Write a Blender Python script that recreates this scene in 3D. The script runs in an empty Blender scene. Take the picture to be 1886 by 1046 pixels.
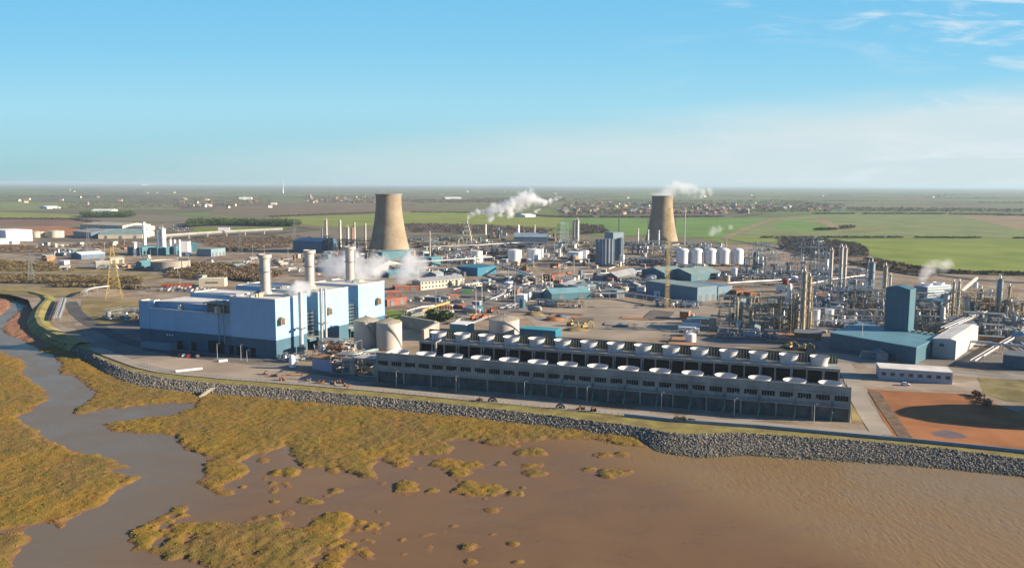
import bpy, math, random
import numpy as np
from mathutils import Vector, Matrix, noise as mnoise
SC = bpy.context.scene
COL = SC.collection
# ---------------------------------------------------------------- camera
CAM_H, FPX, CX, CY = 95.0, 1550.0, 943.0, 523.0      # focal length in pixels of a 1886 px wide picture
PITCH, ROLL = math.atan(183.2/1550), 0.00435
Fv = Vector((0, math.cos(PITCH), -math.sin(PITCH)))
U0 = Vector((0, math.sin(PITCH), math.cos(PITCH))); R0 = Vector((1, 0, 0))
Uv = U0*math.cos(ROLL) - R0*math.sin(ROLL); Rv = R0*math.cos(ROLL) + U0*math.sin(ROLL)
cd = bpy.data.cameras.new("camera"); cam = bpy.data.objects.new("camera", cd); COL.objects.link(cam)
m = Matrix((Rv, Uv, -Fv)).transposed().to_4x4(); m.translation = (0, 0, CAM_H); cam.matrix_world = m
cd.sensor_width = 36; cd.lens = 36*FPX/1886; cd.clip_start = 1; cd.clip_end = 400000
SC.camera = cam
# ---------------------------------------------------------------- light
SUN_EL = math.radians(17.5); SAZ = (0.994, -0.105)
sd_ = Vector((SAZ[0]*math.cos(SUN_EL), SAZ[1]*math.cos(SUN_EL), math.sin(SUN_EL)))
sl = bpy.data.lights.new("sun", 'SUN'); sl.energy = 5.0; sl.angle = math.radians(.5); sl.color = (1, .85, .66)
so = bpy.data.objects.new("sun", sl); COL.objects.link(so); so.rotation_euler = sd_.to_track_quat('Z', 'Y').to_euler(); so.location = (300, 0, 300)
W = bpy.data.worlds.new("World"); SC.world = W; W.use_nodes = True
nt = W.node_tree; nt.nodes.clear()
def N(t, ty, **k):
    n = t.nodes.new(ty)
    for a, b in k.items():
        if a.startswith('i_'):
            key = a[2:]; n.inputs[int(key) if key.isdigit() else key.replace('_', ' ')].default_value = b
        else: setattr(n, a, b)
    return n
def math_(t, op, a, b=None, c=None, clamp=False):
    n = N(t, 'ShaderNodeMath', operation=op, use_clamp=clamp)
    for i, v in enumerate((a, b, c)):
        if v is None: continue
        if isinstance(v, (int, float)): n.inputs[i].default_value = v
        else: t.links.new(v, n.inputs[i])
    return n.outputs[0]
def mapr(t, v, a, b, c=0, d=1, smooth=True):
    n = N(t, 'ShaderNodeMapRange'); n.interpolation_type = 'SMOOTHSTEP' if smooth else 'LINEAR'
    t.links.new(v, n.inputs[0])
    for i, x in enumerate((a, b, c, d)): n.inputs[i+1].default_value = x
    return n.outputs[0]
def mixc(t, f, a, b, blend='MIX'):
    n = N(t, 'ShaderNodeMix', data_type='RGBA', blend_type=blend)
    for s, v in ((0, f), (6, a), (7, b)):
        if isinstance(v, (int, float)): n.inputs[s].default_value = v
        elif isinstance(v, tuple): n.inputs[s].default_value = (*v[:3], 1)
        else: t.links.new(v, n.inputs[s])
    return n.outputs[2]
sky = N(nt, 'ShaderNodeTexSky', sky_type='NISHITA', sun_disc=False, sun_elevation=SUN_EL, sun_rotation=math.atan2(SAZ[0], SAZ[1]),
        altitude=50, air_density=1.0, dust_density=.6, ozone_density=2.2)
tc = N(nt, 'ShaderNodeTexCoord'); sx = N(nt, 'ShaderNodeSeparateXYZ'); nt.links.new(tc.outputs['Generated'], sx.inputs[0])
X, Y, Z = sx.outputs
Yc = math_(nt, 'MAXIMUM', Y, .05); az = math_(nt, 'DIVIDE', X, Yc); el = math_(nt, 'DIVIDE', Z, Yc)
Zc = math_(nt, 'MAXIMUM', math_(nt, 'ADD', Z, .02), .012)
cv = N(nt, 'ShaderNodeCombineXYZ'); nt.links.new(math_(nt, 'DIVIDE', X, Zc), cv.inputs[0]); nt.links.new(math_(nt, 'DIVIDE', Y, Zc), cv.inputs[1])
def nz(scale, vec, detail=5, rough=.55, dist=0, sxyz=(1, 1, 1), loc=(0, 0, 0), rot=(0, 0, 0), t=nt):
    mp = N(t, 'ShaderNodeMapping'); mp.inputs[3].default_value = sxyz; mp.inputs[1].default_value = loc; mp.inputs[2].default_value = rot
    t.links.new(vec, mp.inputs[0])
    n = N(t, 'ShaderNodeTexNoise'); n.inputs['Scale'].default_value = scale; n.inputs['Detail'].default_value = detail
    n.inputs['Roughness'].default_value = rough; n.inputs['Distortion'].default_value = dist
    t.links.new(mp.outputs[0], n.inputs['Vector']); return n.outputs[0]
ce = N(nt, 'ShaderNodeCombineXYZ'); nt.links.new(az, ce.inputs[0]); nt.links.new(el, ce.inputs[1])
n_bank = nz(1, ce.outputs[0], 5, .55, .3, (5, 26, 1))
n_cir = nz(1, ce.outputs[0], 7, .62, .8, (7, 42, 1), (3.1, 0.4, 0), (0, 0, .07))
n_big = nz(1, ce.outputs[0], 3, .5, .2, (3.2, 12, 1), (1.3, 2.2, 0))
e0 = math_(nt, 'ADD', math_(nt, 'MULTIPLY', az, .085), .066)
e1 = math_(nt, 'ADD', e0, math_(nt, 'MULTIPLY', math_(nt, 'SUBTRACT', n_bank, .5), .03))
bank = mapr(nt, math_(nt, 'SUBTRACT', e1, el), -.02, .04)
bank = math_(nt, 'MULTIPLY', bank, mapr(nt, az, -.7, .42, .22, .95))
bank = math_(nt, 'MULTIPLY', bank, mapr(nt, n_bank, .2, .75, .8, 1.0))
cir = math_(nt, 'MULTIPLY', mapr(nt, n_cir, .46, .70), mapr(nt, az, .08, .5))
cir = math_(nt, 'MULTIPLY', cir, mapr(nt, n_big, .33, .55))
cir = math_(nt, 'MULTIPLY', cir, .75)
hs = N(nt, 'ShaderNodeHueSaturation'); hs.inputs['Saturation'].default_value = 1.25; hs.inputs['Value'].default_value = 1.0
nt.links.new(sky.outputs[0], hs.inputs['Color'])
tint = mixc(nt, 1.0, hs.outputs[0], (.38, .82, 1.2), 'MULTIPLY')
EXPO = 1.3; SKY = .05; kk = 1/(SKY*2**EXPO)
lr = N(nt, 'ShaderNodeValToRGB'); nt.links.new(math_(nt, 'MULTIPLY', el, 4.0, clamp=True), lr.inputs[0])     # clear air low in the north: deep azure above, pale at the horizon
for i, (ps, c_) in enumerate(((0, (.33, .57, .63)), (.12, (.40, .67, .75)), (.34, (.40, .74, .89)), (.62, (.27, .65, .90)), (1.0, (.175, .55, .87)))):
    e_ = lr.color_ramp.elements[i] if i < 2 else lr.color_ramp.elements.new(ps); e_.position = ps; e_.color = (*c_, 1)
lrs = N(nt, 'ShaderNodeVectorMath', operation='SCALE'); nt.links.new(lr.outputs[0], lrs.inputs[0]); lrs.inputs['Scale'].default_value = kk
lowband = math_(nt, 'MULTIPLY', mapr(nt, el, .30, .48, 1, 0), mapr(nt, Y, .5, .8, 0, .92))
tint = mixc(nt, lowband, tint, lrs.outputs[0])
c1 = mixc(nt, bank, tint, tuple(kk*v for v in (.70, .80, .83)))
c2 = mixc(nt, cir, c1, tuple(kk*v for v in (.78, .86, .92)))
bg = N(nt, 'ShaderNodeBackground'); bg.inputs['Strength'].default_value = SKY
wo = N(nt, 'ShaderNodeOutputWorld'); nt.links.new(c2, bg.inputs[0]); nt.links.new(bg.outputs[0], wo.inputs[0])
SC.view_settings.view_transform = 'Standard'; SC.view_settings.look = 'None'; SC.view_settings.gamma = 1; SC.view_settings.exposure = EXPO
SC.cycles.use_denoising = True
SC.cycles.max_bounces = 5; SC.cycles.diffuse_bounces = 2; SC.cycles.glossy_bounces = 2; SC.cycles.volume_bounces = 3; SC.cycles.transparent_max_bounces = 6
SC.cycles.volume_step_rate = 1.0; SC.cycles.volume_max_steps = 160
# ---------------------------------------------------------------- pixel (of the survey picture) <-> place on the ground
def ray(px, py): return (Fv + Rv*((px-CX)/FPX) + Uv*((CY-py)/FPX))
def G(px, py, z=0.0):
    d = ray(px, py); t = (z-CAM_H)/d.z
    return Vector((d.x*t, d.y*t, z))
def HZ(px, by, ty, tx=None):           # height of the thing standing at ground pixel (px,by) whose top shows at ty
    g = G(px, by); d = ray(px if tx is None else tx, ty); t = math.hypot(g.x, g.y)/math.hypot(d.x, d.y)
    return CAM_H + d.z*t
def MPP(px, by): return G(px, by).to_2d().length/FPX*math.cos(math.atan((px-CX)/FPX))
def PIX(v):
    d = Vector(v)-Vector((0, 0, CAM_H)); w = d.dot(Fv)
    return CX + d.dot(Rv)/w*FPX, CY - d.dot(Uv)/w*FPX
# ---------------------------------------------------------------- materials
MAT = {}
def mat(name, col, rough=.85, var=.18, scale=.25, metal=0.0, bump=0.0, bscale=2.0, col2=None, spec=.3, streak=0.0, panel=False):
    if name in MAT: return MAT[name]
    ma = bpy.data.materials.new(name); ma.use_nodes = True; t = ma.node_tree
    b = t.nodes['Principled BSDF']; MAT[name] = ma
    tcn = N(t, 'ShaderNodeTexCoord'); o = tcn.outputs['Object']
    n1 = nz(scale, o, 5, .6, .2, t=t)
    f = mapr(t, n1, .3, .7)
    lo = tuple(c*(1-var) for c in col); hi = tuple(min(.95, c*(1+var)) for c in (col2 or col))
    c = mixc(t, f, lo, hi)
    if streak:
        n2 = nz(1, o, 4, .6, 0, (1.1, 1.1, .07), t=t)
        c = mixc(t, math_(t, 'MULTIPLY', mapr(t, n2, .5, .8), streak), c, tuple(x*.45 for x in col))
    if panel:       # sheet joints, and sheets that have weathered differently
        so_ = N(t, 'ShaderNodeSeparateXYZ'); t.links.new(o, so_.inputs[0])
        jz = math_(t, 'LESS_THAN', math_(t, 'FRACT', math_(t, 'DIVIDE', so_.outputs[2], 3.6)), .05)
        jx = math_(t, 'LESS_THAN', math_(t, 'FRACT', math_(t, 'DIVIDE', math_(t, 'ADD', so_.outputs[0], so_.outputs[1]), 4.2)), .04)
        c = mixc(t, math_(t, 'MULTIPLY', math_(t, 'MAXIMUM', jz, jx), .28), c, tuple(x*.5 for x in col))
        wn_ = N(t, 'ShaderNodeTexWhiteNoise'); cx_ = N(t, 'ShaderNodeCombineXYZ'); t.links.new(math_(t, 'FLOOR', math_(t, 'DIVIDE', so_.outputs[2], 3.6)), cx_.inputs[0]); t.links.new(math_(t, 'FLOOR', math_(t, 'DIVIDE', math_(t, 'ADD', so_.outputs[0], so_.outputs[1]), 4.2)), cx_.inputs[1]); t.links.new(cx_.outputs[0], wn_.inputs['Vector'])
        c = mixc(t, math_(t, 'MULTIPLY', wn_.outputs[0], .13), c, tuple(x*.6 for x in col))
    t.links.new(c, b.inputs['Base Color'])
    b.inputs['Roughness'].default_value = rough; b.inputs['Metallic'].default_value = metal
    b.inputs['Specular IOR Level'].default_value = spec
    if bump:
        bn = N(t, 'ShaderNodeBump'); bn.inputs['Strength'].default_value = bump; bn.inputs['Distance'].default_value = .3
        t.links.new(nz(bscale, o, 4, .6, t=t), bn.inputs['Height']); t.links.new(bn.outputs[0], b.inputs['Normal'])
    return ma
# ---------------------------------------------------------------- mesh builder and tagging
class MB:
    def __init__(s): s.v = []; s.f = []; s.m = []
    def add(s, vs, fs, m=0):
        o = len(s.v); s.v += [tuple(x) for x in vs]; s.f += [tuple(i+o for i in f) for f in fs]; s.m += [m]*len(fs); return s
    def prism(s, pts, z0, z1, m=0, mt=None, bottom=False):     # pts counter-clockwise (x,y); z1 number or list
        n = len(pts); z1s = z1 if isinstance(z1, (list, tuple)) else [z1]*n
        z0s = z0 if isinstance(z0, (list, tuple)) else [z0]*n
        vs = [(p[0], p[1], z0s[i]) for i, p in enumerate(pts)]+[(p[0], p[1], z1s[i]) for i, p in enumerate(pts)]
        s.add(vs, [(i, (i+1) % n, n+(i+1) % n, n+i) for i in range(n)], m)
        s.add(vs[n:], [tuple(range(n))], m if mt is None else mt)
        if bottom: s.add(vs[:n], [tuple(reversed(range(n)))], m)
        return s
    def box(s, x, y, z, sx, sy, sz, rz=0, m=0, mt=None, bottom=True):    # x,y centre, z bottom
        c, q = math.cos(rz), math.sin(rz)
        P = [(x+a*c-b*q, y+a*q+b*c) for a, b in ((-sx/2, -sy/2), (sx/2, -sy/2), (sx/2, sy/2), (-sx/2, sy/2))]
        return s.prism(P, z, z+sz, m, mt, bottom)
    def cone(s, p0, p1, r0, r1, n=12, m=0, caps=True):
        p0, p1 = Vector(p0), Vector(p1); d = (p1-p0).normalized()
        a = d.orthogonal().normalized() if abs(d.z) < .999 else Vector((1, 0, 0)); b = d.cross(a)
        vs = []
        for p, r in ((p0, r0), (p1, r1)):
            vs += [p+(a*math.cos(6.28319*i/n)+b*math.sin(6.28319*i/n))*r for i in range(n)]
        fs = [(i, (i+1) % n, n+(i+1) % n, n+i) for i in range(n)]
        if caps: fs += [tuple(reversed(range(n))), tuple(range(n, 2*n))]
        return s.add(vs, fs, m)
    def bar(s, p0, p1, w=.2, m=0): return s.cone(p0, p1, w*.7, w*.7, 4, m)
    def lathe(s, x, y, prof, n=24, m=0, cap=True):
        k = len(prof); vs = [(x+r*math.cos(6.28319*i/n), y+r*math.sin(6.28319*i/n), z) for r, z in prof for i in range(n)]
        fs = [(j*n+i, j*n+(i+1) % n, (j+1)*n+(i+1) % n, (j+1)*n+i) for j in range(k-1) for i in range(n)]
        if cap: fs.append(tuple((k-1)*n+i for i in range(n)))
        return s.add(vs, fs, m)
    def tube(s, path, r, n=8, m=0, caps=True):
        path = [Vector(p) for p in path]; k = len(path); vs = []
        up = Vector((0, 0, 1))
        for i, p in enumerate(path):
            d = ((path[min(i+1, k-1)]-path[max(i-1, 0)])).normalized()
            a = d.cross(up); a = a.normalized() if a.length > .05 else Vector((1, 0, 0)); b = a.cross(d)
            rr = r[i] if isinstance(r, (list, tuple)) else r
            vs += [p+(a*math.cos(6.28319*j/n)+b*math.sin(6.28319*j/n))*rr for j in range(n)]
        fs = [(i*n+(j+1) % n, i*n+j, (i+1)*n+j, (i+1)*n+(j+1) % n) for i in range(k-1) for j in range(n)]
        if caps: fs += [tuple(range(n)), tuple((k-1)*n+j for j in reversed(range(n)))]
        return s.add(vs, fs, m)
    def done(s, name, mats, parent=None, loc=None, smooth=0, rz=0):
        me = bpy.data.meshes.new(name); me.from_pydata(s.v, [], s.f)
        if not isinstance(mats, (list, tuple)): mats = [mats]
        for q in mats: me.materials.append(q)
        if len(mats) > 1: me.polygons.foreach_set('material_index', s.m)
        if smooth:
            me.polygons.foreach_set('use_smooth', [True]*len(me.polygons))
            me.update(); 
            try: me.set_sharp_from_angle(angle=math.radians(smooth))
            except Exception: pass
        me.update()
        o = bpy.data.objects.new(name, me); COL.objects.link(o)
        if parent is not None: o.parent = parent
        if loc is not None: o.location = loc
        if rz: o.rotation_euler = (0, 0, rz)
        return o
def tag(o, label, cat, group=None):
    o['label'] = label; o['category'] = cat; o['kind'] = 'thing'
    if group: o['group'] = group
    return o
def T(name, label, cat, loc=(0, 0, 0), rz=0, group=None):
    o = bpy.data.objects.new(name, None); COL.objects.link(o); o.location = loc; o.rotation_euler = (0, 0, rz); o.empty_display_size = .1
    return tag(o, label, cat, group)
def ST(o, kind='structure'): o['kind'] = kind; return o
def dup(root, loc, rz=0, label=None, group=None, scale=1.0, swap=None):
    r = root.copy(); COL.objects.link(r); r.location = loc; r.rotation_euler = (0, 0, rz)
    if scale != 1.0: r.scale = (scale,)*3 if isinstance(scale, (int, float)) else scale
    if label: r['label'] = label
    if group: r['group'] = group
    for ch in KIDS(root):
        c = ch.copy(); COL.objects.link(c); c.parent = r
        for g in KIDS(ch):
            d = g.copy(); COL.objects.link(d); d.parent = c
    return r
_kids = {}
def KIDS(o):
    return list(o.children)
R = random.Random(7)
def sheet(name, pts, z, ma, kind='structure'):
    mb = MB(); mb.add([(p[0], p[1], 0) for p in pts], [tuple(range(len(pts)))])
    o = mb.done(name, ma, loc=(0, 0, z)); o.data.validate()
    return ST(o, kind)
def psheet(name, px, z, ma, kind='structure'):
    pts = [G(a, b) for a, b in px]
    ar = sum(pts[i].x*pts[(i+1) % len(pts)].y-pts[(i+1) % len(pts)].x*pts[i].y for i in range(len(pts)))
    if ar < 0: pts.reverse()
    return sheet(name, pts, z, ma, kind)
def interp(poly, n, z):          # polyline of pixels -> n world points by arc length
    P = [np.array(G(a, b, z)) for a, b in poly]; d = [0]
    for i in range(1, len(P)): d.append(d[-1]+np.linalg.norm(P[i]-P[i-1]))
    s = np.linspace(0, d[-1], n); P = np.array(P)
    return np.stack([np.interp(s, d, P[:, k]) for k in range(3)], 1)
# ================================================================= LAND AND WATER
WZ, MZ = -3.6, -3.0
# ---- ground of the site: one sheet from the embankment to beyond the horizon
def land_mat(name, kind):
    ma = bpy.data.materials.new(name); ma.use_nodes = True; t = ma.node_tree; b = t.nodes['Principled BSDF']
    ge = N(t, 'ShaderNodeNewGeometry'); p = ge.outputs['Position']
    b.inputs['Roughness'].default_value = .95; b.inputs['Specular IOR Level'].default_value = .1
    if kind == 'dirt':
        n1 = nz(.012, p, 6, .62, .5, t=t); n2 = nz(.06, p, 6, .65, .3, t=t); n3 = nz(.5, p, 4, .6, 0, t=t)
        c = mixc(t, mapr(t, n1, .36, .62), (.185, .135, .088), (.34, .26, .18))
        c = mixc(t, math_(t, 'MULTIPLY', mapr(t, n2, .48, .62), .8), c, (.35, .305, .24))
        c = mixc(t, math_(t, 'MULTIPLY', mapr(t, n2, .5, .3), .5), c, (.19, .14, .075))
        n4 = nz(.02, p, 4, .6, .4, loc=(31, 7, 0), t=t)
        c = mixc(t, math_(t, 'MULTIPLY', mapr(t, n4, .58, .7), .6), c, (.40, .22, .11))
        c = mixc(t, math_(t, 'MULTIPLY', mapr(t, n3, .4, .7), .25), c, (.12, .095, .07))
    else:
        mp = N(t, 'ShaderNodeMapping'); mp.inputs[2].default_value = (0, 0, .35); mp.inputs[3].default_value = (1/620, 1/420, 1); t.links.new(p, mp.inputs[0])
        nw = N(t, 'ShaderNodeTexNoise'); nw.inputs['Scale'].default_value = .0012; nw.inputs['Detail'].default_value = 2; t.links.new(p, nw.inputs['Vector'])
        ad = N(t, 'ShaderNodeMix', data_type='VECTOR'); ad.inputs[0].default_value = .12
        t.links.new(mp.outputs[0], ad.inputs[4]); t.links.new(nw.outputs[1], ad.inputs[5])
        v = N(t, 'ShaderNodeTexVoronoi'); v.inputs['Scale'].default_value = 1.0; v.inputs['Randomness'].default_value = .85; t.links.new(mp.outputs[0], v.inputs['Vector'])
        ve = N(t, 'ShaderNodeTexVoronoi', feature='DISTANCE_TO_EDGE'); ve.inputs['Randomness'].default_value = .85; ve.inputs['Scale'].default_value = 1.0; t.links.new(mp.outputs[0], ve.inputs['Vector'])
        sp = N(t, 'ShaderNodeSeparateColor'); t.links.new(v.outputs['Color'], sp.inputs[0])
        cr = N(t, 'ShaderNodeValToRGB'); cr.color_ramp.interpolation = 'CONSTANT'; t.links.new(sp.outputs[0], cr.inputs[0])
        E_ = cr.color_ramp.elements; pal = [(.12, .165, .05), (.16, .14, .08), (.13, .185, .055), (.17, .14, .10), (.115, .12, .06), (.17, .15, .085), (.13, .105, .08), (.20, .16, .11), (.13, .17, .05)]
        E_[0].color = (*[v_*1.2 for v_ in pal[0]], 1); E_[1].position = .12; E_[1].color = (*[v_*1.2 for v_ in pal[1]], 1)
        for i, c_ in enumerate(pal[2:]):
            e = E_.new(.24+.11*i); e.color = (*[v_*1.2 for v_ in c_], 1)
        n2 = nz(.008, p, 5, .6, .3, t=t); n3 = nz(.0006, p, 4, .6, .5, t=t); n5 = nz(.06, p, 3, .6, 0, t=t)
        c = mixc(t, math_(t, 'MULTIPLY', mapr(t, n2, .35, .7), .3), cr.outputs[0], (.13, .12, .06))
        edge = mapr(t, ve.outputs['Distance'], .012, .022, 1, 0)
        edge = math_(t, 'MULTIPLY', edge, mapr(t, n5, .35, .5))
        c = mixc(t, math_(t, 'MULTIPLY', edge, .85), c, (.045, .05, .028))
        c = mixc(t, math_(t, 'MULTIPLY', mapr(t, n3, .5, .62), .4), c, (.13, .125, .09))
    t.links.new(c, b.inputs['Base Color'])
    return ma
CREST = [(128, 630), (150, 642), (175, 655), (205, 669), (240, 683), (270, 690), (300, 696), (350, 702), (400, 706), (480, 712), (600, 722), (700, 731), (800, 741), (900, 752), (1000, 763), (1100, 776), (1160, 783), (1195, 789), (1230, 797), (1290, 800), (1350, 797), (1450, 803), (1550, 810), (1650, 818), (1750, 828), (1886, 845), (2100, 880), (2500, 960)]
TOE = [(120, 643), (135, 655), (165, 675), (195, 695), (232, 711), (265, 719), (300, 725), (350, 730), (400, 734), (480, 740), (600, 749), (700, 759), (800, 769), (900, 779), (1000, 790), (1100, 802), (1170, 812), (1190, 822), (1215, 838), (1290, 848), (1370, 842), (1450, 848), (1550, 853), (1650, 859), (1750, 868), (1886, 882), (2100, 925), (2500, 1020)]
GTOP = [(150, 630), (170, 638), (200, 650), (230, 661), (260, 672), (295, 681), (330, 688), (380, 693), (420, 697), (500, 703), (600, 711), (700, 720), (800, 730), (880, 738), (1000, 750), (1060, 756), (1150, 765), (1200, 770), (1245, 775), (1290, 779), (1400, 786), (1500, 795), (1600, 804), (1700, 813), (1780, 821), (1886, 832), (2100, 864), (2500, 938)]
NB = 160
gt = interp(GTOP, NB, 0.0); cr_ = interp(CREST, NB, -.4); to = interp(TOE, NB, -4.0)
front = [(-6000, 1000), (-600, 790)] + [tuple(G(a, b)[:2]) for a, b in ((0, 538), (28, 545), (52, 552), (62, 575), (68, 600), (92, 622), (118, 632))] + [(p[0], p[1]) for p in gt[2:]] + [(900, 60), (9000, -1500)]
SITE = land_mat('site_dirt', 'dirt'); FARM = land_mat('farm_fields', 'farm')
sheet('ground', front + [(9000, 2600), (-6000, 2600)], 0.0, SITE)
far = MB()
for (x0, x1, y0, y1) in ((-9000, 9000, 1350, 9000), (-9000, 9000, 9000, 40000), (-9000, 9000, 40000, 140000), (-140000, -9000, 1350, 140000), (9000, 140000, -2000, 140000)):
    far.add([(x0, y0, 0), (x1, y0, 0), (x1, y1, 0), (x0, y1, 0)], [(0, 1, 2, 3)])
ST(far.done('farmland', FARM, loc=(0, 0, .06)))
# ---- water: shallow flat over mud in the bay, the river left, open water right
def water_mat():
    ma = bpy.data.materials.new('estuary_water'); ma.use_nodes = True; t = ma.node_tree; b = t.nodes['Principled BSDF']
    ge = N(t, 'ShaderNodeNewGeometry'); p = ge.outputs['Position']; s = N(t, 'ShaderNodeSeparateXYZ'); t.links.new(p, s.inputs[0])
    n1 = nz(.012, p, 4, .55, .4, t=t); n2 = nz(.05, p, 4, .6, .6, t=t)
    # turbidity runs with the distance from the open water edge (a line on the map)
    d = math_(t, 'ADD', math_(t, 'MULTIPLY', s.outputs[0], .62), math_(t, 'MULTIPLY', s.outputs[1], .42))
    d = math_(t, 'ADD', d, math_(t, 'MULTIPLY', math_(t, 'SUBTRACT', n1, .5), 26))
    f = mapr(t, d, 132, 158); g = mapr(t, d, 165, 255)
    mud = mixc(t, mapr(t, n2, .3, .7), (.165, .092, .038), (.19, .108, .048))
    silt = mixc(t, g, (.235, .145, .058), (.215, .162, .092))
    c = mixc(t, f, mud, silt)
    rv = mapr(t, s.outputs[0], -70, -125); c = mixc(t, rv, c, (.16, .122, .08))
    n4 = nz(.03, p, 5, .6, 1.5, (.35, 1.6, 1), t=t); c = mixc(t, math_(t, 'MULTIPLY', mapr(t, n4, .5, .75), .3), c, (.20, .13, .075))
    n6 = nz(.25, p, 4, .6, 1.0, (.5, 1.4, 1), t=t); c = mixc(t, math_(t, 'MULTIPLY', mapr(t, n6, .55, .75), .22), c, (.09, .05, .03))
    t.links.new(c, b.inputs['Base Color'])
    b.inputs['Roughness'].default_value = .3; b.inputs['IOR'].default_value = 1.33; b.inputs['Specular IOR Level'].default_value = .16
    t.links.new(mapr(t, n2, .3, .7, .24, .40), b.inputs['Roughness'])
    # wavelets on the open water
    w = nz(.55, p, 4, .6, .5, (1.0, .38, 1), (0, 0, 0), (0, 0, -.5), t=t)
    w2 = nz(1.2, p, 2, .5, .5, t=t)
    hgt = math_(t, 'ADD', math_(t, 'MULTIPLY', w, 1.0), math_(t, 'MULTIPLY', w2, .18))
    amp = math_(t, 'MULTIPLY', f, mapr(t, n1, .34, .6, .15, 1))
    bn = N(t, 'ShaderNodeBump'); bn.inputs['Distance'].default_value = .9; t.links.new(hgt, bn.inputs['Height'])
    t.links.new(math_(t, 'ADD', math_(t, 'MULTIPLY', amp, .26), .01), bn.inputs['Strength']); t.links.new(bn.outputs[0], b.inputs['Normal'])
    return ma
sheet('water', [(-1500, -300), (1500, -300), (1500, 900), (-1500, 900)], WZ, water_mat())
# ---- salt marsh: one height field, land where the survey shows it
EAST = [(40, 628), (54, 632), (72, 645), (98, 653), (113, 668), (107, 681), (113, 688), (134, 691), (152, 704), (172, 714), (165, 732), (144, 748), (129, 758), (139, 763), (181, 755), (232, 749), (284, 743), (335, 741), (362, 740), (351, 750), (308, 763), (265, 768), (225, 774), (185, 780), (198, 788), (225, 796), (265, 796), (298, 796), (331, 807), (347, 826), (377, 839), (374, 865), (367, 885), (362, 900), (397, 912), (430, 907), (417, 888), (470, 865), (443, 849), (463, 839), (496, 829), (526, 816), (536, 836), (562, 859), (592, 859), (633, 866), (666, 876), (694, 880), (683, 862), (699, 845), (732, 862), (755, 855), (752, 839), (785, 836), (832, 834), (837, 822), (812, 810), (865, 808), (904, 817), (921, 822), (957, 822), (961, 814), (990, 812), (1004, 804), (1047, 808), (1096, 810), (1146, 818), (1195, 823), (1180, 800), (1000, 775), (700, 745), (400, 718), (232, 700), (150, 650), (110, 632)]
WEST = [(-120, 640), (0, 647), (23, 655), (39, 660), (52, 672), (41, 686), (65, 704), (85, 719), (93, 730), (72, 743), (39, 766), (33, 772), (60, 788), (86, 806), (116, 821), (149, 831), (192, 839), (225, 849), (253, 859), (205, 863), (255, 875), (215, 902), (179, 932), (142, 948), (109, 970), (79, 965), (50, 970), (0, 976), (-140, 990)]
SW = [(-60, 985), (0, 980), (36, 978), (50, 993), (30, 1014), (24, 1060), (-60, 1080)]
SOUTH = [(238, 1014), (241, 975), (291, 948), (318, 928), (347, 928), (354, 945), (334, 958), (351, 960), (390, 955), (430, 961), (470, 958), (509, 955), (562, 962), (600, 940), (636, 942), (655, 960), (640, 985), (655, 1000), (640, 1020), (640, 1075), (480, 1075), (420, 1052), (364, 1041), (331, 1027), (298, 1027), (275, 1014)]
MUDC = [(3, 604), (15, 588), (33, 575), (49, 560), (75, 560), (90, 600), (125, 632), (110, 645), (72, 640), (54, 629), (28, 621), (10, 612)]
MUDD = [(-100, 540), (0, 547), (20, 552), (17, 567), (0, 580), (-100, 600)]
ISL = [(1111, 836, 17, 5), (1149, 835, 18, 6), (977, 832, 28, 7), (984, 855, 17, 6), (982, 869, 22, 7), (1085, 862, 17, 6), (1133, 870, 40, 9), (921, 850, 8, 4), (818, 852, 30, 10), (871, 854, 22, 8), (848, 867, 21, 8), (746, 895, 27, 11), (792, 902, 10, 5), (868, 897, 42, 16), (900, 897, 30, 10), (944, 908, 10, 6), (908, 938, 10, 4), (615, 900, 8, 4), (701, 889, 9, 4), (679, 968, 9, 6), (785, 981, 16, 6), (820, 978, 6, 4), (742, 993, 6, 4), (792, 1016, 8, 6), (858, 1004, 17, 7), (861, 1032, 8, 6), (674, 1019, 17, 10), (711, 1031, 10, 6), (790, 1003, 6, 3), (741, 1016, 6, 4), (533, 867, 13, 8), (503, 895, 14, 10), (529, 890, 12, 6), (483, 846, 9, 5), (485, 880, 8, 4), (566, 920, 20, 6), (447, 895, 6, 3), (509, 870, 6, 4), (614, 862, 18, 7), (690, 1046, 9, 5), (560, 985, 30, 12), (600, 1000, 22, 10), (660, 962, 10, 5)]
STEP = .75
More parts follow.
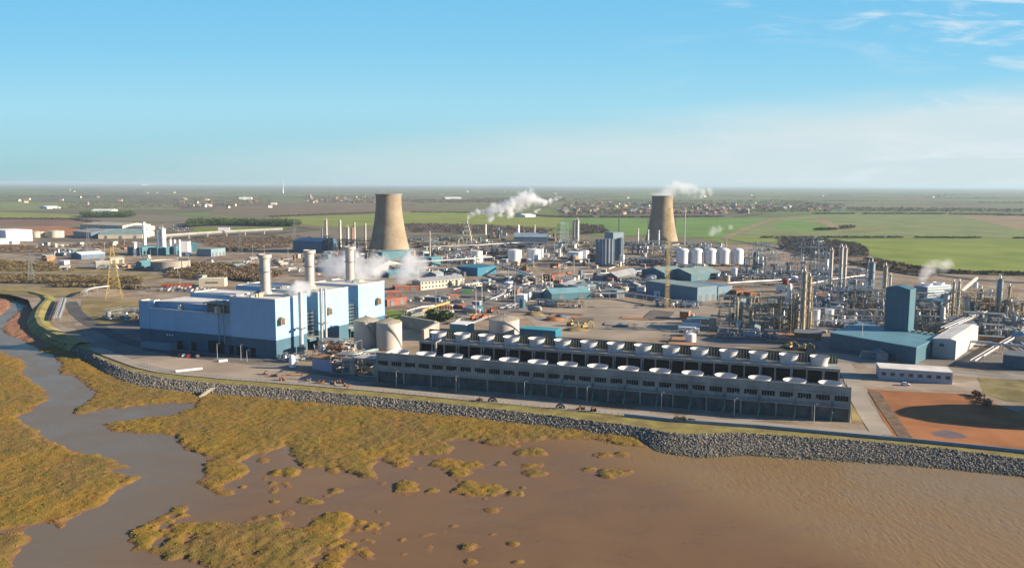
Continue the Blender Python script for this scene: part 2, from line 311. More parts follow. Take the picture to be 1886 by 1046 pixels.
def build_marsh():
    xs = np.arange(-480, 75, STEP); ys = np.arange(196, 735, STEP)
    XX, YY = np.meshgrid(xs, ys); P = np.stack([XX.ravel(), YY.ravel()], 1)
    sdf = np.full(len(P), -50.0)
    def sd_poly(poly, box=None):
        Q = np.array([tuple(G(a, b, -3.2)[:2]) for a, b in poly]); idx = np.arange(len(P))
        lo, hi = Q.min(0)-12, Q.max(0)+12
        idx = np.nonzero(((P > lo) & (P < hi)).all(1))[0]; p = P[idx]
        d2 = np.full(len(p), 1e9); ins = np.zeros(len(p), bool)
        for i in range(len(Q)):
            a, b = Q[i], Q[(i+1) % len(Q)]; e = b-a; w = p-a
            tt = np.clip((w@e)/max(e@e, 1e-9), 0, 1)[:, None]; dd = ((w-tt*e)**2).sum(1); d2 = np.minimum(d2, dd)
            c = ((a[1] <= p[:, 1]) != (b[1] <= p[:, 1]))
            with np.errstate(divide='ignore', invalid='ignore'):
                xi = a[0]+(p[:, 1]-a[1])*e[0]/(e[1] if e[1] else 1e-9)
            ins ^= c & (p[:, 0] < xi)
        s = np.where(ins, 1, -1)*np.sqrt(d2)
        return idx, s
    rg = random.Random(3)
    def put(poly, off=0):
        i, s = sd_poly(poly); sdf[i] = np.maximum(sdf[i], s+off)
    put(EAST); put(WEST); put(SW); put(MUDC); put(MUDD)
    for (x, y, a, b) in ISL:
        k = 11; ph = rg.random()*6
        put([(x+a*1.05*math.cos(6.283*j/k)*(.8+.4*rg.random()), y+b*1.05*math.sin(6.283*j/k)*(.8+.4*rg.random())) for j in range(k)], .25)
    for k in range(70):
        x, y = rg.uniform(420, 700), rg.uniform(942, 1052); a = rg.uniform(3, 13)*(1 if x < 620 else .6)
        put([(x+a*math.cos(6.283*j/8)*(.7+.6*rg.random()), y+a*.5*math.sin(6.283*j/8)*(.7+.6*rg.random())) for j in range(8)], .3)
    for k in range(40):
        x, y = rg.uniform(380, 1000), rg.uniform(850, 1040); a = rg.uniform(2, 5)
        put([(x+a*math.cos(6.283*j/7), y+a*.5*math.sin(6.283*j/7)) for j in range(7)], .2)
    si, ss = sd_poly(SOUTH)
    # smooth value noise by summed lattices
    def vnoise(sc, seed):
        r = np.random.RandomState(seed); gx = P/sc; i0 = np.floor(gx).astype(int); fr = gx-i0; fr = fr*fr*(3-2*fr)
        tab = r.rand(512, 512)
        h = lambda a, b: tab[(i0[:, 0]+a) % 512, (i0[:, 1]+b) % 512]
        return (h(0, 0)*(1-fr[:, 0])+h(1, 0)*fr[:, 0])*(1-fr[:, 1])+(h(0, 1)*(1-fr[:, 0])+h(1, 1)*fr[:, 0])*fr[:, 1]
    n1, n2, n3, n4 = vnoise(9, 1), vnoise(3.6, 2), vnoise(1.6, 5), vnoise(22, 8)
    patch = (n2-.5)*9+(n1-.5)*10+(n3-.5)*3
    sdf[si] = np.maximum(sdf[si], np.where(ss > 0, np.minimum(ss, 5.5+patch[si]), ss))
    sdf = sdf+(n2-.5)*2.4+(n3-.5)*1.3+(n1-.5)*1.6
    # little creeks through the marsh
    ridge = np.abs(vnoise(14, 21)-.5)+np.abs(vnoise(6, 22)-.5)*.35
    creek = np.clip((.035-ridge)/.035, 0, 1)*np.clip((sdf-1)/3, 0, 1)*np.clip((n4-.45)*6, 0, 1)
    up = np.clip(sdf/2.4, -2.5, 1)
    z = WZ+.5*up+np.where(sdf > 0, ((n3-.5)*.28+(n2-.5)*.28+(n1-.5)*.35)*np.clip(sdf/2,0,1), 0)+np.clip(sdf-3, 0, 8)*.03-creek*.55
    z += np.where(sdf > .5, (vnoise(.8, 31)-.5)*.35, 0)
    ny, nx = XX.shape; zz = z.reshape(ny, nx)
    keep = np.maximum.reduce([zz[:-1, :-1], zz[1:, :-1], zz[:-1, 1:], zz[1:, 1:]]) > WZ-.25
    jj, ii = np.nonzero(keep); base = jj*nx+ii
    f = np.stack([base, base+1, base+nx+1, base+nx], 1)
    used, inv = np.unique(f, return_inverse=True)
    V = np.column_stack([P[used], z[used]])
    me = bpy.data.meshes.new('salt_marsh'); me.from_pydata(V.tolist(), [], inv.reshape(-1, 4).tolist()); me.polygons.foreach_set('use_smooth', [True]*len(me.polygons))
    ma = bpy.data.materials.new('salt_marsh'); ma.use_nodes = True; t = ma.node_tree; b = t.nodes['Principled BSDF']
    ge = N(t, 'ShaderNodeNewGeometry'); p = ge.outputs['Position']; s = N(t, 'ShaderNodeSeparateXYZ'); t.links.new(p, s.inputs[0])
    m1 = nz(.03, p, 5, .6, .4, t=t); m2 = nz(.16, p, 5, .65, .5, t=t); m3 = nz(.9, p, 4, .65, .3, t=t)
    c = mixc(t, mapr(t, m1, .38, .62), (.245, .145, .021), (.185, .118, .035))
    c = mixc(t, math_(t, 'MULTIPLY', mapr(t, m2, .45, .65), .8), c, (.16, .125, .022))
    c = mixc(t, math_(t, 'MULTIPLY', mapr(t, m2, .42, .3), .75), c, (.27, .125, .03))
    c = mixc(t, math_(t, 'MULTIPLY', mapr(t, m3, .5, .75), .4), c, (.15, .105, .03))
    low = mapr(t, math_(t, 'ADD', s.outputs[2], math_(t, 'MULTIPLY', math_(t, 'SUBTRACT', m3, .5), .3)), WZ+.05, WZ+.34, 1, 0)
    c = mixc(t, low, c, (.21, .11, .05))
    bare = mapr(t, math_(t, 'ADD', s.outputs[1], math_(t, 'MULTIPLY', math_(t, 'SUBTRACT', m2, .5), 16)), 495, 505)
    c = mixc(t, bare, c, (.30, .15, .08))
    t.links.new(c, b.inputs['Base Color']); b.inputs['Roughness'].default_value = .9; b.inputs['Specular IOR Level'].default_value = .15
    bn = N(t, 'ShaderNodeBump'); bn.inputs['Strength'].default_value = .7; bn.inputs['Distance'].default_value = .4
    t.links.new(nz(2.2, p, 4, .65, t=t), bn.inputs['Height']); t.links.new(bn.outputs[0], b.inputs['Normal'])
    me.materials.append(ma); o = bpy.data.objects.new('salt_marsh', me); COL.objects.link(o); ST(o)
    # grass tussocks standing on it
    rs = np.random.RandomState(4); ok = np.nonzero((sdf > 1.2*rs.rand(len(sdf))+.3) & (P[:, 0] > -1.2*P[:, 1]+0) & (P[:, 1] < 500))[0]
    pick = rs.choice(ok, min(42000, len(ok)), replace=False)
    V, Fc = [], []
    for q in pick:
        x, y = P[q]+rs.uniform(-.4, .4, 2); z0 = z[q]-.08; h = rs.uniform(.10, .27); r = rs.uniform(.22, .5); a = rs.uniform(0, 6.28)
        o_ = len(V); V += [(x+r*math.cos(a+k*2.094), y+r*math.sin(a+k*2.094), z0) for k in range(3)]+[(x+rs.uniform(-.2, .2), y+rs.uniform(-.2, .2), z0+h)]
        Fc += [(o_, o_+1, o_+3), (o_+1, o_+2, o_+3), (o_+2, o_, o_+3)]
    me = bpy.data.meshes.new('marsh_grass'); me.from_pydata(V, [], Fc); me.materials.append(ma)
    g = bpy.data.objects.new('marsh_grass', me); COL.objects.link(g); ST(g, 'stuff')
build_marsh()
# ---- embankment: grass shoulder, then rock armour
GRASS = mat('bank_grass', (.25, .185, .062), .95, .3, .12, col2=(.22, .19, .05), bump=.4, bscale=1.2)
mb = MB(); vs = [tuple(p) for p in gt]+[tuple(p) for p in cr_]+[tuple(p) for p in to]
mb.add(vs, [(i+1, i, NB+i, NB+i+1) for i in range(NB-1)], 0)
mb.add(vs, [(NB+i+1, NB+i, 2*NB+i, 2*NB+i+1) for i in range(NB-1)], 1)
mb.add([tuple(gt[0]), tuple(cr_[0]), tuple(to[0]), tuple(G(118, 632))], [(0, 3, 2, 1)], 0)
ST(mb.done('embankment', [GRASS, mat('armour_bed', (.15, .132, .105), .95, .3, .5)]))
def build_rocks():
    rs = np.random.RandomState(11); V, Fc = [], []
    ico = [(0, 0, 1), (.9, 0, .4), (.28, .85, .4), (-.73, .53, .4), (-.73, -.53, .4), (.28, -.85, .4), (.5, .5, -.4), (-.5, .5, -.4), (-.5, -.5, -.4), (.5, -.5, -.4)]
    fi = [(0, 1, 2), (0, 2, 3), (0, 3, 4), (0, 4, 5), (0, 5, 1), (1, 6, 2), (2, 7, 3), (3, 8, 4), (4, 8, 9, 5), (5, 9, 1), (1, 9, 6), (2, 6, 7), (3, 7, 8)]
    for i in range(NB-1):
        a0, a1, b0, b1 = cr_[i], cr_[i+1], to[i], to[i+1]
        ln = np.linalg.norm(a1-a0); wd = np.linalg.norm(b0-a0); n = int(ln*wd*2.9)
        if ln*wd > 400: n = min(n, 900)
        for k in range(n):
            s, q = rs.rand(), rs.rand()**.9*1.06-.03
            p = (a0*(1-s)+a1*s)*(1-q)+(b0*(1-s)+b1*s)*q
            r = rs.uniform(.2, .52)*(1 if rs.rand() < .9 else 1.35); sc = rs.uniform(.6, 1.1, 3)*r; an = rs.uniform(0, 6.28); ca, sa = math.cos(an), math.sin(an); tl = rs.uniform(-.5, .5)
            o_ = len(V)
            for (x, y, z) in ico:
                x, y, z = x*sc[0]*rs.uniform(.8, 1.2), y*sc[1]*rs.uniform(.8, 1.2), z*sc[2]*.78*rs.uniform(.8, 1.2); z += tl*.7*x
                V.append((p[0]+x*ca-y*sa, p[1]+x*sa+y*ca, p[2]+z+.12))
            Fc += [tuple(j+o_ for j in f) for f in fi]
    me = bpy.data.meshes.new('rock_armour'); me.from_pydata(V, [], Fc)
    ma = bpy.data.materials.new('armour_stone'); ma.use_nodes = True; t = ma.node_tree; b = t.nodes['Principled BSDF']
    ge = N(t, 'ShaderNodeNewGeometry'); p = ge.outputs['Position']; s = N(t, 'ShaderNodeSeparateXYZ'); t.links.new(p, s.inputs[0])
    cr = N(t, 'ShaderNodeValToRGB'); t.links.new(ge.outputs['Random Per Island'], cr.inputs[0])
    cr.color_ramp.elements[0].color = (.105, .092, .073, 1); cr.color_ramp.elements[1].color = (.33, .29, .235, 1)
    e = cr.color_ramp.elements.new(.5); e.color = (.19, .168, .132, 1)
    c = mixc(t, mapr(t, math_(t, 'ADD', s.outputs[2], math_(t, 'MULTIPLY', math_(t, 'SUBTRACT', nz(.2, p, 3, t=t), .5), 1.5)), -3.6, -2.2, .75, 0), cr.outputs[0], (.13, .115, .06))
    t.links.new(c, b.inputs['Base Color']); b.inputs['Roughness'].default_value = .9
    me.materials.append(ma); o = bpy.data.objects.new('rock_armour', me); COL.objects.link(o); ST(o, 'stuff')
build_rocks()
# ================================================================= MATERIALS OF THE WORKS
M_LB = mat('pale_blue_cladding', (.245, .43, .60), .55, .05, .08, spec=.4, streak=.12, panel=True)
M_NV = mat('navy_cladding', (0.041, 0.108, 0.155), .6, .08, .1, spec=.4, streak=.2, panel=True)
M_RF = mat('white_roof_sheet', (.66, .62, .54), .7, .14, .12, bump=.1, streak=.2, panel=True)
M_CO = mat('pale_concrete', (0.310, 0.276, 0.230), .9, .18, .15, streak=.4)
M_DC = mat('grey_concrete', (.275, .285, .26), .92, .2, .1, streak=.6, bump=.2)
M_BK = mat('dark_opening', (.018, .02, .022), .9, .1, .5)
M_TB = mat('dark_timber_boarding', (.095, .105, .10), .9, .3, .3, streak=.6)
M_CR = mat('cream_steel', (0.450, 0.406, 0.355), .55, .1, .2, spec=.4, streak=.25)
M_WH = mat('white_paint', (.76, .745, .71), .5, .06, .3, spec=.4, streak=.2)
M_SV = mat('galvanised_steel', (.55, .55, .54), .4, .1, .3, metal=.55)
M_GS = mat('grey_steelwork', (0.209, 0.215, 0.215), .6, .25, .3, metal=.2)
M_YS = mat('buff_steelwork', (0.312, 0.246, 0.132), .65, .25, .3)
M_YE = mat('yellow_paint', (0.468, 0.338, 0.104), .6, .15, .3)
M_TL = mat('teal_cladding', (0.055, 0.150, 0.182), .6, .08, .08, streak=.25, panel=True)
M_TR = mat('teal_roof_sheet', (0.138, 0.294, 0.324), .6, .1, .1, streak=.2, panel=True)
M_GR = mat('grey_green_roof', (0.218, 0.287, 0.270), .7, .12, .1, streak=.25, panel=True)
M_GG = mat('grey_blue_cladding', (0.182, 0.247, 0.286), .65, .1, .1, streak=.25, panel=True)
M_RB = mat('red_brick', (0.230, 0.090, 0.057), .9, .2, .3)
M_RU = mat('rusty_steel', (.30, .14, .06), .85, .3, .3)
M_CM = mat('cream_render', (0.546, 0.481, 0.351), .85, .06, .2, streak=.15)
M_SL = mat('grey_slate', (.24, .24, .25), .8, .15, .3)
M_GL = mat('window_glass', (.03, .04, .05), .15, .2, .5, spec=.6)
M_AS = mat('asphalt', (.085, .08, .075), .95, .25, .08)
M_RD = mat('worn_road', (.215, .195, .17), .95, .18, .06)
M_OR = mat('orange_paint', (0.475, 0.138, 0.044), .6, .15, .4)
M_BL = mat('blue_paint', (.06, .13, .30), .5, .1, .4)
M_GN = mat('green_paint', (.10, .26, .12), .6, .15, .4)
M_MG = mat('mid_grey_sheet', (0.265, 0.270, 0.270), .7, .12, .15, streak=.25)
M_DG = mat('dark_grey_sheet', (.13, .14, .15), .7, .15, .2)
M_TC = mat('tower_concrete', (.275, .215, .145), .92, .16, .06, streak=.75, bump=.1)
M_BU = mat('buff_sheet', (0.375, 0.325, 0.244), .8, .12, .2, streak=.2)
M_FC = mat('cowl_white', (0.518, 0.504, 0.483), .6, .12, .25, streak=.5)
def inset(P, Q, f): return P+(Q-P)*f
# ================================================================= POWER STATION
SO = G(509.7, 661.6); AX = Vector((-.924, .383)); BX = Vector((.449, .893))
def SW_(a, b): return SO.to_2d()+AX*a+BX*b
def SL(a, b): v = AX*a+BX*b; return (v.x, v.y)
PS = T('power_station', 'pale blue and navy power station of stepped blocks behind the river embankment', 'power station', SO)
def quad_ab(a0, a1, b0, b1): return [SL(a0, b0), SL(a0, b1), SL(a1, b1), SL(a1, b0)]
def block(name, a0, a1, b0, b1, h, base=10.4, parent=PS, roofm=None, par=True, lbl=None):
    mb = MB(); q = quad_ab(a0, a1, b0, b1)
    if base: mb.prism(q, 0, base, 1)
    mb.prism(quad_ab(a0-.06, a1+.06, b0-.06, b1+.06), base, h, 0, 0, True)
    o = mb.done(name, [M_LB, M_NV], parent)
    if lbl: o['label'] = lbl
    r = MB(); r.prism(quad_ab(a0+.3, a1-.3, b0+.3, b1-.3), h+.01, h+.12, 0)
    for (x0, x1, y0, y1) in ((a0-.1, a1+.1, b0-.1, b0+.35), (a0-.1, a1+.1, b1-.35, b1+.1), (a0-.1, a0+.35, b0+.35, b1-.35), (a1-.35, a1+.1, b0+.35, b1-.35)):
        r.prism(quad_ab(x0, x1, y0, y1), h+.005, h+.55, 0)
    r.done('roof', [roofm or M_RF], o); return o
bh1 = block('boiler_house', 0, 31, 0, 25.4, 32.4)
bh2 = block('boiler_house', 0, 34, 35.3, 63.2, 32.4)
bh3 = block('boiler_house', 0, 34, 73.3, 100.8, 32.4)
for (b0, b1) in ((25.4, 35.3), (63.2, 73.3)):
    mb = MB(); mb.prism(quad_ab(12, 34, b0+.05, b1-.05), 0, 30.5, 0, 1); mb.done('recessed_wall', [M_NV, M_RF], PS)
for (b0, b1) in ((25.4, 35.3), (63.2, 73.3)):
    l = MB()
    for k in range(7):
        z = 8+k*2.1
        l.prism(quad_ab(2.5, 11.5, b0+.1, b1-.15), z, z+.22, 0, 0, True)
        l.bar((*SL(2.4, b0+.2), z+1.1), (*SL(2.4, b1-.2), z+1.1), .1, 0)
    for b in (b0+.3, (b0+b1)/2, b1-.3): l.bar((*SL(2.4, b), 0), (*SL(2.4, b), 23), .16, 0)
    l.done('access_platform', [M_GG], PS)
    l = MB(); l.prism(quad_ab(-1.5, 11.5, b0+.1, b1-.15), 5.6, 7.2, 0, 1, True); l.done('duct_roof', [M_NV, M_CM], PS)
hall = block('turbine_hall', 31, 90.5, .5, 28, 22.4)
rs_ = MB(); rs_.prism(quad_ab(50, 89.5, 5.5, 26), 22.6, 26, 1, 0)
rs_.prism(quad_ab(49.6, 90.2, 5.1, 26.4), 26.02, 26.3, 0); rs_.done('upper_roof', [M_RF, M_LB], hall)
for b in (4.6,):
    v = MB(); v.prism(quad_ab(70, 72, 3.4, 5.2), 22.55, 25.4, 0); v.done('roof_vent', [M_SV], hall)
block('end_bay', 90.5, 98, .2, 8, 26.2)
block('end_bay', 90.5, 98, 8, 30, 24.0)
for (b0, b1, h) in ((36.5, 58, 27), (75, 97, 27.5)):
    block('turbine_hall', 34, 96, b0, b1, h)
block('link_building', 34, 66, 28, 36.4, 20)
# rooftop plant over the end of the hall
bay = T('rooftop_air_intake', 'dark roofed air intake frame on the front roof edge of the blue power station', 'air intake', SO)
c = MB(); c.prism(quad_ab(30.5, 49, -1.2, 8), 28.2, 28.8, 0, 0, True); c.done('canopy', [M_GR], bay)
c = MB(); c.prism(quad_ab(31.1, 48.6, 1.5, 7.5), 22.6, 28.15, 0); c.done('intake_box', [M_DG], bay)
c = MB()
for a in (31.4, 35, 38.6, 42.2, 45.6, 48.6): c.bar((*SL(a, -.9), 22.4 if a > 40 else 18), (*SL(a, -.9), 28.2), .22)
c.bar((*SL(31, -.9), 22.6), (*SL(49, -.9), 22.6), .25); c.bar((*SL(31, -.9), 25.4), (*SL(49, -.9), 25.4), .15)
for a in (34, 40, 45): c.bar((*SL(a, -.9), 22.6), (*SL(a+3, -.9), 28.2), .14)
c.done('steel_frame', [M_GS], bay)
for a in (33, 37.5, 42): 
    c = MB(); c.cone((*SL(a, 3), 28.8), (*SL(a, 3), 30), 1.2, 1.4, 12); c.done('fan', [M_SV], bay)
c = MB(); c.box(*SL(39.5, .2), 22.6, 3.4, 1.6, 4.0); c.done('cream_duct', [M_CM], bay)
for a in (34.2, 37.9):
    c = MB(); c.tube([(*SL(a, -1.3), 28), (*SL(a, -1.3), 6.5), (*SL(a, -.3), 5.6)], .32); c.done('downpipe', [M_GG], bay)
# air vents on the sunny face
for b in (3.2, 43.5, 92.5):
    v = MB(); n = 9; w = 1.7
    prof = [(-w, 0), (w, 0)]+[(w*math.cos(math.pi*i/n), 2.6+w*math.sin(math.pi*i/n)) for i in range(n+1)]
    vs = []
    for a in (-.05, -2.3): vs += [(*SL(a, b+p[0]), 18.6+p[1]) for p in prof]
    k = len(prof); v.add(vs, [(i, (i+1) % k, k+(i+1) % k, k+i) for i in range(k)], 0); v.add(vs[k:], [tuple(range(k))], 0)
    h = v.done('vent_hood', [mat('bronze_louvre', (.26, .19, .12), .5, .2, .6, metal=.4)], PS)
    v = MB()
    for z in (19.1, 20.2, 21.3): v.prism([SL(-2.36, b-1.2), SL(-2.36, b+1.2), SL(-2.42, b+1.2), SL(-2.42, b-1.2)], z, z+.6, 0, 0, True)
    v.done('louvre', [M_BK], h)
# ground floor details of the shaded front
for a in (14, 19, 24, 29, 56, 66):
    d = MB(); d.prism(quad_ab(a, a+3.4, -.16, -.06), 0, 5.2, 0); d.done('roller_door', [M_BK], PS)
d = MB(); d.prism(quad_ab(36, 47, -.16, -.06), 0, 7, 0); d.done('roller_door', [M_BK], PS)
d = MB(); d.prism(quad_ab(70, 92, -5.5, -.2), 0, 3.4, 0, 1); d.done('lean_to', [M_GG, M_MG], PS)
for a in (72.5, 74.5, 76.5):
    d = MB(); d.prism(quad_ab(a, a+1.1, -.2, -.07), 7.6, 8.3, 0); d.done('window', [M_WH], PS)
# low roof kit
rk = random.Random(2)
for i in range(16):
    a = rk.uniform(4, 30); b = rk.choice((rk.uniform(3, 22), rk.uniform(39, 60), rk.uniform(77, 96)))
    d = MB(); d.box(*SL(a, b), 32.55, rk.uniform(1.5, 4), rk.uniform(1.5, 3), rk.uniform(.8, 2.2), .4); d.done('roof_unit', [rk.choice((M_SV, M_GR, M_MG, M_CM))], PS)
# chimneys
def chimney(px, Yd, lbl):
    x = (px-CX)/FPX*(Yd*1.0)*1.006
    t = T('chimney_stack', lbl, 'chimney', (x, Yd, 32.55), 0, 'three tall cream chimneys on the power station')
    h = 22.3
    c = MB(); c.lathe(0, 0, [(2.95, 0), (2.95, h-2.4)], 28, 0, False); c.done('shaft', [M_CR], t, smooth=40)
    c = MB(); c.lathe(0, 0, [(2.98, h-2.4), (3.75, h-1.9), (3.75, h), (3.2, h), (3.0, h-3), (0.01, h-3)], 28, 0, False); c.done('crown_ring', [M_CR], t, smooth=40)
    c = MB(); c.lathe(0, 0, [(3.02, h*.56), (3.9, h*.56), (3.9, h*.56+.25), (3.02, h*.56+.25)], 28, 0, False); c.done('walkway', [M_GS], t)
    c = MB(); c.lathe(0, 0, [(3.5, 0), (3.5, .9), (2.97, 1.3)], 24, 0, False); c.done('base_flashing', [M_SV], t)
    c = MB(); c.box(3.1, -.3, 0, .3, .7, h-2); c.done('ladder', [M_GS], t)
chimney(488.5, 478, 'tall cream chimney rising from the front block of the blue power station')
chimney(570.5, 511, 'middle one of the three cream chimneys on the blue power station')
chimney(645, 541, 'farthest cream chimney on the blue power station, wrapped in steam')
# slim silver flues beside the sunny face
def flue(px, Yd, lbl, twin):
    x = (px-CX)/FPX*Yd*1.006
    t = T('flue_pipe', lbl, 'flue', (x, Yd, 0), 0, 'slim silver flues in front of the power station')
    for k, (dx, r) in enumerate(((0, 1.0), (2.4, .75)) if twin else ((0, 1.25),)):
        c = MB(); c.lathe(dx, 0, [(r, 0), (r, 35.6), (r*.8, 35.6), (r*.8, 34)], 16, 0, True); c.done('pipe', [M_SV], t, smooth=40)
    c = MB(); c.lathe(.6 if twin else 0, 0, [(1.4, 15.2), (2.9, 15.2), (2.9, 15.5), (1.4, 15.5)], 14, 0, False); c.bar((-6 if not twin else 0, 3, 15.3), (4, 0, 15.3), .15); c.done('support_ring', [M_GS], t)
    c = MB(); c.box(0, 0, 0, 4.2, 4.2, 5); c.done('plinth', [M_GS], t)
flue(552, 461, 'single slim silver flue standing before the front block of the blue power station', False)
flue(590.5, 478, 'twin slim silver flues standing between the first two blue blocks', True)
# two cream tanks at the foot of the station and one beyond
def ribtank(name, lbl, px, by, d, h, rise=2.2, ma=None, group=None, stair=True):
    g = G(px, by); g.y += d*.45
    t = T(name, lbl, 'storage tank', g, 0, group); ma = ma or M_CR; r = d/2
    c = MB(); c.lathe(0, 0, [(r, 0), (r, h)], 40, 0, False); c.done('shell', [ma], t, smooth=30)
    c = MB(); c.lathe(0, 0, [(r+.12, h-.2), (r+.12, h+.12), (.6, h+rise), (.01, h+rise)], 40, 0, False)
    for i in range(20):
        a = 6.2832*i/20; c.bar((r*math.cos(a), r*math.sin(a), h+.2), (.6*math.cos(a), .6*math.sin(a), h+rise+.12), .1)
    c.done('cone_roof', [M_MG if ma is M_MG else M_BU], t)
    c = MB(); c.lathe(0, 0, [(.7, h+rise), (.7, h+rise+.7), (.01, h+rise+.9)], 12, 0, False); c.done('roof_vent', [M_GS], t)
    if stair:
        c = MB(); pts = [((r+.5)*math.cos(-1.5+1.3*i/10), (r+.5)*math.sin(-1.5+1.3*i/10), h*(1-i/10)+.3) for i in range(11)]
        c.tube(pts, .28, 4); c.done('spiral_stair', [M_GS], t)
    return t
ribtank('storage_tank', 'cream cone roofed tank against the corner of the power station', 671.5, 641, 14.6, 15.4, group='pair of cream tanks by the power station')
ribtank('storage_tank', 'cream cone roofed tank half in shade beside the front fan bank', 714, 646, 14.8, 15.6, group='pair of cream tanks by the power station')
ribtank('storage_tank', 'wide pale ribbed tank standing alone behind the rear fan bank', 928, 618, 19.6, 9.3, 2.6)
# ================================================================= FAN BANKS
UF = (G(1565, 777.7)-G(694, 703)).to_2d(); LB_ = UF.length; UF.normalize(); VF = (Vector((145.9, 398.4))-Vector((130.6, 345.9))).normalized()
FO = G(694, 703)
def FL(u, v): q = UF*u+VF*v; return (q.x, q.y)
def fq(u0, u1, v0, v1): return [FL(u0, v0), FL(u1, v0), FL(u1, v1), FL(u0, v1)]
def ufor(px, py, z):
    g = G(px, py, z).to_2d()-FO.to_2d()
    det = UF.x*VF.y-UF.y*VF.x
    return (g.x*VF.y-g.y*VF.x)/det, (UF.x*g.y-UF.y*g.x)/det
FC1 = [734, 782, 832, 884.5, 936, 989, 1043, 1099, 1156, 1214, 1275, 1336, 1398, 1463, 1530]
FC2 = [808, 852, 897, 942, 989, 1036, 1085, 1134, 1184.5, 1236, 1288, 1341, 1397, 1452, 1510]
H1 = 14.5
u1a = ufor(735, 648, 14.3)[0]; u1b = ufor(1529.5, 705.5, 14.3)[0]
def cowl(par, u, v, z0, z1, r=4.75):
    c = MB(); x, y = FL(u, v); n = 32
    c.lathe(x, y, [(r*.82, z0), (r*.80, z0+(z1-z0)*.3), (r*.86, z0+(z1-z0)*.65), (r, z1), (r-.12, z1), (r*.84, z0+(z1-z0)*.6), (r*.76, z0+.6)], n, 0, False)
    o = c.done('fan_cowl', [M_FC], par, smooth=50)
    c = MB(); c.lathe(x, y, [(.5, z0+.3), (.5, z0+1.2), (.01, z0+1.4)], 10, 0, False)
    for k in range(6):
        a = 1.047*k+u; c.bar((x, y, z0+.9), (x+r*.74*math.cos(a), y+r*.74*math.sin(a), z0+.9), .22)
    c.done('fan', [M_DG], o)
f1 = T('cooling_fan_bank', 'long concrete fan bank with white cowls, nearest the embankment road', 'cooling fan bank', FO, 0, 'twin concrete banks of cooling fans')
DEP = 17.0
c = MB(); c.prism(fq(0, LB_, 0, .5), 6.2, H1, 0, 0, True)
for k in range(31): c.prism(fq(k*LB_/30-.25 if k else 0, k*LB_/30+.25 if k < 30 else LB_, -.22, -.005), 6.2, 11.2, 0, 0, True)
c.prism(fq(-.1, LB_+.1, -.35, -.005), 11.25, 11.6, 0, 0, True); c.prism(fq(-.1, LB_+.1, -.5, -.005), 5.6, 6.15, 0, 0, True)
c.prism(fq(-.05, .45, .55, DEP), 0, 12.6, 0); c.prism(fq(LB_-.45, LB_+.05, .55, DEP), 0, 12.6, 0)
c.done('concrete_wall', [M_DC], f1)
for k in range(30):
    c = MB(); u0 = k*LB_/30+.9; w = LB_/30-1.8; n = 5
    for j in range(n): c.prism(fq(u0+w*j/n+.08, u0+w*(j+1)/n-.08, -.09, -.006), 8.5+(.4 if (k*3+j*5) % 7 == 0 else 0), 10.6, 0, 0, True)
    c.done('window', [M_BK], f1)
c = MB(); c.prism(fq(.5, LB_-.5, .6, 1.0), 0, 6.2, 0)
for k in range(60): c.prism(fq(1+k*LB_/61, 1+k*LB_/61+.3, .35, .595), 0, 5.55, 0)
c.done('timber_cladding', [M_TB], f1)
for k in range(16):
    c = MB(); c.prism(fq(k*(LB_-.6)/15, k*(LB_-.6)/15+.6, -.12, .33), 0, 5.55, 0); c.done('column', [M_DC], f1)
c = MB(); c.prism(fq(.5, LB_-.5, .55, DEP), 10.2, 10.6, 0, 0, True); c.prism(fq(.5, LB_-.5, DEP-.5, DEP), 7.5, 10.15, 0, 0, True)
for k in range(16): c.prism(fq(k*(LB_-.6)/15, k*(LB_-.6)/15+.6, DEP-.5, DEP), 0, 7.45, 0)
c.done('deck', [M_DC], f1)
for k in range(15): cowl(f1, u1a+(u1b-u1a)*k/14, 6.2, 10.62, 14.45)
for k in range(10):
    px = (979, 1035, 1092, 1150, 1210, 1271, 1334, 1398, 1464, 1532)[k]; u = ufor(px, 703+(px-694)*.0858+1, 0)[0]
    c = MB(); c.tube([(*FL(u, -.2), 8.1), (*FL(u, -1.0), 7.8), (*FL(u, -1.0), 2.6)], .36); o = c.done('riser_pipe', [M_GG], f1, smooth=50)
    c = MB(); c.tube([(*FL(u, -1.0), 2.6), (*FL(u-.2, -1.1), 1.8), (*FL(u-.5, -1.4), .5), (*FL(u-.5, -1.4), 0)], .36); c.done('pipe_foot', [M_GN], o, smooth=50)
c = MB(); c.tube([(*FL(75, -.75), 6.6), (*FL(LB_-2, -.75), 6.6)], .2, 6); c.done('header_pipe', [M_GG], f1)
u2a, v2a = ufor(808, 611, 14.6); u2b, v2b = ufor(1510, 656, 14.6); V2 = (v2a+v2b)/2
f2 = T('cooling_fan_bank', 'long fan bank farther from the water, its dark bays and whole cowls in view', 'cooling fan bank', FO, 0, 'twin concrete banks of cooling fans')
r0, r1 = u2a-8, u2b+8.5; vb = V2+6.0; vf = V2-8.5
c = MB(); c.prism(fq(r0, r1, vb, vb+.5), 0, 14.7, 0)
n = 150
for k in range(n): c.prism(fq(r0+(r1-r0)*k/n+.3, r0+(r1-r0)*k/n+.75, vb-.3, vb-.006), 10.3, 14.2, 1)
c.done('rear_screen', [mat('green_louvre', (.07, .085, .065), .9, .2, .2, streak=.5), M_DC], f2)
c = MB(); c.prism(fq(r0, r1, vf, vb-.35), 9.7, 10.25, 0, 0, True); c.prism(fq(r0, r1, vf-.3, vf-.01), 9.4, 10.8, 0, 0, True)
c.done('deck', [M_DC], f2)
for k in range(31):
    c = MB(); c.prism(fq(r0+(r1-r0-.7)*k/30, r0+(r1-r0-.7)*k/30+.7, vf, vf+.7), 3.4, 9.35, 0); c.done('column', [M_DC], f2)
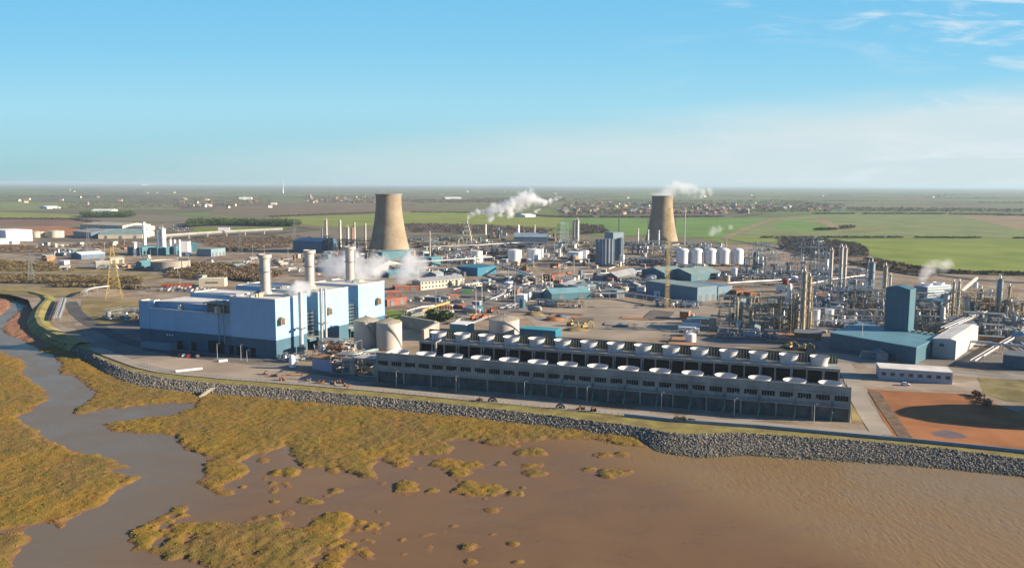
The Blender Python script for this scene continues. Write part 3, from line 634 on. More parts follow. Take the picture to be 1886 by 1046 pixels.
c = MB(); c.prism(fq(r0, r1, vf-.1, vf+.8), 0, 3.4, 0); c.prism(fq(r0-.02, r0+.4, vf+.85, vb-.02), 0, 9.6, 0); c.prism(fq(r1-.4, r1+.02, vf+.85, vb-.02), 0, 9.6, 0); c.done('basin_wall', [M_DC], f2)
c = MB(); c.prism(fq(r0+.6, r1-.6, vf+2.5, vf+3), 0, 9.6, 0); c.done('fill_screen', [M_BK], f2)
for k in range(15): cowl(f2, u2a+(u2b-u2a)*k/14, V2, 10.3, 14.6, 4.6)
c = MB(); c.tube([(*FL(r0, vf-.7), 11.6), (*FL(r1, vf-.7), 11.6)], .09, 5)
for k in range(60): c.bar((*FL(r0+(r1-r0)*k/59, vf-.7), 10.3), (*FL(r0+(r1-r0)*k/59, vf-.7), 11.6), .05)
c.done('handrail', [M_GG], f2)
for k in range(0, 15):
    u = u2a+(u2b-u2a)*k/14+1.5
    c = MB(); c.tube([(*FL(u, vf-.8), 9.3), (*FL(u, vf-1.4), 9.0), (*FL(u, vf-1.4), 0)], .3, 6); c.done('riser_pipe', [M_GG], f2, smooth=50)
c = MB(); u = ufor(816, 640, 6)[0]; c.tube([(*FL(u, vf-2), 0), (*FL(u, vf-2), 10.8), (*FL(u+1.2, vf+1), 11.4), (*FL(u+1.2, vf+3), 11.4)], .6, 8); c.done('supply_pipe', [M_CO], f2, smooth=50)
# concrete channel wall running left from the rear bank
cw = T('channel_wall', 'pale concrete channel wall between the cream tanks and the rear fan bank', 'concrete wall', G(738, 596.5))
p0, p1, p2 = G(739, 600)-G(738, 596.5), G(803, 612)-G(738, 596.5), G(779, 628)-G(738, 596.5)
def wallseg(mb, a, b, t, z0, z1, m=0):
    d = (b-a).to_2d().normalized(); nn = Vector((-d.y, d.x))*t/2; a2, b2 = a.to_2d(), b.to_2d()
    mb.prism([tuple(a2-nn), tuple(b2-nn), tuple(b2+nn), tuple(a2+nn)], z0, z1, m)
c = MB(); wallseg(c, p0, p1, 2.2, 0, 7.2); c.done('beam', [M_CO], cw)
c = MB(); wallseg(c, p1+Vector((1.5, -1.0, 0)), p2, 1.6, 0, 7.0); c.done('return_wall', [M_CO], cw)
# ================================================================= HYPERBOLIC TOWERS
def htower(px, by, s, lbl):
    g = G(px, by); t = T('cooling_tower', lbl, 'cooling tower', g, 0, 'two old hyperbolic concrete cooling towers')
    prof = [(27.8, 5.5), (26.2, 12), (24.4, 20), (22.4, 30), (20.6, 40), (19.1, 50), (18.0, 60), (17.35, 68), (17.3, 74), (17.6, 80), (17.9, 81.5)]
    prof = [(r*s, z*s) for r, z in prof]
    inner = [(r-.35, z) for r, z in reversed(prof)]
    c = MB(); c.lathe(0, 0, prof+inner, 72, 0, False); c.done('shell', [M_TC], t, smooth=60)
    c = MB(); r, z = prof[-1]; c.lathe(0, 0, [(r+.02, z-1.4), (r+.7, z-1.2), (r+.7, z), (r-.3, z+.02)], 72, 0, False); c.done('rim', [M_DC], t)
    c = MB(); n = 40; rb = prof[0][0]
    for k in range(n):
        a0, a1, a2 = 6.2832*k/n, 6.2832*(k+.5)/n, 6.2832*(k-.5)/n
        for aa in (a1, a2): c.bar(((rb+.6)*math.cos(a0), (rb+.6)*math.sin(a0), 0), (rb*math.cos(aa)*.995, rb*math.sin(aa)*.995, 5.6*s), .45)
    c.done('leg_ring', [M_DC], t)
    c = MB(); c.lathe(0, 0, [(rb+2.5, 0), (rb+2.5, 1.6), (rb+2.1, 1.6), (rb+2.1, .2)], 48, 0, False); c.done('basin', [M_DC], t)
    return t
htower(717, 466, 1.0, 'wide brown hyperbolic cooling tower beyond the station chimneys, with no plume')
htower(1218, 449.5, .955, 'hyperbolic cooling tower with steam at its rim, behind the row of white tanks')
# ================================================================= BLUE TOWER PLANT at the right
def shed_ab(name, lbl, cat, A, B, dep, eave, ridge=None, wall=None, roof=None, gable='front', group=None, doors=0, windows=0, rows=1, wcol=None, skew=None):
    """A, B: front base corners as survey pixels; the building runs dep metres away from the viewer."""
    a, b = G(*A), G(*B); w = (b-a).to_2d(); L = w.length; ang = math.atan2(w.y, w.x)
    t = T(name, lbl, cat, a, ang, group); wall = wall or M_TL; roof = roof or M_TR; e = .35
    c = MB()
    if ridge is None:
        c.prism([(0, 0), (L, 0), (L, dep), (0, dep)], 0, eave, 0); c.done('wall', [wall], t)
        c = MB(); c.prism([(-e*.3, -e*.3), (L+e*.3, -e*.3), (L+e*.3, dep+e*.3), (-e*.3, dep+e*.3)], eave+.02, eave+.32, 0, 0, True); c.done('roof', [roof], t)
    else:
        if gable == 'end':      # ridge parallel to the front
            V = [(0, 0, 0), (L, 0, 0), (L, dep, 0), (0, dep, 0), (0, 0, eave), (L, 0, eave), (L, dep, eave), (0, dep, eave), (0, dep/2, ridge), (L, dep/2, ridge)]
            c.add(V, [(0, 1, 5, 4), (1, 2, 6, 9, 5), (2, 3, 7, 6), (3, 0, 4, 8, 7)]); c.done('wall', [wall], t)
            k = .12; V = [(-e, -e, eave-.1+k), (L+e, -e, eave-.1+k), (L+e, dep/2, ridge+k), (-e, dep/2, ridge+k), (L+e, dep+e, eave-.1+k), (-e, dep+e, eave-.1+k)]
            V2 = [(x, y, z-.14) for x, y, z in V]; c = MB()
            c.add(V+V2, [(0, 1, 2, 3), (3, 2, 4, 5), (6, 9, 8, 7), (9, 11, 10, 8), (0, 6, 7, 1), (1, 7, 8, 2), (2, 8, 10, 4), (4, 10, 11, 5), (5, 11, 9, 3), (3, 9, 6, 0)])
        else:
            V = [(0, 0, 0), (L, 0, 0), (L, dep, 0), (0, dep, 0), (0, 0, eave), (L, 0, eave), (L, dep, eave), (0, dep, eave), (L/2, 0, ridge), (L/2, dep, ridge)]
            c.add(V, [(0, 1, 5, 8, 4), (1, 2, 6, 5), (2, 3, 7, 9, 6), (3, 0, 4, 7)]); c.done('wall', [wall], t)
            k = .12; V = [(-e, -e, eave-.1+k), (L/2, -e, ridge+k), (L+e, -e, eave-.1+k), (L+e, dep+e, eave-.1+k), (L/2, dep+e, ridge+k), (-e, dep+e, eave-.1+k)]
            V2 = [(x, y, z-.14) for x, y, z in V]; c = MB()
            c.add(V+V2, [(0, 1, 4, 5), (1, 2, 3, 4), (6, 11, 10, 7), (7, 10, 9, 8), (0, 6, 7, 1), (1, 7, 8, 2), (2, 8, 9, 3), (3, 9, 10, 4), (4, 10, 11, 5), (5, 11, 6, 0)])
        c.done('roof', [roof], t)
    for k in range(doors):
        c = MB(); x = L*(k+.5)/max(1, doors); dw = min(4.5, L/(doors*2)); dh = min(eave*.75, 5)
        c.prism([(x-dw/2, -.12), (x+dw/2, -.12), (x+dw/2, -.01), (x-dw/2, -.01)], 0, dh, 0); c.done('door', [M_DG], t)
    for r in range(rows if windows else 0):
        zz = eave*(r+.42)/rows
        for k in range(windows):
            x = L*(k+.5)/windows; ww = L/windows*.5; c = MB()
            c.prism([(x-ww/2, -.1), (x+ww/2, -.1), (x+ww/2, -.01), (x-ww/2, -.01)], zz, zz+min(1.6, eave/rows*.42), 0, 0, True); c.done('window', [wcol or M_GL], t)
    return t
BTO = G(1628, 661)
ang = math.atan2(UF.y, UF.x)
M_BT = mat('blue_green_cladding', (.045, .125, .16), .5, .05, .06, spec=.4, streak=.15, panel=True)
M_BR = mat('blue_green_roof', (.11, .25, .29), .6, .08, .08, streak=.15, panel=True)
bt = T('blue_tower_building', 'tall blue green tower on a low wide shed, beside the white gable shed', 'industrial building')
# low hall: front base corners from the survey; the tower stands on it
h0 = G(1528, 641); h1 = G(1686, 671); h2 = G(1733, 647); hv = (G(1733, 647)-G(1686, 671)).to_2d(); hu = (h1-h0).to_2d(); hz = 9.0
hub = h0.to_2d()+hv*1.0
c = MB(); q = [tuple(h0.to_2d()), tuple(h1.to_2d()), tuple(h1.to_2d()+hv), tuple(h0.to_2d()+hv)]
c.prism(q, 0, hz, 0); c.done('low_hall', [M_BT], bt)
c = MB(); ce_ = Vector((sum(p[0] for p in q)/4, sum(p[1] for p in q)/4)); q2 = [tuple(ce_+(Vector(p)-ce_)*1.008) for p in q]
c.prism(q2, hz+.02, hz+.35, 0, 0, True); c.done('roof', [M_BR], bt)
def onroof(px, py, z): return G(px, py, z).to_2d()
t0 = onroof(1640, 619, hz); t1 = onroof(1672, 612.5, hz); t2 = onroof(1695, 607, hz)
un = hu.normalized(); vn = hv.normalized(); w_ = (t1-t0).length*1.12
tw = [t1-un*15.5, t1, t1+vn*11, t1+vn*11-un*15.5]
zt = CAM_H-t1.length*(541-345)/FPX*1.0
zt = CAM_H + ray(1677, 535).z*(t1.length/math.hypot(ray(1677, 535).x, ray(1677, 535).y))
TT = T('tower', '', 'x'); bpy.data.objects.remove(TT)
c = MB(); c.prism([tuple(p) for p in tw], hz+.36, zt, 0); c.done('tower', [M_BT], bt)
c = MB(); c.prism([tuple(p) for p in (tw[0]-un*.2-vn*.2, tw[1]+un*.2-vn*.2, tw[2]+un*.2+vn*.2, tw[3]-un*.2+vn*.2)], zt+.02, zt+.3, 0, 0, True)
mid0 = (tw[0]+tw[1])/2; mid1 = (tw[2]+tw[3])/2
c.add([(*tw[0], zt+.31), (*tw[1], zt+.31), (*tw[2], zt+.31), (*tw[3], zt+.31), (*mid0, zt+2.0), (*mid1, zt+2.0)], [(0, 1, 4), (1, 2, 5, 4), (2, 3, 5), (3, 0, 4, 5)])
c.done('tower_roof', [M_TL], bt)
d = MB(); 
for k in range(4):
    p = h0.to_2d()+hu*(.18+.2*k)-vn*.1; d.prism([tuple(p), tuple(p+un*4), tuple(p+un*4+vn*.08), tuple(p+vn*.08)], 0, 4.5, 0)
d.done('door', [M_DG], bt)
for k in range(6):
    p = h0.to_2d()+hu*(.55+.07*k)+hv*.93; d = MB(); d.box(p.x, p.y, hz+.36, 2, 2, 1.2, ang); d.done('roof_vent', [M_CM], bt)
wg = T('white_gable_shed', 'white sided shed with pale roof at the corner of the blue tower building', 'shed')
a0, a1, a2_ = G(1716, 657), G(1759, 663), G(1800, 632)
wu = (a1-a0).to_2d(); wv = (a2_-a1).to_2d(); A2 = a0.to_2d(); zz = 10.5
c = MB(); c.prism([tuple(A2), tuple(A2+wu), tuple(A2+wu+wv), tuple(A2+wv)], 0, zz, 0); c.done('wall', [mat('off_white_cladding', (.40, .41, .40), .6, .06, .1, streak=.2)], wg)
c = MB(); m0 = A2+wu*.5
V = [(*(A2-wu*.02), zz), (*(A2+wu*1.02), zz), (*(A2+wu*1.02+wv), zz), (*(A2-wu*.02+wv), zz), (*(A2+wu*.75), zz+1.0), (*(A2+wu*.75+wv), zz+1.0)]
c.add([(x, y, z+.03) for x, y, z in V], [(0, 1, 4), (1, 2, 5, 4), (2, 3, 5), (3, 0, 4, 5)]); c.done('roof', [M_RF], wg)
c = MB(); q = A2+wu*.3; n_ = Vector((wu.y, -wu.x)).normalized()*.1
c.prism([tuple(q+n_), tuple(q+wu*.2+n_), tuple(q+wu*.2+n_*.1), tuple(q+n_*.1)], 6.5, 8.2, 0, 0, True); c.done('window', [M_GL], wg)
# long office behind the orange yard
shed_ab('long_office', 'long low white office with a row of windows beside the orange earth yard', 'office', (1619, 699), (1753.5, 708), 13.5, 5.6, None, mat('pale_blue_render', (.34, .38, .42), .8, .06, .2), M_RF, windows=8, rows=1)
# ================================================================= GROUND PATCHES, ROADS, FIELDS
def strip(name, px, w, z, ma, kind='structure', n=None):
    n = n or max(8, len(px)*4); P = interp(px, n, 0); vs = []
    for i in range(n):
        d = P[min(i+1, n-1)]-P[max(i-1, 0)]; d = d/np.linalg.norm(d); nn = np.array((-d[1], d[0], 0)); ww = w if not isinstance(w, tuple) else w[0]+(w[1]-w[0])*i/(n-1)
        vs += [tuple(P[i]-nn*ww/2), tuple(P[i]+nn*ww/2)]
    mb = MB(); mb.add([(x, y, 0) for x, y, _ in vs], [(2*i, 2*i+2, 2*i+3, 2*i+1) for i in range(n-1)])
    return ST(mb.done(name, ma, loc=(0, 0, z)), kind)
def soil(name, c, v=.25, sc=.05, c2=None): return mat(name, c, .95, v, sc, col2=c2, spec=.1, streak=0)
S_TAN = soil('tan_hardstanding', (.34, .27, .20), .2, .03); S_GRY = soil('grey_yard', (.19, .168, .142), .25, .04)
S_PAD = soil('concrete_pad', (.30, .245, .18), .16, .025, (.34, .275, .20)); S_ORG = soil('orange_earth', (.31, .13, .052), .25, .04)
S_GRN = soil('winter_wheat', (.17, .225, .042), .14, .01, (.205, .24, .05)); S_GR2 = soil('green_crop', (.145, .235, .06), .14, .008)
S_OLV = soil('olive_field', (.215, .24, .06), .15, .01); S_BRN = soil('brown_field', (.185, .14, .09), .15, .006); S_TNF = soil('tan_field', (.27, .2, .115), .15, .01)
S_LWN = soil('lawn_grass', (.15, .20, .035), .25, .1); S_DRY = soil('dry_grass', (.25, .19, .085), .3, .04); S_HED = soil('scrub_floor', (.105, .075, .05), .3, .03)
S_GYF = soil('grey_green_field', (.19, .215, .085), .18, .012)
F = psheet
F('field', [(1406, 440), (1335, 437), (1290, 440), (1330, 448), (1440, 447), (1520, 441), (1580, 447), (1600, 470), (1640, 484), (1690, 494), (1741, 502), (1819, 506), (2060, 508), (2060, 440)], .30, S_GRN)
F('field', [(1330, 437), (1406, 439.2), (2060, 439.2), (2060, 415), (1800, 400), (1740, 396), (1560, 393), (1500, 396), (1420, 402), (1368, 420)], .34, S_GYF)
F('field', [(1245, 401), (1420, 401), (1366, 421), (1330, 437), (1245, 437)], .38, S_GR2)
F('field', [(1420, 402), (1430, 402), (1375, 424), (1340, 440), (1325, 440), (1366, 421)], .42, S_TNF)
F('field', [(1455, 404), (1540, 418), (1555, 424), (1500, 426), (1420, 422)], .40, S_GR2)
F('field', [(1520, 405), (1560, 424), (1610, 420), (1640, 422), (1540, 426), (1500, 404)], .44, S_TNF)
F('field', [(1760, 397), (2060, 401), (2060, 425), (1870, 422), (1830, 412)], .40, S_TNF)
F('field', [(1040, 402), (1192, 402), (1192, 434), (1100, 434), (1020, 420)], .36, S_GR2)
F('field', [(740, 390), (880, 391), (1040, 402), (1020, 420), (900, 415), (800, 410), (744, 412)], .32, S_OLV)
F('field', [(500, 401), (690, 394), (690, 416), (600, 418), (560, 414), (545, 405)], .32, S_OLV)
F('field', [(400, 382), (690, 374), (740, 380), (880, 384), (690, 394), (480, 400), (380, 397)], .30, S_BRN)
F('field', [(360, 420), (540, 418), (500, 426), (350, 430)], .33, S_LWN)
F('field', [(0, 372), (330, 378), (330, 386), (0, 388)], .28, S_GYF)
F('field', [(-60, 388), (150, 396), (140, 404), (-60, 402)], .31, S_OLV)
F('field', [(-60, 402), (140, 404), (180, 412), (100, 416), (-60, 415)], .29, soil('ploughed_field', (.20, .125, .085), .15, .01))
F('earth_bank', [(-40, 421), (110, 416), (145, 420), (170, 440), (80, 428)], .25, soil('red_earth', (.33, .16, .085), .2, .02))
F('pad', [(965, 582), (1100, 553), (1160, 553), (1225, 562), (1350, 566), (1352, 602), (1250, 620), (1140, 627), (1000, 612)], .05, S_PAD)
F('yard', [(140, 606), (256, 588), (300, 640), (520, 662), (640, 692), (690, 702), (600, 710), (500, 702), (420, 696.5), (330, 687), (260, 671), (168, 637)], .05, S_GRY)
F('yard', [(300, 655), (520, 678), (640, 700), (690, 708), (600, 710), (420, 695), (300, 680), (240, 662)], .09, S_TAN)
F('yard', [(720, 540), (860, 528), (1000, 538), (1010, 560), (900, 590), (760, 566)], .04, S_GRY)
F('yard', [(1228, 634), (1420, 640), (1560, 652), (1886, 690), (1886, 655), (1700, 640), (1500, 612), (1250, 622)], .04, S_GRY)
F('yard', [(800, 645), (1555, 708), (1550, 690), (1540, 676), (780, 622)], .03, S_GRY)
F('yard', [(1360, 560), (1480, 545), (1640, 575), (1640, 610), (1520, 640), (1380, 610)], .035, S_GRY)
F('yard', [(1560, 704), (1605, 700), (1770, 705), (1810, 700), (1815, 722), (1600, 714)], .055, S_TAN)
F('yard', [(1740, 690), (1886, 700), (1886, 694), (1740, 680)], .058, S_TAN)
F('earth_yard', [(1598, 716), (1650, 720), (1790, 726), (1850, 750), (1960, 790), (1960, 838), (1886, 829), (1700, 812), (1640, 804)], .06, S_ORG)
F('grass_verge', [(1800, 696), (1980, 705), (1980, 750), (1850, 738), (1810, 724)], .065, soil('verge_grass', (.20, .165, .07), .35, .08))
F('lawn', [(712, 571), (760, 574), (835, 587), (800, 595), (745, 594), (715, 585)], .07, S_LWN)
F('lawn', [(1590, 752), (1608, 778), (1570, 779), (1566, 750)], .07, S_DRY)
F('dry_ground', [(150, 548), (255, 552), (256, 586), (190, 600), (150, 575)], .05, S_DRY)
F('dry_ground', [(-40, 524), (180, 528), (150, 545), (90, 548), (-40, 538)], .05, S_DRY)
F('dry_ground', [(-60, 470), (150, 490), (300, 505), (300, 515), (-60, 505)], .05, S_DRY)
F('scrub_floor', [(300, 486), (470, 488), (520, 505), (480, 520), (300, 512)], .06, S_HED)
F('scrub_floor', [(-60, 506), (260, 514), (260, 524), (-60, 524)], .06, S_HED)
F('scrub_floor', [(1430, 438), (1520, 441), (1590, 452), (1600, 474), (1500, 475), (1440, 462)], .45, soil('heath_scrub', (.15, .10, .075), .25, .02))
F('scrub_floor', [(1066, 416), (1110, 418), (1120, 430), (1060, 432)], .46, soil('heath_scrub', (.15, .10, .075), .25, .02))
F('scrub_floor', [(744, 412), (900, 416), (1020, 424), (1000, 432), (760, 428)], .43, soil('heath_scrub', (.15, .10, .075), .25, .02))
strip('road', [(172, 641), (200, 652), (232, 664), (262, 674.5), (300, 683), (345, 688.5), (420, 695), (500, 701), (600, 709), (700, 717.5), (800, 727), (880, 735), (1000, 746), (1060, 752), (1150, 761), (1210, 767), (1300, 775), (1400, 782), (1500, 791), (1625, 801)], 7.5, .12, soil('pale_road', (.33, .285, .225), .1, .08))
strip('road', [(1625, 801), (1600, 765), (1582, 735), (1570, 700), (1553, 668)], 8, .121, soil('pale_road', (.33, .285, .225), .1, .08))
strip('road', [(1240, 640), (1400, 650), (1545, 662), (1700, 678), (1886, 697), (1980, 706)], 9, .1, M_RD)
strip('road', [(130, 556), (140, 575), (160, 592), (190, 607), (225, 625), (290, 645), (400, 660)], 9, .1, M_AS)
strip('road', [(960, 640), (1230, 648)], 6, .1, M_RD)
strip('road', [(700, 540), (800, 545), (950, 562), (1000, 590)], 7, .1, M_RD)
strip('road', [(720, 505), (900, 512), (1100, 525), (1200, 540), (1350, 570)], 7, .1, M_RD)
strip('road', [(1000, 562), (1100, 555), (1220, 566), (1340, 572)], 1.6, .1, soil('pale_road', (.33, .285, .225), .1, .08))
strip('road', [(1240, 605), (1350, 574), (1460, 560)], 2.4, .13, soil('pale_road', (.33, .285, .225), .1, .08))
strip('road', [(1500, 470), (1600, 486), (1700, 503), (1800, 516), (1900, 522), (2060, 526)], 12, .5, M_AS)
strip('road', [(1330, 440), (1420, 455), (1500, 470)], 12, .5, M_AS)
strip('road', [(-60, 522), (120, 527), (250, 532), (420, 538), (520, 540)], 8, .1, M_RD)
strip('road', [(-60, 500), (200, 507), (310, 505), (420, 492), (520, 478), (640, 470), (760, 500)], 9, .1, M_RD)
strip('road', [(-60, 470), (120, 478), (220, 500)], 7, .1, M_RD)
strip('road', [(1380, 500), (1480, 512), (1600, 530), (1690, 545)], 7, .1, M_RD)
strip('track', [(1610, 722), (1635, 760), (1668, 806)], 5, .16, soil('dark_track', (.17, .115, .075), .3, .3))
# green flood bank at the left, with a crest path
fb = MB(); P = interp([(-60, 536), (0, 535), (55, 538), (82, 545), (88, 553), (74, 568), (68, 584), (75, 600), (100, 615), (126, 626), (150, 634)], 40, 0)
vs = []
for i in range(40):
    d = P[min(i+1, 39)]-P[max(i-1, 0)]; d /= np.linalg.norm(d); nn = np.array((-d[1], d[0], 0))
    for o_, z in ((-8, -4.2), (-4, 0), (-1.5, 1.2), (1, 1.3), (6, .05)): vs.append(tuple(P[i]+nn*o_+np.array((0, 0, z))))
fb.add(vs, [(5*i+k, 5*i+k+1, 5*i+k+6, 5*i+k+5) for i in range(39) for k in range(4)])
for i in range(len(fb.f)): pass
ST(fb.done('flood_bank', mat('dyke_grass', (.25, .235, .055), .95, .3, .06, col2=(.28, .22, .075))))
# wet pool in the orange yard
F('puddle', [(1712, 797), (1740, 791), (1770, 798), (1785, 806), (1750, 808), (1725, 803)], .075, mat('puddle_water', (.16, .10, .07), .4, .2, .2, spec=.2))

# patched hardstanding all over the works, laid to the site grid
_pr = random.Random(31); _za = math.atan2(UF.y, UF.x)
_zones = [(700, 1240, 440, 545), (1230, 1640, 470, 640), (560, 760, 460, 505), (20, 480, 440, 505), (1640, 1886, 560, 660), (760, 1240, 545, 600)]
_pm = [soil('patch_pale', (.42, .36, .28), .15, .1), soil('patch_dark', (.15, .13, .11), .2, .1), soil('patch_grey', (.27, .25, .22), .15, .1), soil('patch_rust', (.36, .2, .11), .2, .1), soil('patch_sand', (.45, .35, .23), .15, .1)]
for i in range(110):
    x0, x1, y0, y1 = _zones[min(5, int(_pr.random()**1.3*6))]; g = G(_pr.uniform(x0, x1), _pr.uniform(y0, y1)); L, D = _pr.uniform(10, 46), _pr.uniform(5, 20)
    if _pr.random() < .5: L, D = D, L
    c_, s_ = math.cos(_za), math.sin(_za); pts = []
    for a, b in ((-1, -1), (-.2, -1.05), (1, -1), (1.05, .3), (1, 1), (.1, .95), (-1, 1), (-.94, 0)):
        a *= L/2*_pr.uniform(.9, 1.1); b *= D/2*_pr.uniform(.88, 1.12); pts.append((g.x+a*c_-b*s_, g.y+a*s_+b*c_))
    sheet('hardstanding', pts, .012+i*.0007 if i < 40 else .2+i*.004, _pm[i % 5])
# ================================================================= BUILDERS FOR THE WORKS
def tank(lbl, px, by, wpx, ty, ma=None, roof='cone', group=None, stand=0, name='storage_tank', n=28):
    mp = MPP(px, by); r = wpx*mp/2; h = max(2, HZ(px, by, ty)); g = G(px, by); g.y += r*.9
    t = T(name, lbl, 'silo' if name == 'silo' else 'storage tank', g, 0, group); ma = ma or M_WH; z0 = stand
    c = MB(); c.lathe(0, 0, [(r, z0), (r, h)], n, 0, False); c.done('shell', [ma], t, smooth=30)
    rise = {'cone': .16*r, 'dome': .35*r, 'flat': .02*r, 'sunk': -.05*r}[roof]
    c = MB()
    if roof == 'dome': c.lathe(0, 0, [(r+.1, h), (r*.8, h+rise*.5), (r*.45, h+rise*.88), (.01, h+rise)], n, 0, False)
    elif roof == 'sunk': c.lathe(0, 0, [(r+.15, h-.5), (r+.15, h), (r-.2, h), (r-.2, h-1.2), (.01, h-1.0)], n, 0, False)
    else: c.lathe(0, 0, [(r+.12, h-.1), (r+.12, h+.12), (.01, h+rise+.12)], n, 0, False)
    c.done('tank_roof', [M_BU if roof == 'sunk' else ma], t, smooth=20)
    c = MB(); c.tube([((r+.1)*math.cos(6.2832*i/24), (r+.1)*math.sin(6.2832*i/24), h+.9) for i in range(25)], .07, 4)
    for i in range(24): c.bar(((r+.1)*math.cos(6.2832*i/24), (r+.1)*math.sin(6.2832*i/24), h+.1), ((r+.1)*math.cos(6.2832*i/24), (r+.1)*math.sin(6.2832*i/24), h+.9), .05)
    c.done('handrail', [M_GS], t)
    if stand:
        c = MB(); c.lathe(0, 0, [(r*.97, z0), (r*.3, z0*.35)], n, 0, False)
        for i in range(8): a = 6.2832*i/8; c.bar((r*.9*math.cos(a), r*.9*math.sin(a), 0), (r*.9*math.cos(a), r*.9*math.sin(a), z0+.3), .25)
        c.done('hopper_stand', [M_GS], t)
    else:
        c = MB(); a = -.6; c.box((r+.3)*math.cos(a), (r+.3)*math.sin(a), 0, .5, .5, h+.8); c.done('ladder', [M_GS], t)
    return t
def column(lbl, px, by, ty, wpx, ma=None, plat=4, top=None, group=None, cage=True, name='distillation_column', cat='process column', kit=None):
    mp = MPP(px, by); r = max(.35, wpx*mp/2); h = HZ(px, by, ty); g = G(px, by)
    t = T(name, lbl, cat, g, 0, group); ma = ma or M_CR; kit = kit or M_YS
    c = MB(); c.lathe(0, 0, [(r*1.25, 0), (r*1.05, min(3, h*.1)), (r, min(3.2, h*.1)), (r, h-r*.8), (r*.8, h-r*.35), (r*.4, h-.05), (.01, h)], 18, 0, False); c.done('shell', [ma], t, smooth=40)
    for k in range(plat):
        z = h*(.28+.68*(k+.5*0)/max(1, plat-1)) if plat > 1 else h*.85
        c = MB(); R2 = r+1.1
        c.lathe(0, 0, [(r+.02, z), (R2, z), (R2, z+.18), (r+.02, z+.18)], 16, 0, False)
        c.tube([(R2*math.cos(6.2832*i/16), R2*math.sin(6.2832*i/16), z+1.15) for i in range(17)], .09, 4)
        for i in range(8): a = 6.2832*i/8; c.bar((R2*math.cos(a), R2*math.sin(a), z), (R2*math.cos(a), R2*math.sin(a), z+1.15), .06)
        c.done('platform', [kit], t)
    if cage:
        c = MB()
        for s in (-.35, .35): c.bar(((r+.5), s, .2), ((r+.5), s, h*.96), .07)
        for i in range(int(h/1.6)): c.bar((r+.5, -.35, .8+i*1.6), (r+.5, .35, .8+i*1.6), .06)
        c.done('ladder', [kit], t)
        c = MB(); c.tube([(0, 0, h-.3), (0, 0, h+r*1.3), (-r*.8-.5, -.3, h+r*1.5), (-r-1.0, -.5, h+.2), (-r-1.0, -.5, 2)], min(.4, r*.35), 8); c.done('overhead_pipe', [M_SV], t, smooth=60)
    return t
def slimstack(lbl, px, by, ty, wpx, ma=None, group=None, bands=False, name='vent_stack', cat='stack'):
    mp = MPP(px, by); r = max(.3, wpx*mp/2); h = HZ(px, by, ty); t = T(name, lbl, cat, G(px, by), 0, group)
    c = MB(); c.lathe(0, 0, [(r*1.5, 0), (r*1.15, h*.12), (r, h*.5), (r*.9, h), (r*.6, h), (r*.6, h-1)], 16, 0, True); c.done('shaft', [ma or M_WH], t, smooth=40)
    c = MB(); z = h*.86; c.lathe(0, 0, [(r, z), (r+.9, z), (r+.9, z+.2), (r, z+.2)], 14, 0, False)
    c.tube([((r+.9)*math.cos(.3927*i), (r+.9)*math.sin(.3927*i), z+1.1) for i in range(17)], .07, 4); c.done('platform', [M_GS], t)
    c = MB(); c.box(r+.2, 0, 0, .35, .6, h*.95); c.done('ladder', [M_GS], t)
    return t
def lattice(lbl, px, by, ty, wb, wt, ma, cat='lattice mast', name='lattice_mast', group=None, arms=0, n=10, rod=.16, plats=0):
    h = HZ(px, by, ty); t = T(name, lbl, cat, G(px, by), .35, group)
    def cr(z):
        w = (wb+(wt-wb)*(z/h)**.75)/2; return [Vector((a*w, b*w, z)) for a, b in ((-1, -1), (1, -1), (1, 1), (-1, 1))]
    c = MB(); zs = [h*(1-(1-i/n)**1.25) for i in range(n+1)]
    for i in range(n):
        A, B = cr(zs[i]), cr(zs[i+1])
        for k in range(4):
            c.bar(A[k], B[k], rod*1.5); c.bar(A[k], B[(k+1) % 4], rod*.75); c.bar(A[(k+1) % 4], B[k], rod*.75); c.bar(B[k], B[(k+1) % 4], rod*.75)
    c.done('lattice', [ma], t)
    for k in range(arms):
        z = h*(.68+.13*k); w = wb*(.75-.12*abs(k-.6)); c = MB()
        for s in (-1, 1):
            tip = Vector((s*w, 0, z+.3)); A = cr(z); B = cr(z+1.8)
            for q in ((1, 2) if s > 0 else (0, 3)): c.bar(A[q], tip, rod*.8); c.bar(B[q], tip, rod*.8)
            c.bar(tip, tip-Vector((0, 0, 2.2)), rod*.7)
        c.done('cross_arm', [ma], t)
    for k in range(plats):
        z = h*(k+.7)/plats*.97; w = (wb+(wt-wb)*(z/h)**.75)/2+.9; c = MB(); c.prism([(-w, -w), (w, -w), (w, w), (-w, w)], z, z+.2, 0, 0, True)
        for a, b in ((-1, -1), (1, -1), (1, 1), (-1, 1)): c.bar((a*w, b*w, z), (a*w, b*w, z+1.1), .07)
        c.done('platform', [ma], t)
    return t
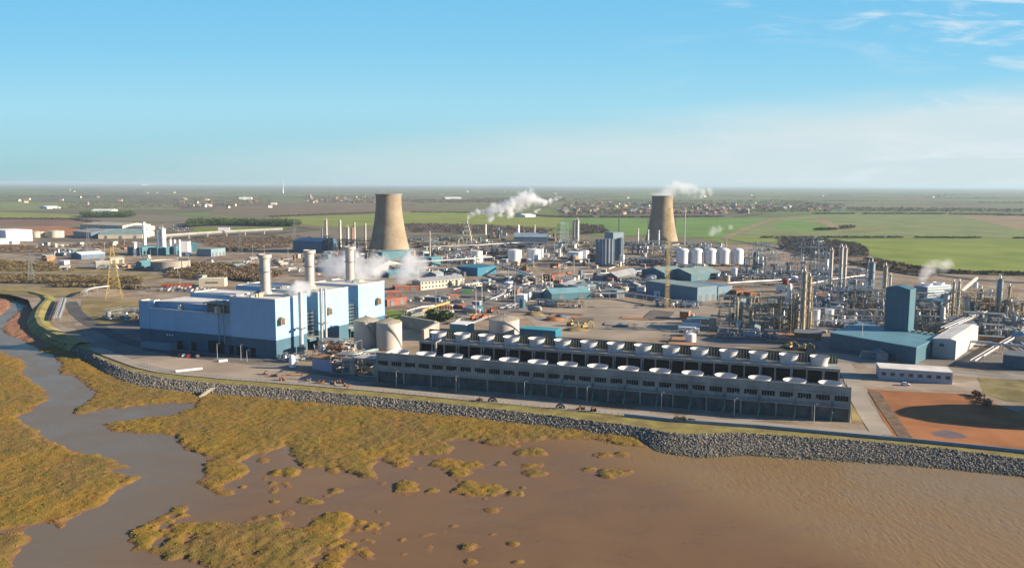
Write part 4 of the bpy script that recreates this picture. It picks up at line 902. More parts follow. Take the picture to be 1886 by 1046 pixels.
def rack(lbl, px, h, w=4, npipe=5, ma=None, pm=None, step=9, group=None, name='pipe_rack', two=False):
    P = interp(px, max(3, int(np.linalg.norm(np.array(G(*px[0]))-np.array(G(*px[-1])))/step)+1), 0); o0 = P[0].copy()
    t = T(name, lbl, 'pipe rack', tuple(o0), 0, group); P = P-o0; n = len(P); fr = MB(); ns = []
    for i in range(n):
        d = P[min(i+1, n-1)]-P[max(i-1, 0)]; d /= np.linalg.norm(d); ns.append(np.array((-d[1], d[0], 0)))
    pos = lambda i, s, z: tuple(P[i]+ns[i]*s*w/2+np.array((0, 0, z)))
    for i in range(n):
        for s in (-1, 1): fr.bar(pos(i, s, 0), pos(i, s, h+.6), .2)
        fr.bar(pos(i, -1, h), pos(i, 1, h), .2)
        if two: fr.bar(pos(i, -1, h*.6), pos(i, 1, h*.6), .18)
    for s in (-1, 1): fr.tube([pos(i, s, h) for i in range(n)], .2, 4)
    fr.done('trestle', [ma or M_CO], t)
    for k in range(npipe):
        c = MB(); s = -.8+1.6*(k/(max(1, npipe-1))); r = (.42, .25, .33, .2, .36, .28)[k % 6]; pl = pm or [M_SV, M_CR, M_SV, M_WH, M_MG, M_BU]; zz = h+.2+r if not (two and k % 2) else h*.6+.2+r
        c.tube([pos(i, s, zz) for i in range(n)], r, 7); c.done('pipe', [pl[k % len(pl)]], t, smooth=50)
    return t
def unit(lbl, px, by, w, d, h, seed, ma=None, pal=None, lev=3, taper=0.0, group=None, nv=6, nh=4, npz=10, rz=None, cat='process unit'):
    """open steel process structure with decks, drums, vertical vessels and pipework"""
    rg = random.Random(seed); t = T('process_unit', lbl, cat, G(px, by), ang if rz is None else rz, group); ma = ma or M_YS; pal = pal or [M_SV, M_CR, M_WH, M_BU, M_MG]
    nx, ny = max(2, int(w/6)), max(2, int(d/6)); fr = MB()
    for l in range(lev):
        z0, z1 = h*l/lev, h*(l+1)/lev; k0, k1 = 1-taper*l/lev, 1-taper*(l+1)/lev
        for i in range(nx+1):
            for j in range(ny+1):
                if l > 0 and rg.random() < .18*l: continue
                x, y = (i/nx-.5)*w, (j/ny)*d-d*.5; fr.bar((x*k0, y*k0+d/2, z0), (x*k0, y*k0+d/2, z1), .2)
                if i < nx: fr.bar((x*k0, y*k0+d/2, z1), ((x+w/nx)*k0, y*k0+d/2, z1), .17)
                if j < ny: fr.bar((x*k0, y*k0+d/2, z1), (x*k0, (y+d/ny)*k0+d/2, z1), .17)
                if i < nx and rg.random() < .35: fr.bar((x*k0, y*k0+d/2, z0), ((x+w/nx)*k0, y*k0+d/2, z1), .12)
    fr.done('steel_frame', [ma], t)
    for l in range(1, lev+1):
        z = h*l/lev; k = 1-taper*(l-1)/lev
        for q in range(max(1, nx//2)):
            if rg.random() < .25: continue
            c = MB(); x0 = (q/max(1, nx//2)-.5)*w*k; x1 = x0+w*k/max(1, nx//2)*rg.uniform(.6, .95); y0 = d*(.5-.5*k)+rg.uniform(0, .3)*d*k; y1 = y0+d*k*rg.uniform(.4, .65)
            c.prism([(x0, y0), (x1, y0), (x1, y1), (x0, y1)], z+.18, z+.3, 0, 0, True)
            c.tube([(x0, y0, z+1.3), (x1, y0, z+1.3), (x1, y1, z+1.3)], .06, 4); c.done('deck', [rg.choice((M_GS, M_DG, ma))], t)
    for q in range(max(2, int((nv+nh)*.8))):
        c = MB(); s1, s2, s3 = rg.uniform(1, 3.2), rg.uniform(1, 2.6), rg.uniform(.8, 2.6); zl = h*rg.randint(0, lev-1)/lev; kk_ = 1-taper*zl/h; x, y = rg.uniform(-.45, .45)*w*kk_, d/2+rg.uniform(-.45, .45)*d*kk_
        c.box(x, y, zl+.32, s1, s2, s3); c.done('equipment_box', [rg.choice(pal+[M_GS, M_DG])], t)
    for q in range(nv):
        r = rg.uniform(.7, 1.9); x, y = rg.uniform(-.46, .46)*w, rg.uniform(.05, .95)*d; hh = rg.uniform(.3, 1.05)*h*(1-taper*max(abs(x)/w*2, abs(y/d-.5)*2)); r = min(r, hh*.3); c = MB()
        c.lathe(x, y, [(r, .3), (r, hh-r*.5), (r*.75, hh-r*.15), (.01, hh)], 14, 0, False); c.done('vertical_vessel', [rg.choice(pal)], t, smooth=40)
    for q in range(nh):
        r = rg.uniform(.8, 1.6); L = rg.uniform(5, 10); z = h*rg.randint(0, lev-1)/lev+r+1.0; x, y = rg.uniform(-.35, .35)*w, rg.uniform(.08, .92)*d; c = MB()
        if rg.random() < .6: c.tube([(x-L/2-.5, y, z), (x-L/2, y, z), (x+L/2, y, z), (x+L/2+.5, y, z)], [r*.5, r, r, r*.5], 14)
        else: c.tube([(x, y-L/2-.5, z), (x, y-L/2, z), (x, y+L/2, z), (x, y+L/2+.5, z)], [r*.5, r, r, r*.5], 14)
        for s in (-.3, .3): c.box(x+s*L*.7, y, z-r-1.0, .4, r*1.4, 1.0)
        c.done('horizontal_drum', [rg.choice(pal)], t, smooth=40)
    for q in range(int(npz*1.6)):
        r = rg.uniform(.12, .36); p = Vector((rg.uniform(-.5, .5)*w, rg.uniform(0, 1)*d, rg.uniform(.1, 1.0)*h)); pts = [p.copy()]
        for s in range(rg.randint(3, 5)):
            ax = rg.randint(0, 2); p = p.copy(); p[ax] += rg.choice((-1, 1))*rg.uniform(.2, .6)*(w, d, h*.7)[ax]
            p.z = max(.6, min(h*1.04, p.z)); kt = 1-taper*p.z/h; p.x = max(-.52*w*kt, min(.52*w*kt, p.x)); p.y = max(d*(.5-.53*kt), min(d*(.5+.53*kt), p.y)); pts.append(p)
        c = MB(); c.tube(pts, r, 6); c.done('pipe', [rg.choice(pal)], t, smooth=50)
    return t
def lamp(px, by, h, lbl, group):
    t = T('lamp_post', lbl, 'lamp post', G(px, by), 0, group)
    c = MB(); c.lathe(0, 0, [(.16, 0), (.09, h)], 8, 0, True); c.done('post', [M_SV], t)
    c = MB(); c.bar((0, 0, h), (.9, -.3, h+.15), .06); c.box(.9, -.3, h+.05, .8, .3, .16); c.done('lamp_head', [M_SV], t)
    return t
def car_proto(lbl, paint, name='parked_car'):
    t = T(name, lbl, 'car', (0, 0, -60)); c = MB()
    prof = [(-2.1, .3), (2.1, .3), (2.15, .75), (1.3, .92), (.6, 1.42), (-1.0, 1.45), (-1.75, 1.0), (-2.15, .9)]
    n = len(prof); V = [(x, -.86+(.14 if z > 1.2 else 0), z) for x, z in prof]+[(x, .86-(.14 if z > 1.2 else 0), z) for x, z in prof]
    c.add(V, [tuple(range(n)), tuple(reversed(range(n, 2*n)))]+[((i+1) % n, i, n+i, n+(i+1) % n) for i in range(n)]); c.done('body', [paint], t)
    c = MB(); c.add([(1.24, -.74, .97), (1.24, .74, .97), (.66, .68, 1.38), (.66, -.68, 1.38)], [(0, 1, 2, 3)])
    for s in (-1, 1): c.add([(1.15, s*.875, .97), (-1.55, s*.875, .99), (-1.0, s*.745, 1.38), (.55, s*.745, 1.36)], [(0, 1, 2, 3)])
    c.done('window', [M_GL], t)
    for x in (-1.3, 1.3):
        for s in (-.8, .8):
            c = MB(); c.cone((x, s-.1, .32), (x, s+.1, .32), .32, .32, 10); c.done('wheel', [M_BK], t)
    return t
def truck(lbl, px, by, rz, cabm, boxm, L=9, hb=3.2, group=None):
    t = T('parked_lorry', lbl, 'lorry', G(px, by), rz, group)
    c = MB(); c.box(0, 0, 1.0, L, 2.5, hb-1); c.done('cargo_box', [boxm], t)
    c = MB(); c.prism([(L/2+.3, -1.2), (L/2+2.3, -1.2), (L/2+2.3, 1.2), (L/2+.3, 1.2)], .6, 2.9, 0); c.done('cab', [cabm], t)
    c = MB(); c.prism([(L/2+2.31, -1.0), (L/2+2.36, -1.0), (L/2+2.36, 1.0), (L/2+2.31, 1.0)], 1.7, 2.6, 0, 0, True); c.done('windscreen', [M_GL], t)
    for x in (-L/2+1.2, -L/2+2.5, L/2+1.2):
        for s in (-1.05, 1.05):
            c = MB(); c.cone((x, s-.15, .5), (x, s+.15, .5), .5, .5, 12); c.done('wheel', [M_BK], t)
    return t
def container(lbl, px, by, rz, ma, L=6.1, h=2.6, w=2.44, group=None, name='shipping_container', cat='container'):
    t = T(name, lbl, cat, G(px, by), rz, group); c = MB(); c.box(0, 0, .15, L, w, h)
    for i in range(int(L/.6)):
        for s in (-1, 1): c.box(-L/2+.4+i*.6, s*(w/2+.03), .35, .25, .06, h-.4)
    c.done('body', [ma], t)
    c = MB(); c.box(L/2+.04, 0, .3, .07, w*.9, h-.3); c.done('door', [ma], t); return t
# ================================================================= THE WORKS, LEFT TO RIGHT
M_CY = mat('bright_cyan_sheet', (.012, .13, .20), .5, .06, .1, spec=.4)
M_TER = mat('terracotta_panel', (.27, .115, .06), .85, .15, .2)
M_PG = mat('pale_grey_sheet', (.31, .30, .275), .7, .1, .1, streak=.2)
M_SB = mat('silo_blue_grey', (.17, .215, .26), .6, .08, .1, streak=.3)
M_PBL = mat('process_blue_steel', (.11, .17, .215), .6, .2, .2)
M_GRS = mat('pale_green_steel', (.25, .32, .28), .6, .15, .2)
sh = shed_ab
# ---- sheds and offices
sh('warehouse', 'long beige warehouse at the back of the far shed estate', 'warehouse', (148, 421), (226, 424), 70, 9, 13, M_CM, M_BU, 'end', doors=3)
sh('warehouse', 'blue fronted warehouse with pale roof by the red earth bank', 'warehouse', (135, 436), (168, 439.5), 70, 10, 14, mat('shade_blue_cladding', (.08, .15, .22), .6, .1, .1), M_PG, 'end', doors=2)
sh('warehouse', 'largest pale roofed warehouse in front of the beige one', 'warehouse', (181, 440), (262, 439.5), 85, 7.5, 15, M_CM, M_GR, 'end', doors=3)
sh('warehouse', 'small cream shed between the big warehouse and the white air column', 'warehouse', (236, 424.5), (262, 425), 40, 7, 10, M_CM, M_PG, 'end', doors=1)
sh('white_block', 'bright white stepped block beside the white tanks on the river plain', 'industrial building', (-20, 443), (12, 446), 40, 18, None, M_WH, M_WH, doors=2)
sh('white_shed', 'low bright white shed in front of the white stepped block', 'shed', (-30, 451), (36, 449), 25, 8, None, M_WH, M_RF, doors=2)
sh('depot', 'white roofed depot with a blue front near the yellow pylon', 'depot', (150, 478), (194, 475), 26, 6, 8.5, mat('shade_blue_cladding', (.08, .15, .22), .6, .1, .1), M_WH, 'end', doors=3)
sh('depot', 'pale grey ribbed box building just behind the yellow pylon', 'depot', (177, 496), (203, 495), 18, 7.5, None, M_PG, M_RF, doors=1)
sh('depot', 'flat cream roofed depot hidden partly by the yellow pylon', 'depot', (204, 486), (229, 485), 22, 6, None, M_CM, M_RF, doors=2)
sh('cabin', 'small white cabin alone on the dry ground', 'cabin', (110, 498.5), (128, 498), 9, 4, None, M_PG, M_WH, doors=1)
sh('beige_office', 'beige box office with one dark window behind the car park', 'office', (366.5, 528.5), (414, 528), 12, 7.2, None, M_CM, mat('cream_roof', (.68, .6, .42), .8, .08, .2), windows=1, wcol=M_DG)
sh('teal_plant_hall', 'teal hall at the foot of the slim white air column', 'industrial building', (235, 470), (262, 471.5), 30, 11, None, M_TL, M_TR, doors=1)
sh('teal_plant_hall', 'teal hall between the slim column and the fat white column', 'industrial building', (270, 470), (290, 471), 30, 10, None, M_TL, M_TR, doors=1)
sh('teal_plant_hall', 'teal hall just behind the square white cold box', 'industrial building', (304, 468), (322, 469), 30, 10, None, M_TL, M_TR)
sh('teal_plant_hall', 'green teal flat roofed hall right of the square white cold box', 'industrial building', (347, 463.5), (364, 463), 30, 10.5, None, M_TL, M_TR)
sh('teal_plant_hall', 'dark teal pitched hall next to the ribbed grey green one', 'industrial building', (362, 470.5), (388, 471.5), 24, 5.5, 9, M_TL, M_TR, 'end', doors=2)
sh('ribbed_hall', 'ribbed grey green hall at the end of the air plant', 'industrial building', (389, 473), (415.5, 470), 22, 9.5, None, M_GG, M_GR, doors=4)
sh('cold_box', 'square white cold box tower of the air plant', 'cold box', (330.5, 471.5), (346.5, 471.5), 12, HZ(338, 471.5, 446), None, M_WH, M_WH, doors=1)
sh('navy_hall', 'wide navy hall with pale blue roof beside the refinery columns', 'industrial building', (540, 464.5), (592, 466), 45, 16, 19, mat('deep_blue_cladding', (.07, .14, .22), .6, .1, .1), mat('pale_blue_roof', (.25, .38, .42), .6, .1, .1), 'end', doors=3)
sh('grey_store', 'broad pale roofed store behind the station chimneys', 'warehouse', (578, 500), (688, 505), 70, 5, 12, M_MG, mat('pale_buff_roof', (.30, .285, .24), .8, .1, .1), 'end', doors=2)
sh('brick_hut', 'terracotta gabled hut in front of the brown cooling tower', 'hut', (682, 482), (700, 482), 14, 5, 9, M_TER, M_SL, 'front', doors=1)
sh('teal_hall', 'teal hall set against the foot of the brown cooling tower', 'industrial building', (704, 481), (757, 477.5), 24, 10.5, None, M_TL, M_TR, doors=3)
sh('teal_hall', 'low teal shed to the right of the steam over the station', 'industrial building', (716, 512), (770, 508), 18, 5, 7, M_TL, M_TR, 'end', doors=3)
sh('teal_hall', 'small square teal block beside the tall thin mast', 'industrial building', (795, 493), (812, 490), 14, 11, None, M_TL, M_TR, doors=1)
sh('grey_shed', 'pitched grey shed with a pale roof left of the bright cyan block', 'shed', (845, 508), (874, 504), 18, 5, 8, M_GG, M_GR, 'end', doors=2)
sh('cyan_block', 'bright cyan flat block in the middle of the works', 'industrial building', (879.5, 509), (914, 504), 28, 8.5, None, M_CY, M_CY, doors=1)
sh('admin_building', 'cream two storey office with grey slate roof and rows of windows', 'office', (775, 534.5), (855, 526), 13, 7.2, 10.3, M_CM, M_SL, 'end', windows=13, rows=2)
sh('admin_wing', 'low cream wing at the end of the cream slate roofed office', 'office', (858, 530), (888, 527), 8, 3.2, None, M_CM, M_WH, windows=5)
for A, B, d, h, l in (((728, 536.5), (772, 535), 14, 4, 'long red brick block next to the cream office'), ((706, 549), (740, 548), 14, 4.5, 'red brick block half hidden by the blue station corner'), ((713, 565), (750, 559), 12, 5, 'nearest red brick block with a deep blue shadow side'),
                      ((829, 551), (846, 550), 8, 3, 'small red brick store in the open middle yard'), ((812, 570), (832, 568), 9, 3, 'red store in line with the other one by the lawn'), ((852, 571), (872, 569), 9, 3, 'second red store along from the lawn, nearer the orange machines')):
    sh('brick_block', l, 'brick building', A, B, d, h, None, M_RB, mat('red_roof', (.40, .16, .09), .9, .15, .2), doors=2)
sh('brick_block', 'red brick block with a white door left of the open pad', 'brick building', (1016, 517.5), (1040, 514), 12, 5.5, None, M_RB, M_RB, doors=1)
sh('teal_gable_shed', 'long teal gable shed at the edge of the open concrete pad', 'shed', (1016, 553.5), (1088, 549.5), 17, 5.5, 9, M_TL, mat('light_teal_roof', (.15, .29, .32), .6, .08, .1), 'end', doors=2)
sh('teal_annexe', 'small pale teal annexe tucked behind the teal gable shed', 'shed', (994, 549), (1008, 547), 12, 4.5, None, M_GG, M_GR)
sh('blue_shed', 'low blue grey shed roof in front of the brick block by the pad', 'shed', (1040, 533), (1082, 526), 12, 3.5, 5.5, M_GG, M_MG, 'end', doors=2)
sh('blue_shed', 'flat pale teal canopy just behind the teal gable shed', 'shed', (1064, 536), (1098, 533), 14, 4, None, M_GG, M_GR)
sh('grey_gable_shed', 'dark ended grey gable shed alone near the silo cluster', 'shed', (1137, 521.5), (1176, 512), 15, 6, 10, M_DG, M_MG, 'end')
sh('pale_hut', 'grey green open kiosk on the far edge of the concrete pad', 'hut', (1136, 549), (1150, 548), 8, 6, None, M_GG, M_GR, doors=1)
sh('green_roof_shed', 'green roofed workshop behind the yellow mast', 'workshop', (1224, 516), (1266, 513), 36, 7, 11.5, M_TL, M_GR, 'end', doors=2)
sh('green_roof_shed', 'second green roofed workshop below the white tank row', 'workshop', (1273, 518), (1327, 513), 34, 7, 11.5, M_TL, M_GR, 'end', doors=2)
sh('blue_workshop', 'large flat roofed blue grey workshop with its dark side to the mast', 'workshop', (1284, 556), (1320, 552), 60, 11.5, None, mat('workshop_blue', (.12, .19, .235), .6, .08, .1), M_GR, doors=3)
sh('blue_workshop', 'lower blue roofed workshop joined to the large flat one', 'workshop', (1322, 552), (1348, 549), 40, 10.5, None, mat('workshop_blue', (.12, .19, .235), .6, .08, .1), mat('deep_blue_roof', (.10, .20, .30), .6, .1, .1), doors=2)
sh('white_store', 'white store with a green end left of the silo cluster', 'store', (1044, 476), (1066, 477), 16, 8, None, M_WH, M_WH, doors=1)
sh('white_store', 'small white store beside the brick cube and the silo cluster', 'store', (1068, 475), (1080, 475.5), 10, 9, None, M_WH, M_WH)
sh('brick_cube', 'terracotta cube close to the shaded silo cluster', 'brick building', (1081, 481), (1096, 481.5), 14, 8, None, M_TER, M_TER, doors=1)
sh('white_roof_hut', 'flat white roofed cyan hut behind the rear fan bank', 'hut', (828, 611), (858, 613.5), 12, 5.2, None, mat('cyan_wall', (.05, .2, .24), .6, .06, .1), M_WH)
sh('cyan_roof_hall', 'long cyan flat roof showing over the rear fan bank beside the ribbed tank', 'hall', (957, 623), (1023, 628), 11, 6.0, None, M_CY, mat('cyan_roof', (.06, .28, .31), .6, .06, .1), doors=2)
sh('barrel_hall', 'dark blue hall with curved ends under the far green fields', 'hall', (946, 449), (1008, 449.5), 34, 11, 17, mat('slate_blue_cladding', (.14, .20, .26), .6, .1, .1), mat('slate_blue_roof', (.20, .26, .31), .6, .15, .1), 'end', doors=2)
sh('fin_tower_house', 'square grey green tower house beside the silo cluster', 'silo house', (1128.5, 484), (1148, 483), 18, HZ(1138, 484, 429), None, M_GG, M_GR)
sh('analyser_house', 'low teal roofed analyser house among the columns', 'hut', (1365, 562), (1385, 560), 9, 5, None, M_GG, M_TR)
for A, B, d, h, l in (((1356, 551), (1376, 549.5), 10, 7, 'terracotta box beside the blue workshop'), ((1380, 553), (1393, 552), 8, 6, 'smaller terracotta box before the terracotta one by the workshop')):
    sh('terracotta_box', l, 'plant room', A, B, d, h, None, M_TER, M_TER)
sh('teal_block', 'blue teal block behind the blue tower, between cream columns', 'industrial building', (1727, 594), (1753, 588), 16, 14, None, M_BT, M_BR)
sh('teal_lean_shed', 'long dark teal shed under the bare earth bank at the right', 'shed', (1768, 578), (1800, 577), 22, 9, None, M_TL, M_TR, doors=1)
sh('dark_substation', 'dark flat substation cut by the right edge of the photo', 'substation', (1846, 678), (1905, 684), 16, 7, None, M_NV, M_DG)
# ---- tanks
for i, (x, w) in enumerate(((1259, 23), (1284, 24), (1310, 23), (1335, 23), (1360, 22))):
    tank(('white silo at the left end of the row of five, with a shaded side', 'second white silo from the left in the row of five', 'middle white silo in the row of five', 'fourth white silo in the row of five, with a ladder frame', 'white silo at the right end of the row of five')[i], x, 491, w, 461.5, M_WH, 'dome', 'row of five white silos', 3.0, 'silo')
tank('small white tank standing in front of the row of five silos', 1354, 508, 11, 494, M_WH, 'cone')
for i, (x, y, w) in enumerate(((1101, 488, 9), (1107.5, 490, 9), (1114, 491, 9), (1120, 491, 9), (1126, 489, 9), (1143, 484, 8))):
    tank(('leftmost blue grey silo of the tight cluster', 'second silo from the left of the tight cluster', 'third silo from the left of the tight cluster', 'fourth silo from the left of the tight cluster', 'bright edged silo at the right of the tight cluster', 'narrow silo in front of the square tower house')[i], x, y, w, 441 + (i == 5)*-2, M_SB, 'cone', 'tight cluster of blue grey silos', 0, 'silo')
tank('squat white tank with blue top beside the silo cluster', 1147, 489, 10, 470, M_WH, 'cone')
tank('white tank left of the teal screen in the middle works', 879, 484, 19, 463, M_WH, 'flat')
tank('large pale tank with a bright right side, left of the pair', 948, 482, 26, 461.5, M_WH, 'cone', 'pair of large pale tanks')
tank('large pale tank right of the pair, next to a slim white one', 984, 479, 26, 460, M_WH, 'cone', 'pair of large pale tanks')
tank('slim white tank touching the right large pale tank', 998, 475, 8, 458, M_WH, 'flat')
tank('small round white tank between the pale pair and the lattice frame', 1010, 474, 6, 468, M_WH, 'flat')
tank('slim white tank left of the white store with the green end', 1031, 473, 6, 458, M_WH, 'flat')
tank('slim white tank before the tank left of the teal screen', 867, 480, 4, 466, M_WH, 'cone')
tank('very wide open topped grey brown tank behind the car park', 302, 500, 70, 482.5, M_CO, 'sunk', n=48)
tank('squat cream tank nearest the white stepped block', 63, 438, 24, 428, M_CM, 'cone')
tank('squat cream tank, last one to the right on the river plain', 97, 438, 27, 426.5, M_CM, 'cone')
tank('small cream tank behind the two squat ones on the river plain', 27, 434, 18, 427, M_CM, 'cone')
tank('pale tank left of the white one beside the buff columns', 1504, 601, 17, 571.5, M_WH, 'cone', 'two white tanks by the buff columns')
tank('white tank right of the pale one beside the buff columns', 1529.5, 599, 17, 571, M_WH, 'cone', 'two white tanks by the buff columns')
tank('grey tank in the shade at the right end of the column field', 1781, 604, 15, 585, M_MG, 'dome')
tank('second shaded grey tank, beside the row of cream columns at the right', 1812, 607, 14, 588, M_MG, 'dome')
tank('round blue tank in front of the earth bank at the right', 1797, 577, 13, 563, M_TL, 'dome')
tank('white spherical topped tank behind the long sloping conveyor', 1799, 530, 8, 521, M_WH, 'dome')
tank('small white tank in the field beyond the cooling unit', 1826, 545, 7, 534, M_WH, 'cone')
# ---- air plant columns
column('fat white column of the air plant, with rings', 302, 469, 420, 8.5, M_WH, 3, name='air_column', cat='air column', cage=True, kit=M_WH)
column('shorter white column joined to the left of the fat ringed one', 293.5, 469, 425, 6, M_WH, 2, name='air_column', cat='air column', cage=False, kit=M_WH)
column('slim white air column, tallest of the left plant', 267.5, 466, 409, 6, M_WH, 1, name='air_column', cat='air column', cage=False, kit=M_WH)
column('short white column at the left end of the teal air plant', 249.5, 471, 446, 6.5, M_WH, 2, name='air_column', cat='air column', cage=False, kit=M_WH)
column('thin white column left of the square cold box', 322.5, 471, 441, 3.5, M_WH, 1, name='air_column', cat='air column', cage=False, kit=M_WH)
column('thin white column touching the left corner of the cold box', 331.5, 472, 441, 3.5, M_WH, 1, name='air_column', cat='air column', cage=False, kit=M_WH)
column('stub white vessel hanging behind the fat ringed column', 314, 461, 441, 4, M_WH, 1, name='air_column', cat='air column', cage=False, kit=M_WH)
# ---- buff columns right, refinery columns left
for l, x, b, ty, w, ma, p in (('tallest buff column of the near pair, beside the white tanks', 1478, 614, 498, 7, M_BU, 6), ('buff column with a bent overhead pipe, right of the near pair', 1487.5, 611, 507, 6.5, M_BU, 6), ('lower buff column caged in platforms, left of the near pair', 1467, 612, 545, 8, M_BU, 5),
        ('plain white column standing between the workshop and the buff columns', 1453, 562, 522, 8.5, M_WH, 0), ('slender column with an orange tip on the right skyline', 1529, 540, 459, 4.5, M_CR, 2), ('left one of the two tall linked columns', 1546.5, 548, 453, 5, M_CR, 3), ('right one of the two tall linked columns', 1554, 545, 455, 5, M_CR, 3),
        ('thick grey and cream column left of the blue tower', 1603, 557, 481, 10, M_GG, 4), ('brown capped column between the thick column and the blue tower', 1628, 566, 488, 6, M_BU, 5), ('short bright column just left of the blue tower', 1615, 566, 531, 5, M_WH, 1), ('pale column half hidden by the left edge of the blue tower', 1637, 570, 505, 4, M_CR, 3),
        ('left one of two cream columns right of the blue tower', 1753, 594, 518, 4.5, M_CR, 5), ('right one of two cream columns right of the blue tower', 1763, 592, 517, 5, M_CR, 5), ('buff column rising before the earth bank', 1805, 583, 531, 6, M_BU, 3), ('tall green grey column at the right end of the plant', 1838, 590, 512, 9, M_GG, 4), ('thin white stack beside the tall green grey column', 1843, 545, 513, 3, M_WH, 0),
        ('yellow column farthest right in the column field', 1856, 585, 526, 5, M_YS, 3), ('short pale column low at the far right edge', 1872, 604, 578, 6, M_CR, 2), ('slim column standing in the left part of the near frame', 1357, 598, 549, 5, M_BU, 2), ('slim pole like column in the middle of the near frame', 1422, 605, 560, 3, M_CR, 2), ('brown column inside the dark frame by the linked pair', 1572, 556, 510, 4.5, M_RU, 1)):
    column(l, x, b, ty, w, ma, p, cage=p > 1)
for l, x, b, ty, w, ma, p in (('thin forked column at the left of the far refinery', 602, 458, 404, 3.4, M_CR, 2), ('tallest cream column of the far refinery', 627, 456, 405, 4.5, M_CR, 1), ('short cream column in the middle of the far refinery', 641.5, 455, 418, 4, M_CR, 2), ('orange tinted short column of the far refinery', 649.5, 452, 420, 3.4, mat('salmon_paint', (.36, .2, .12), .7, .1, .3), 1), ('slim cream column right of the orange tinted one', 653.5, 458, 409, 3.4, M_CR, 1), ('slim cream column nearest the brown cooling tower', 673.5, 461, 411, 3.2, M_CR, 1), ('bare left column of the far refinery', 594, 458, 420, 2.6, M_GS, 2)):
    column(l, x, b, ty, w, ma, p, group='columns of the far refinery', cage=p > 1)
column('pair like cream column at the back of the middle works', 1063.5, 452, 404, 5.5, M_CR, 2); column('grey column touching the cream one at the back of the middle works', 1057.5, 452, 406, 4.5, M_MG, 2)
column('white stub column on the back of the dark blue hall', 954.5, 440, 414, 5, M_WH, 1, cage=False); column('thin pale column right end of the dark blue hall', 984.5, 440, 414, 3, M_CR, 1, cage=False); column('thin white and dark stack left of the steaming plant', 894.5, 432, 413, 3, M_WH, 1, cage=False)
# ---- thin stacks and masts
for l, x, b, ty, w in (('left one of three thin white stacks before the steaming tower', 1175, 452, 421, 2.6), ('middle one of three thin white stacks before the steaming tower', 1193.5, 454, 423, 2.8), ('right one of three thin white stacks before the steaming tower', 1213, 455, 424, 2.8)):
    slimstack(l, x, b, ty, w, M_WH, 'three thin white stacks')
slimstack('tall pale mast rising left of the teal block', 792, 487, 426, 2.6, M_CR, name='mast', cat='mast')
slimstack('dark thin mast above the silo cluster', 1138.5, 470, 392, 1.5, M_DG, name='mast', cat='mast')
slimstack('tall hooked pale flare mast right of the steaming tower', 1260.5, 452, 382, 1.8, M_CR, name='flare_mast', cat='flare mast')
slimstack('short pale mast standing over the fourth white silo', 1337, 470, 440, 2, M_CR, name='mast', cat='mast')
lattice('tall yellow lattice mast on the edge of the concrete pad', 1228, 568, 383, 2.4, 1.6, M_YE, 'lattice mast', plats=7, n=26, rod=.11)
lattice('yellow electricity pylon by the dyke at the left', 211, 549, 455, 13, 1.6, M_YE, 'pylon', 'electricity_pylon', arms=3, n=11, rod=.15)
for l, x, b, ty in (('faint grey pylon in front of the blue fronted warehouse', 163, 462, 418), ('faint grey pylon in the scrub left of the yellow one', 58, 520, 468), ('grey pylon left of the navy hall', 443, 470, 425), ('grey pylon standing close by the navy hall', 543, 460, 405)):
    lattice(l, x, b, ty, 6, 1, M_GS, 'pylon', 'electricity_pylon', 'grey pylons on the plain', 3, 8, .16)
lattice('tall pale green lattice frame with many floors', 1036, 460, 409, 15, 11, M_GRS, 'process tower', 'lattice_tower', n=9, rod=.3, plats=6)
# ---- stepped cream tower
st = T('stepped_tower', 'cream stepped process tower under the white plume', 'process tower', G(860.5, 447), 0)
hh = HZ(860.5, 447, 404); mp = MPP(860.5, 447)
for k, (w, z0, z1) in enumerate(((16, 0, .3), (13, .3, .5), (10, .5, .68), (6.5, .68, .84))):
    c = MB(); w *= mp; c.box(0, 0, hh*z0+.02, w, w, hh*(z1-z0)-.6); o = c.done('stage', [M_CM], st)
    c = MB(); c.box(0, 0, hh*z1-.55, w*1.14, w*1.14, .5); c.done('gallery', [M_CR], o)
    for s in (-1, 1):
        c = MB(); c.box(s*w*.2, -w/2-.06, hh*z0+hh*(z1-z0)*.3, w*.16, .1, hh*(z1-z0)*.35); c.done('opening', [M_BK], o)
c = MB(); c.lathe(0, 0, [(1.6, hh*.84), (.5, hh*.97), (.01, hh)], 10, 0, False); c.done('spire', [M_CR], st)
# ---- process units
U_ = unit
PB = [M_PBL, M_SV, M_WH, M_MG]
U_('near open process frame full of buff pipes, left of the buff columns', 1398, 612, 52, 22, 22, 3, M_YS, [M_BU, M_CR, M_SV, M_YS], 3, 0, None, 9, 6, 24)
U_('low pipe skid yard before the near process frame', 1385, 624, 42, 9, 5, 4, M_GS, [M_SV, M_GG, M_MG], 1, 0, None, 6, 5, 12)
U_('narrow caged frame wrapped round the buff columns', 1473, 613, 16, 12, 26, 5, M_YS, [M_BU, M_CR, M_YS], 5, .2, None, 4, 2, 10)
U_('dark blue grey process block beneath the two linked columns', 1555, 577, 46, 26, 24, 6, M_PBL, PB, 3, .2, None, 8, 5, 16)
U_('dark process block behind the white tanks', 1580, 557, 40, 22, 20, 7, M_PBL, [M_PBL, M_MG, M_DG, M_SV], 3, .2, None, 8, 5, 14)
U_('crowded frame with many white pipes left of the blue tower', 1616, 583, 34, 22, 18, 8, M_YS, [M_CR, M_WH, M_BU, M_MG], 3, .1, None, 9, 4, 18)
U_('pipe yard in front of the crowded frame by the low blue hall', 1580, 604, 44, 14, 7, 9, M_GS, [M_SV, M_WH, M_BU, M_MG], 1, 0, None, 8, 5, 14)
U_('buff frame tucked right of the blue tower', 1710, 612, 22, 14, 19, 10, M_YS, [M_CR, M_BU, M_MG, M_SV], 4, .1, None, 6, 3, 14)
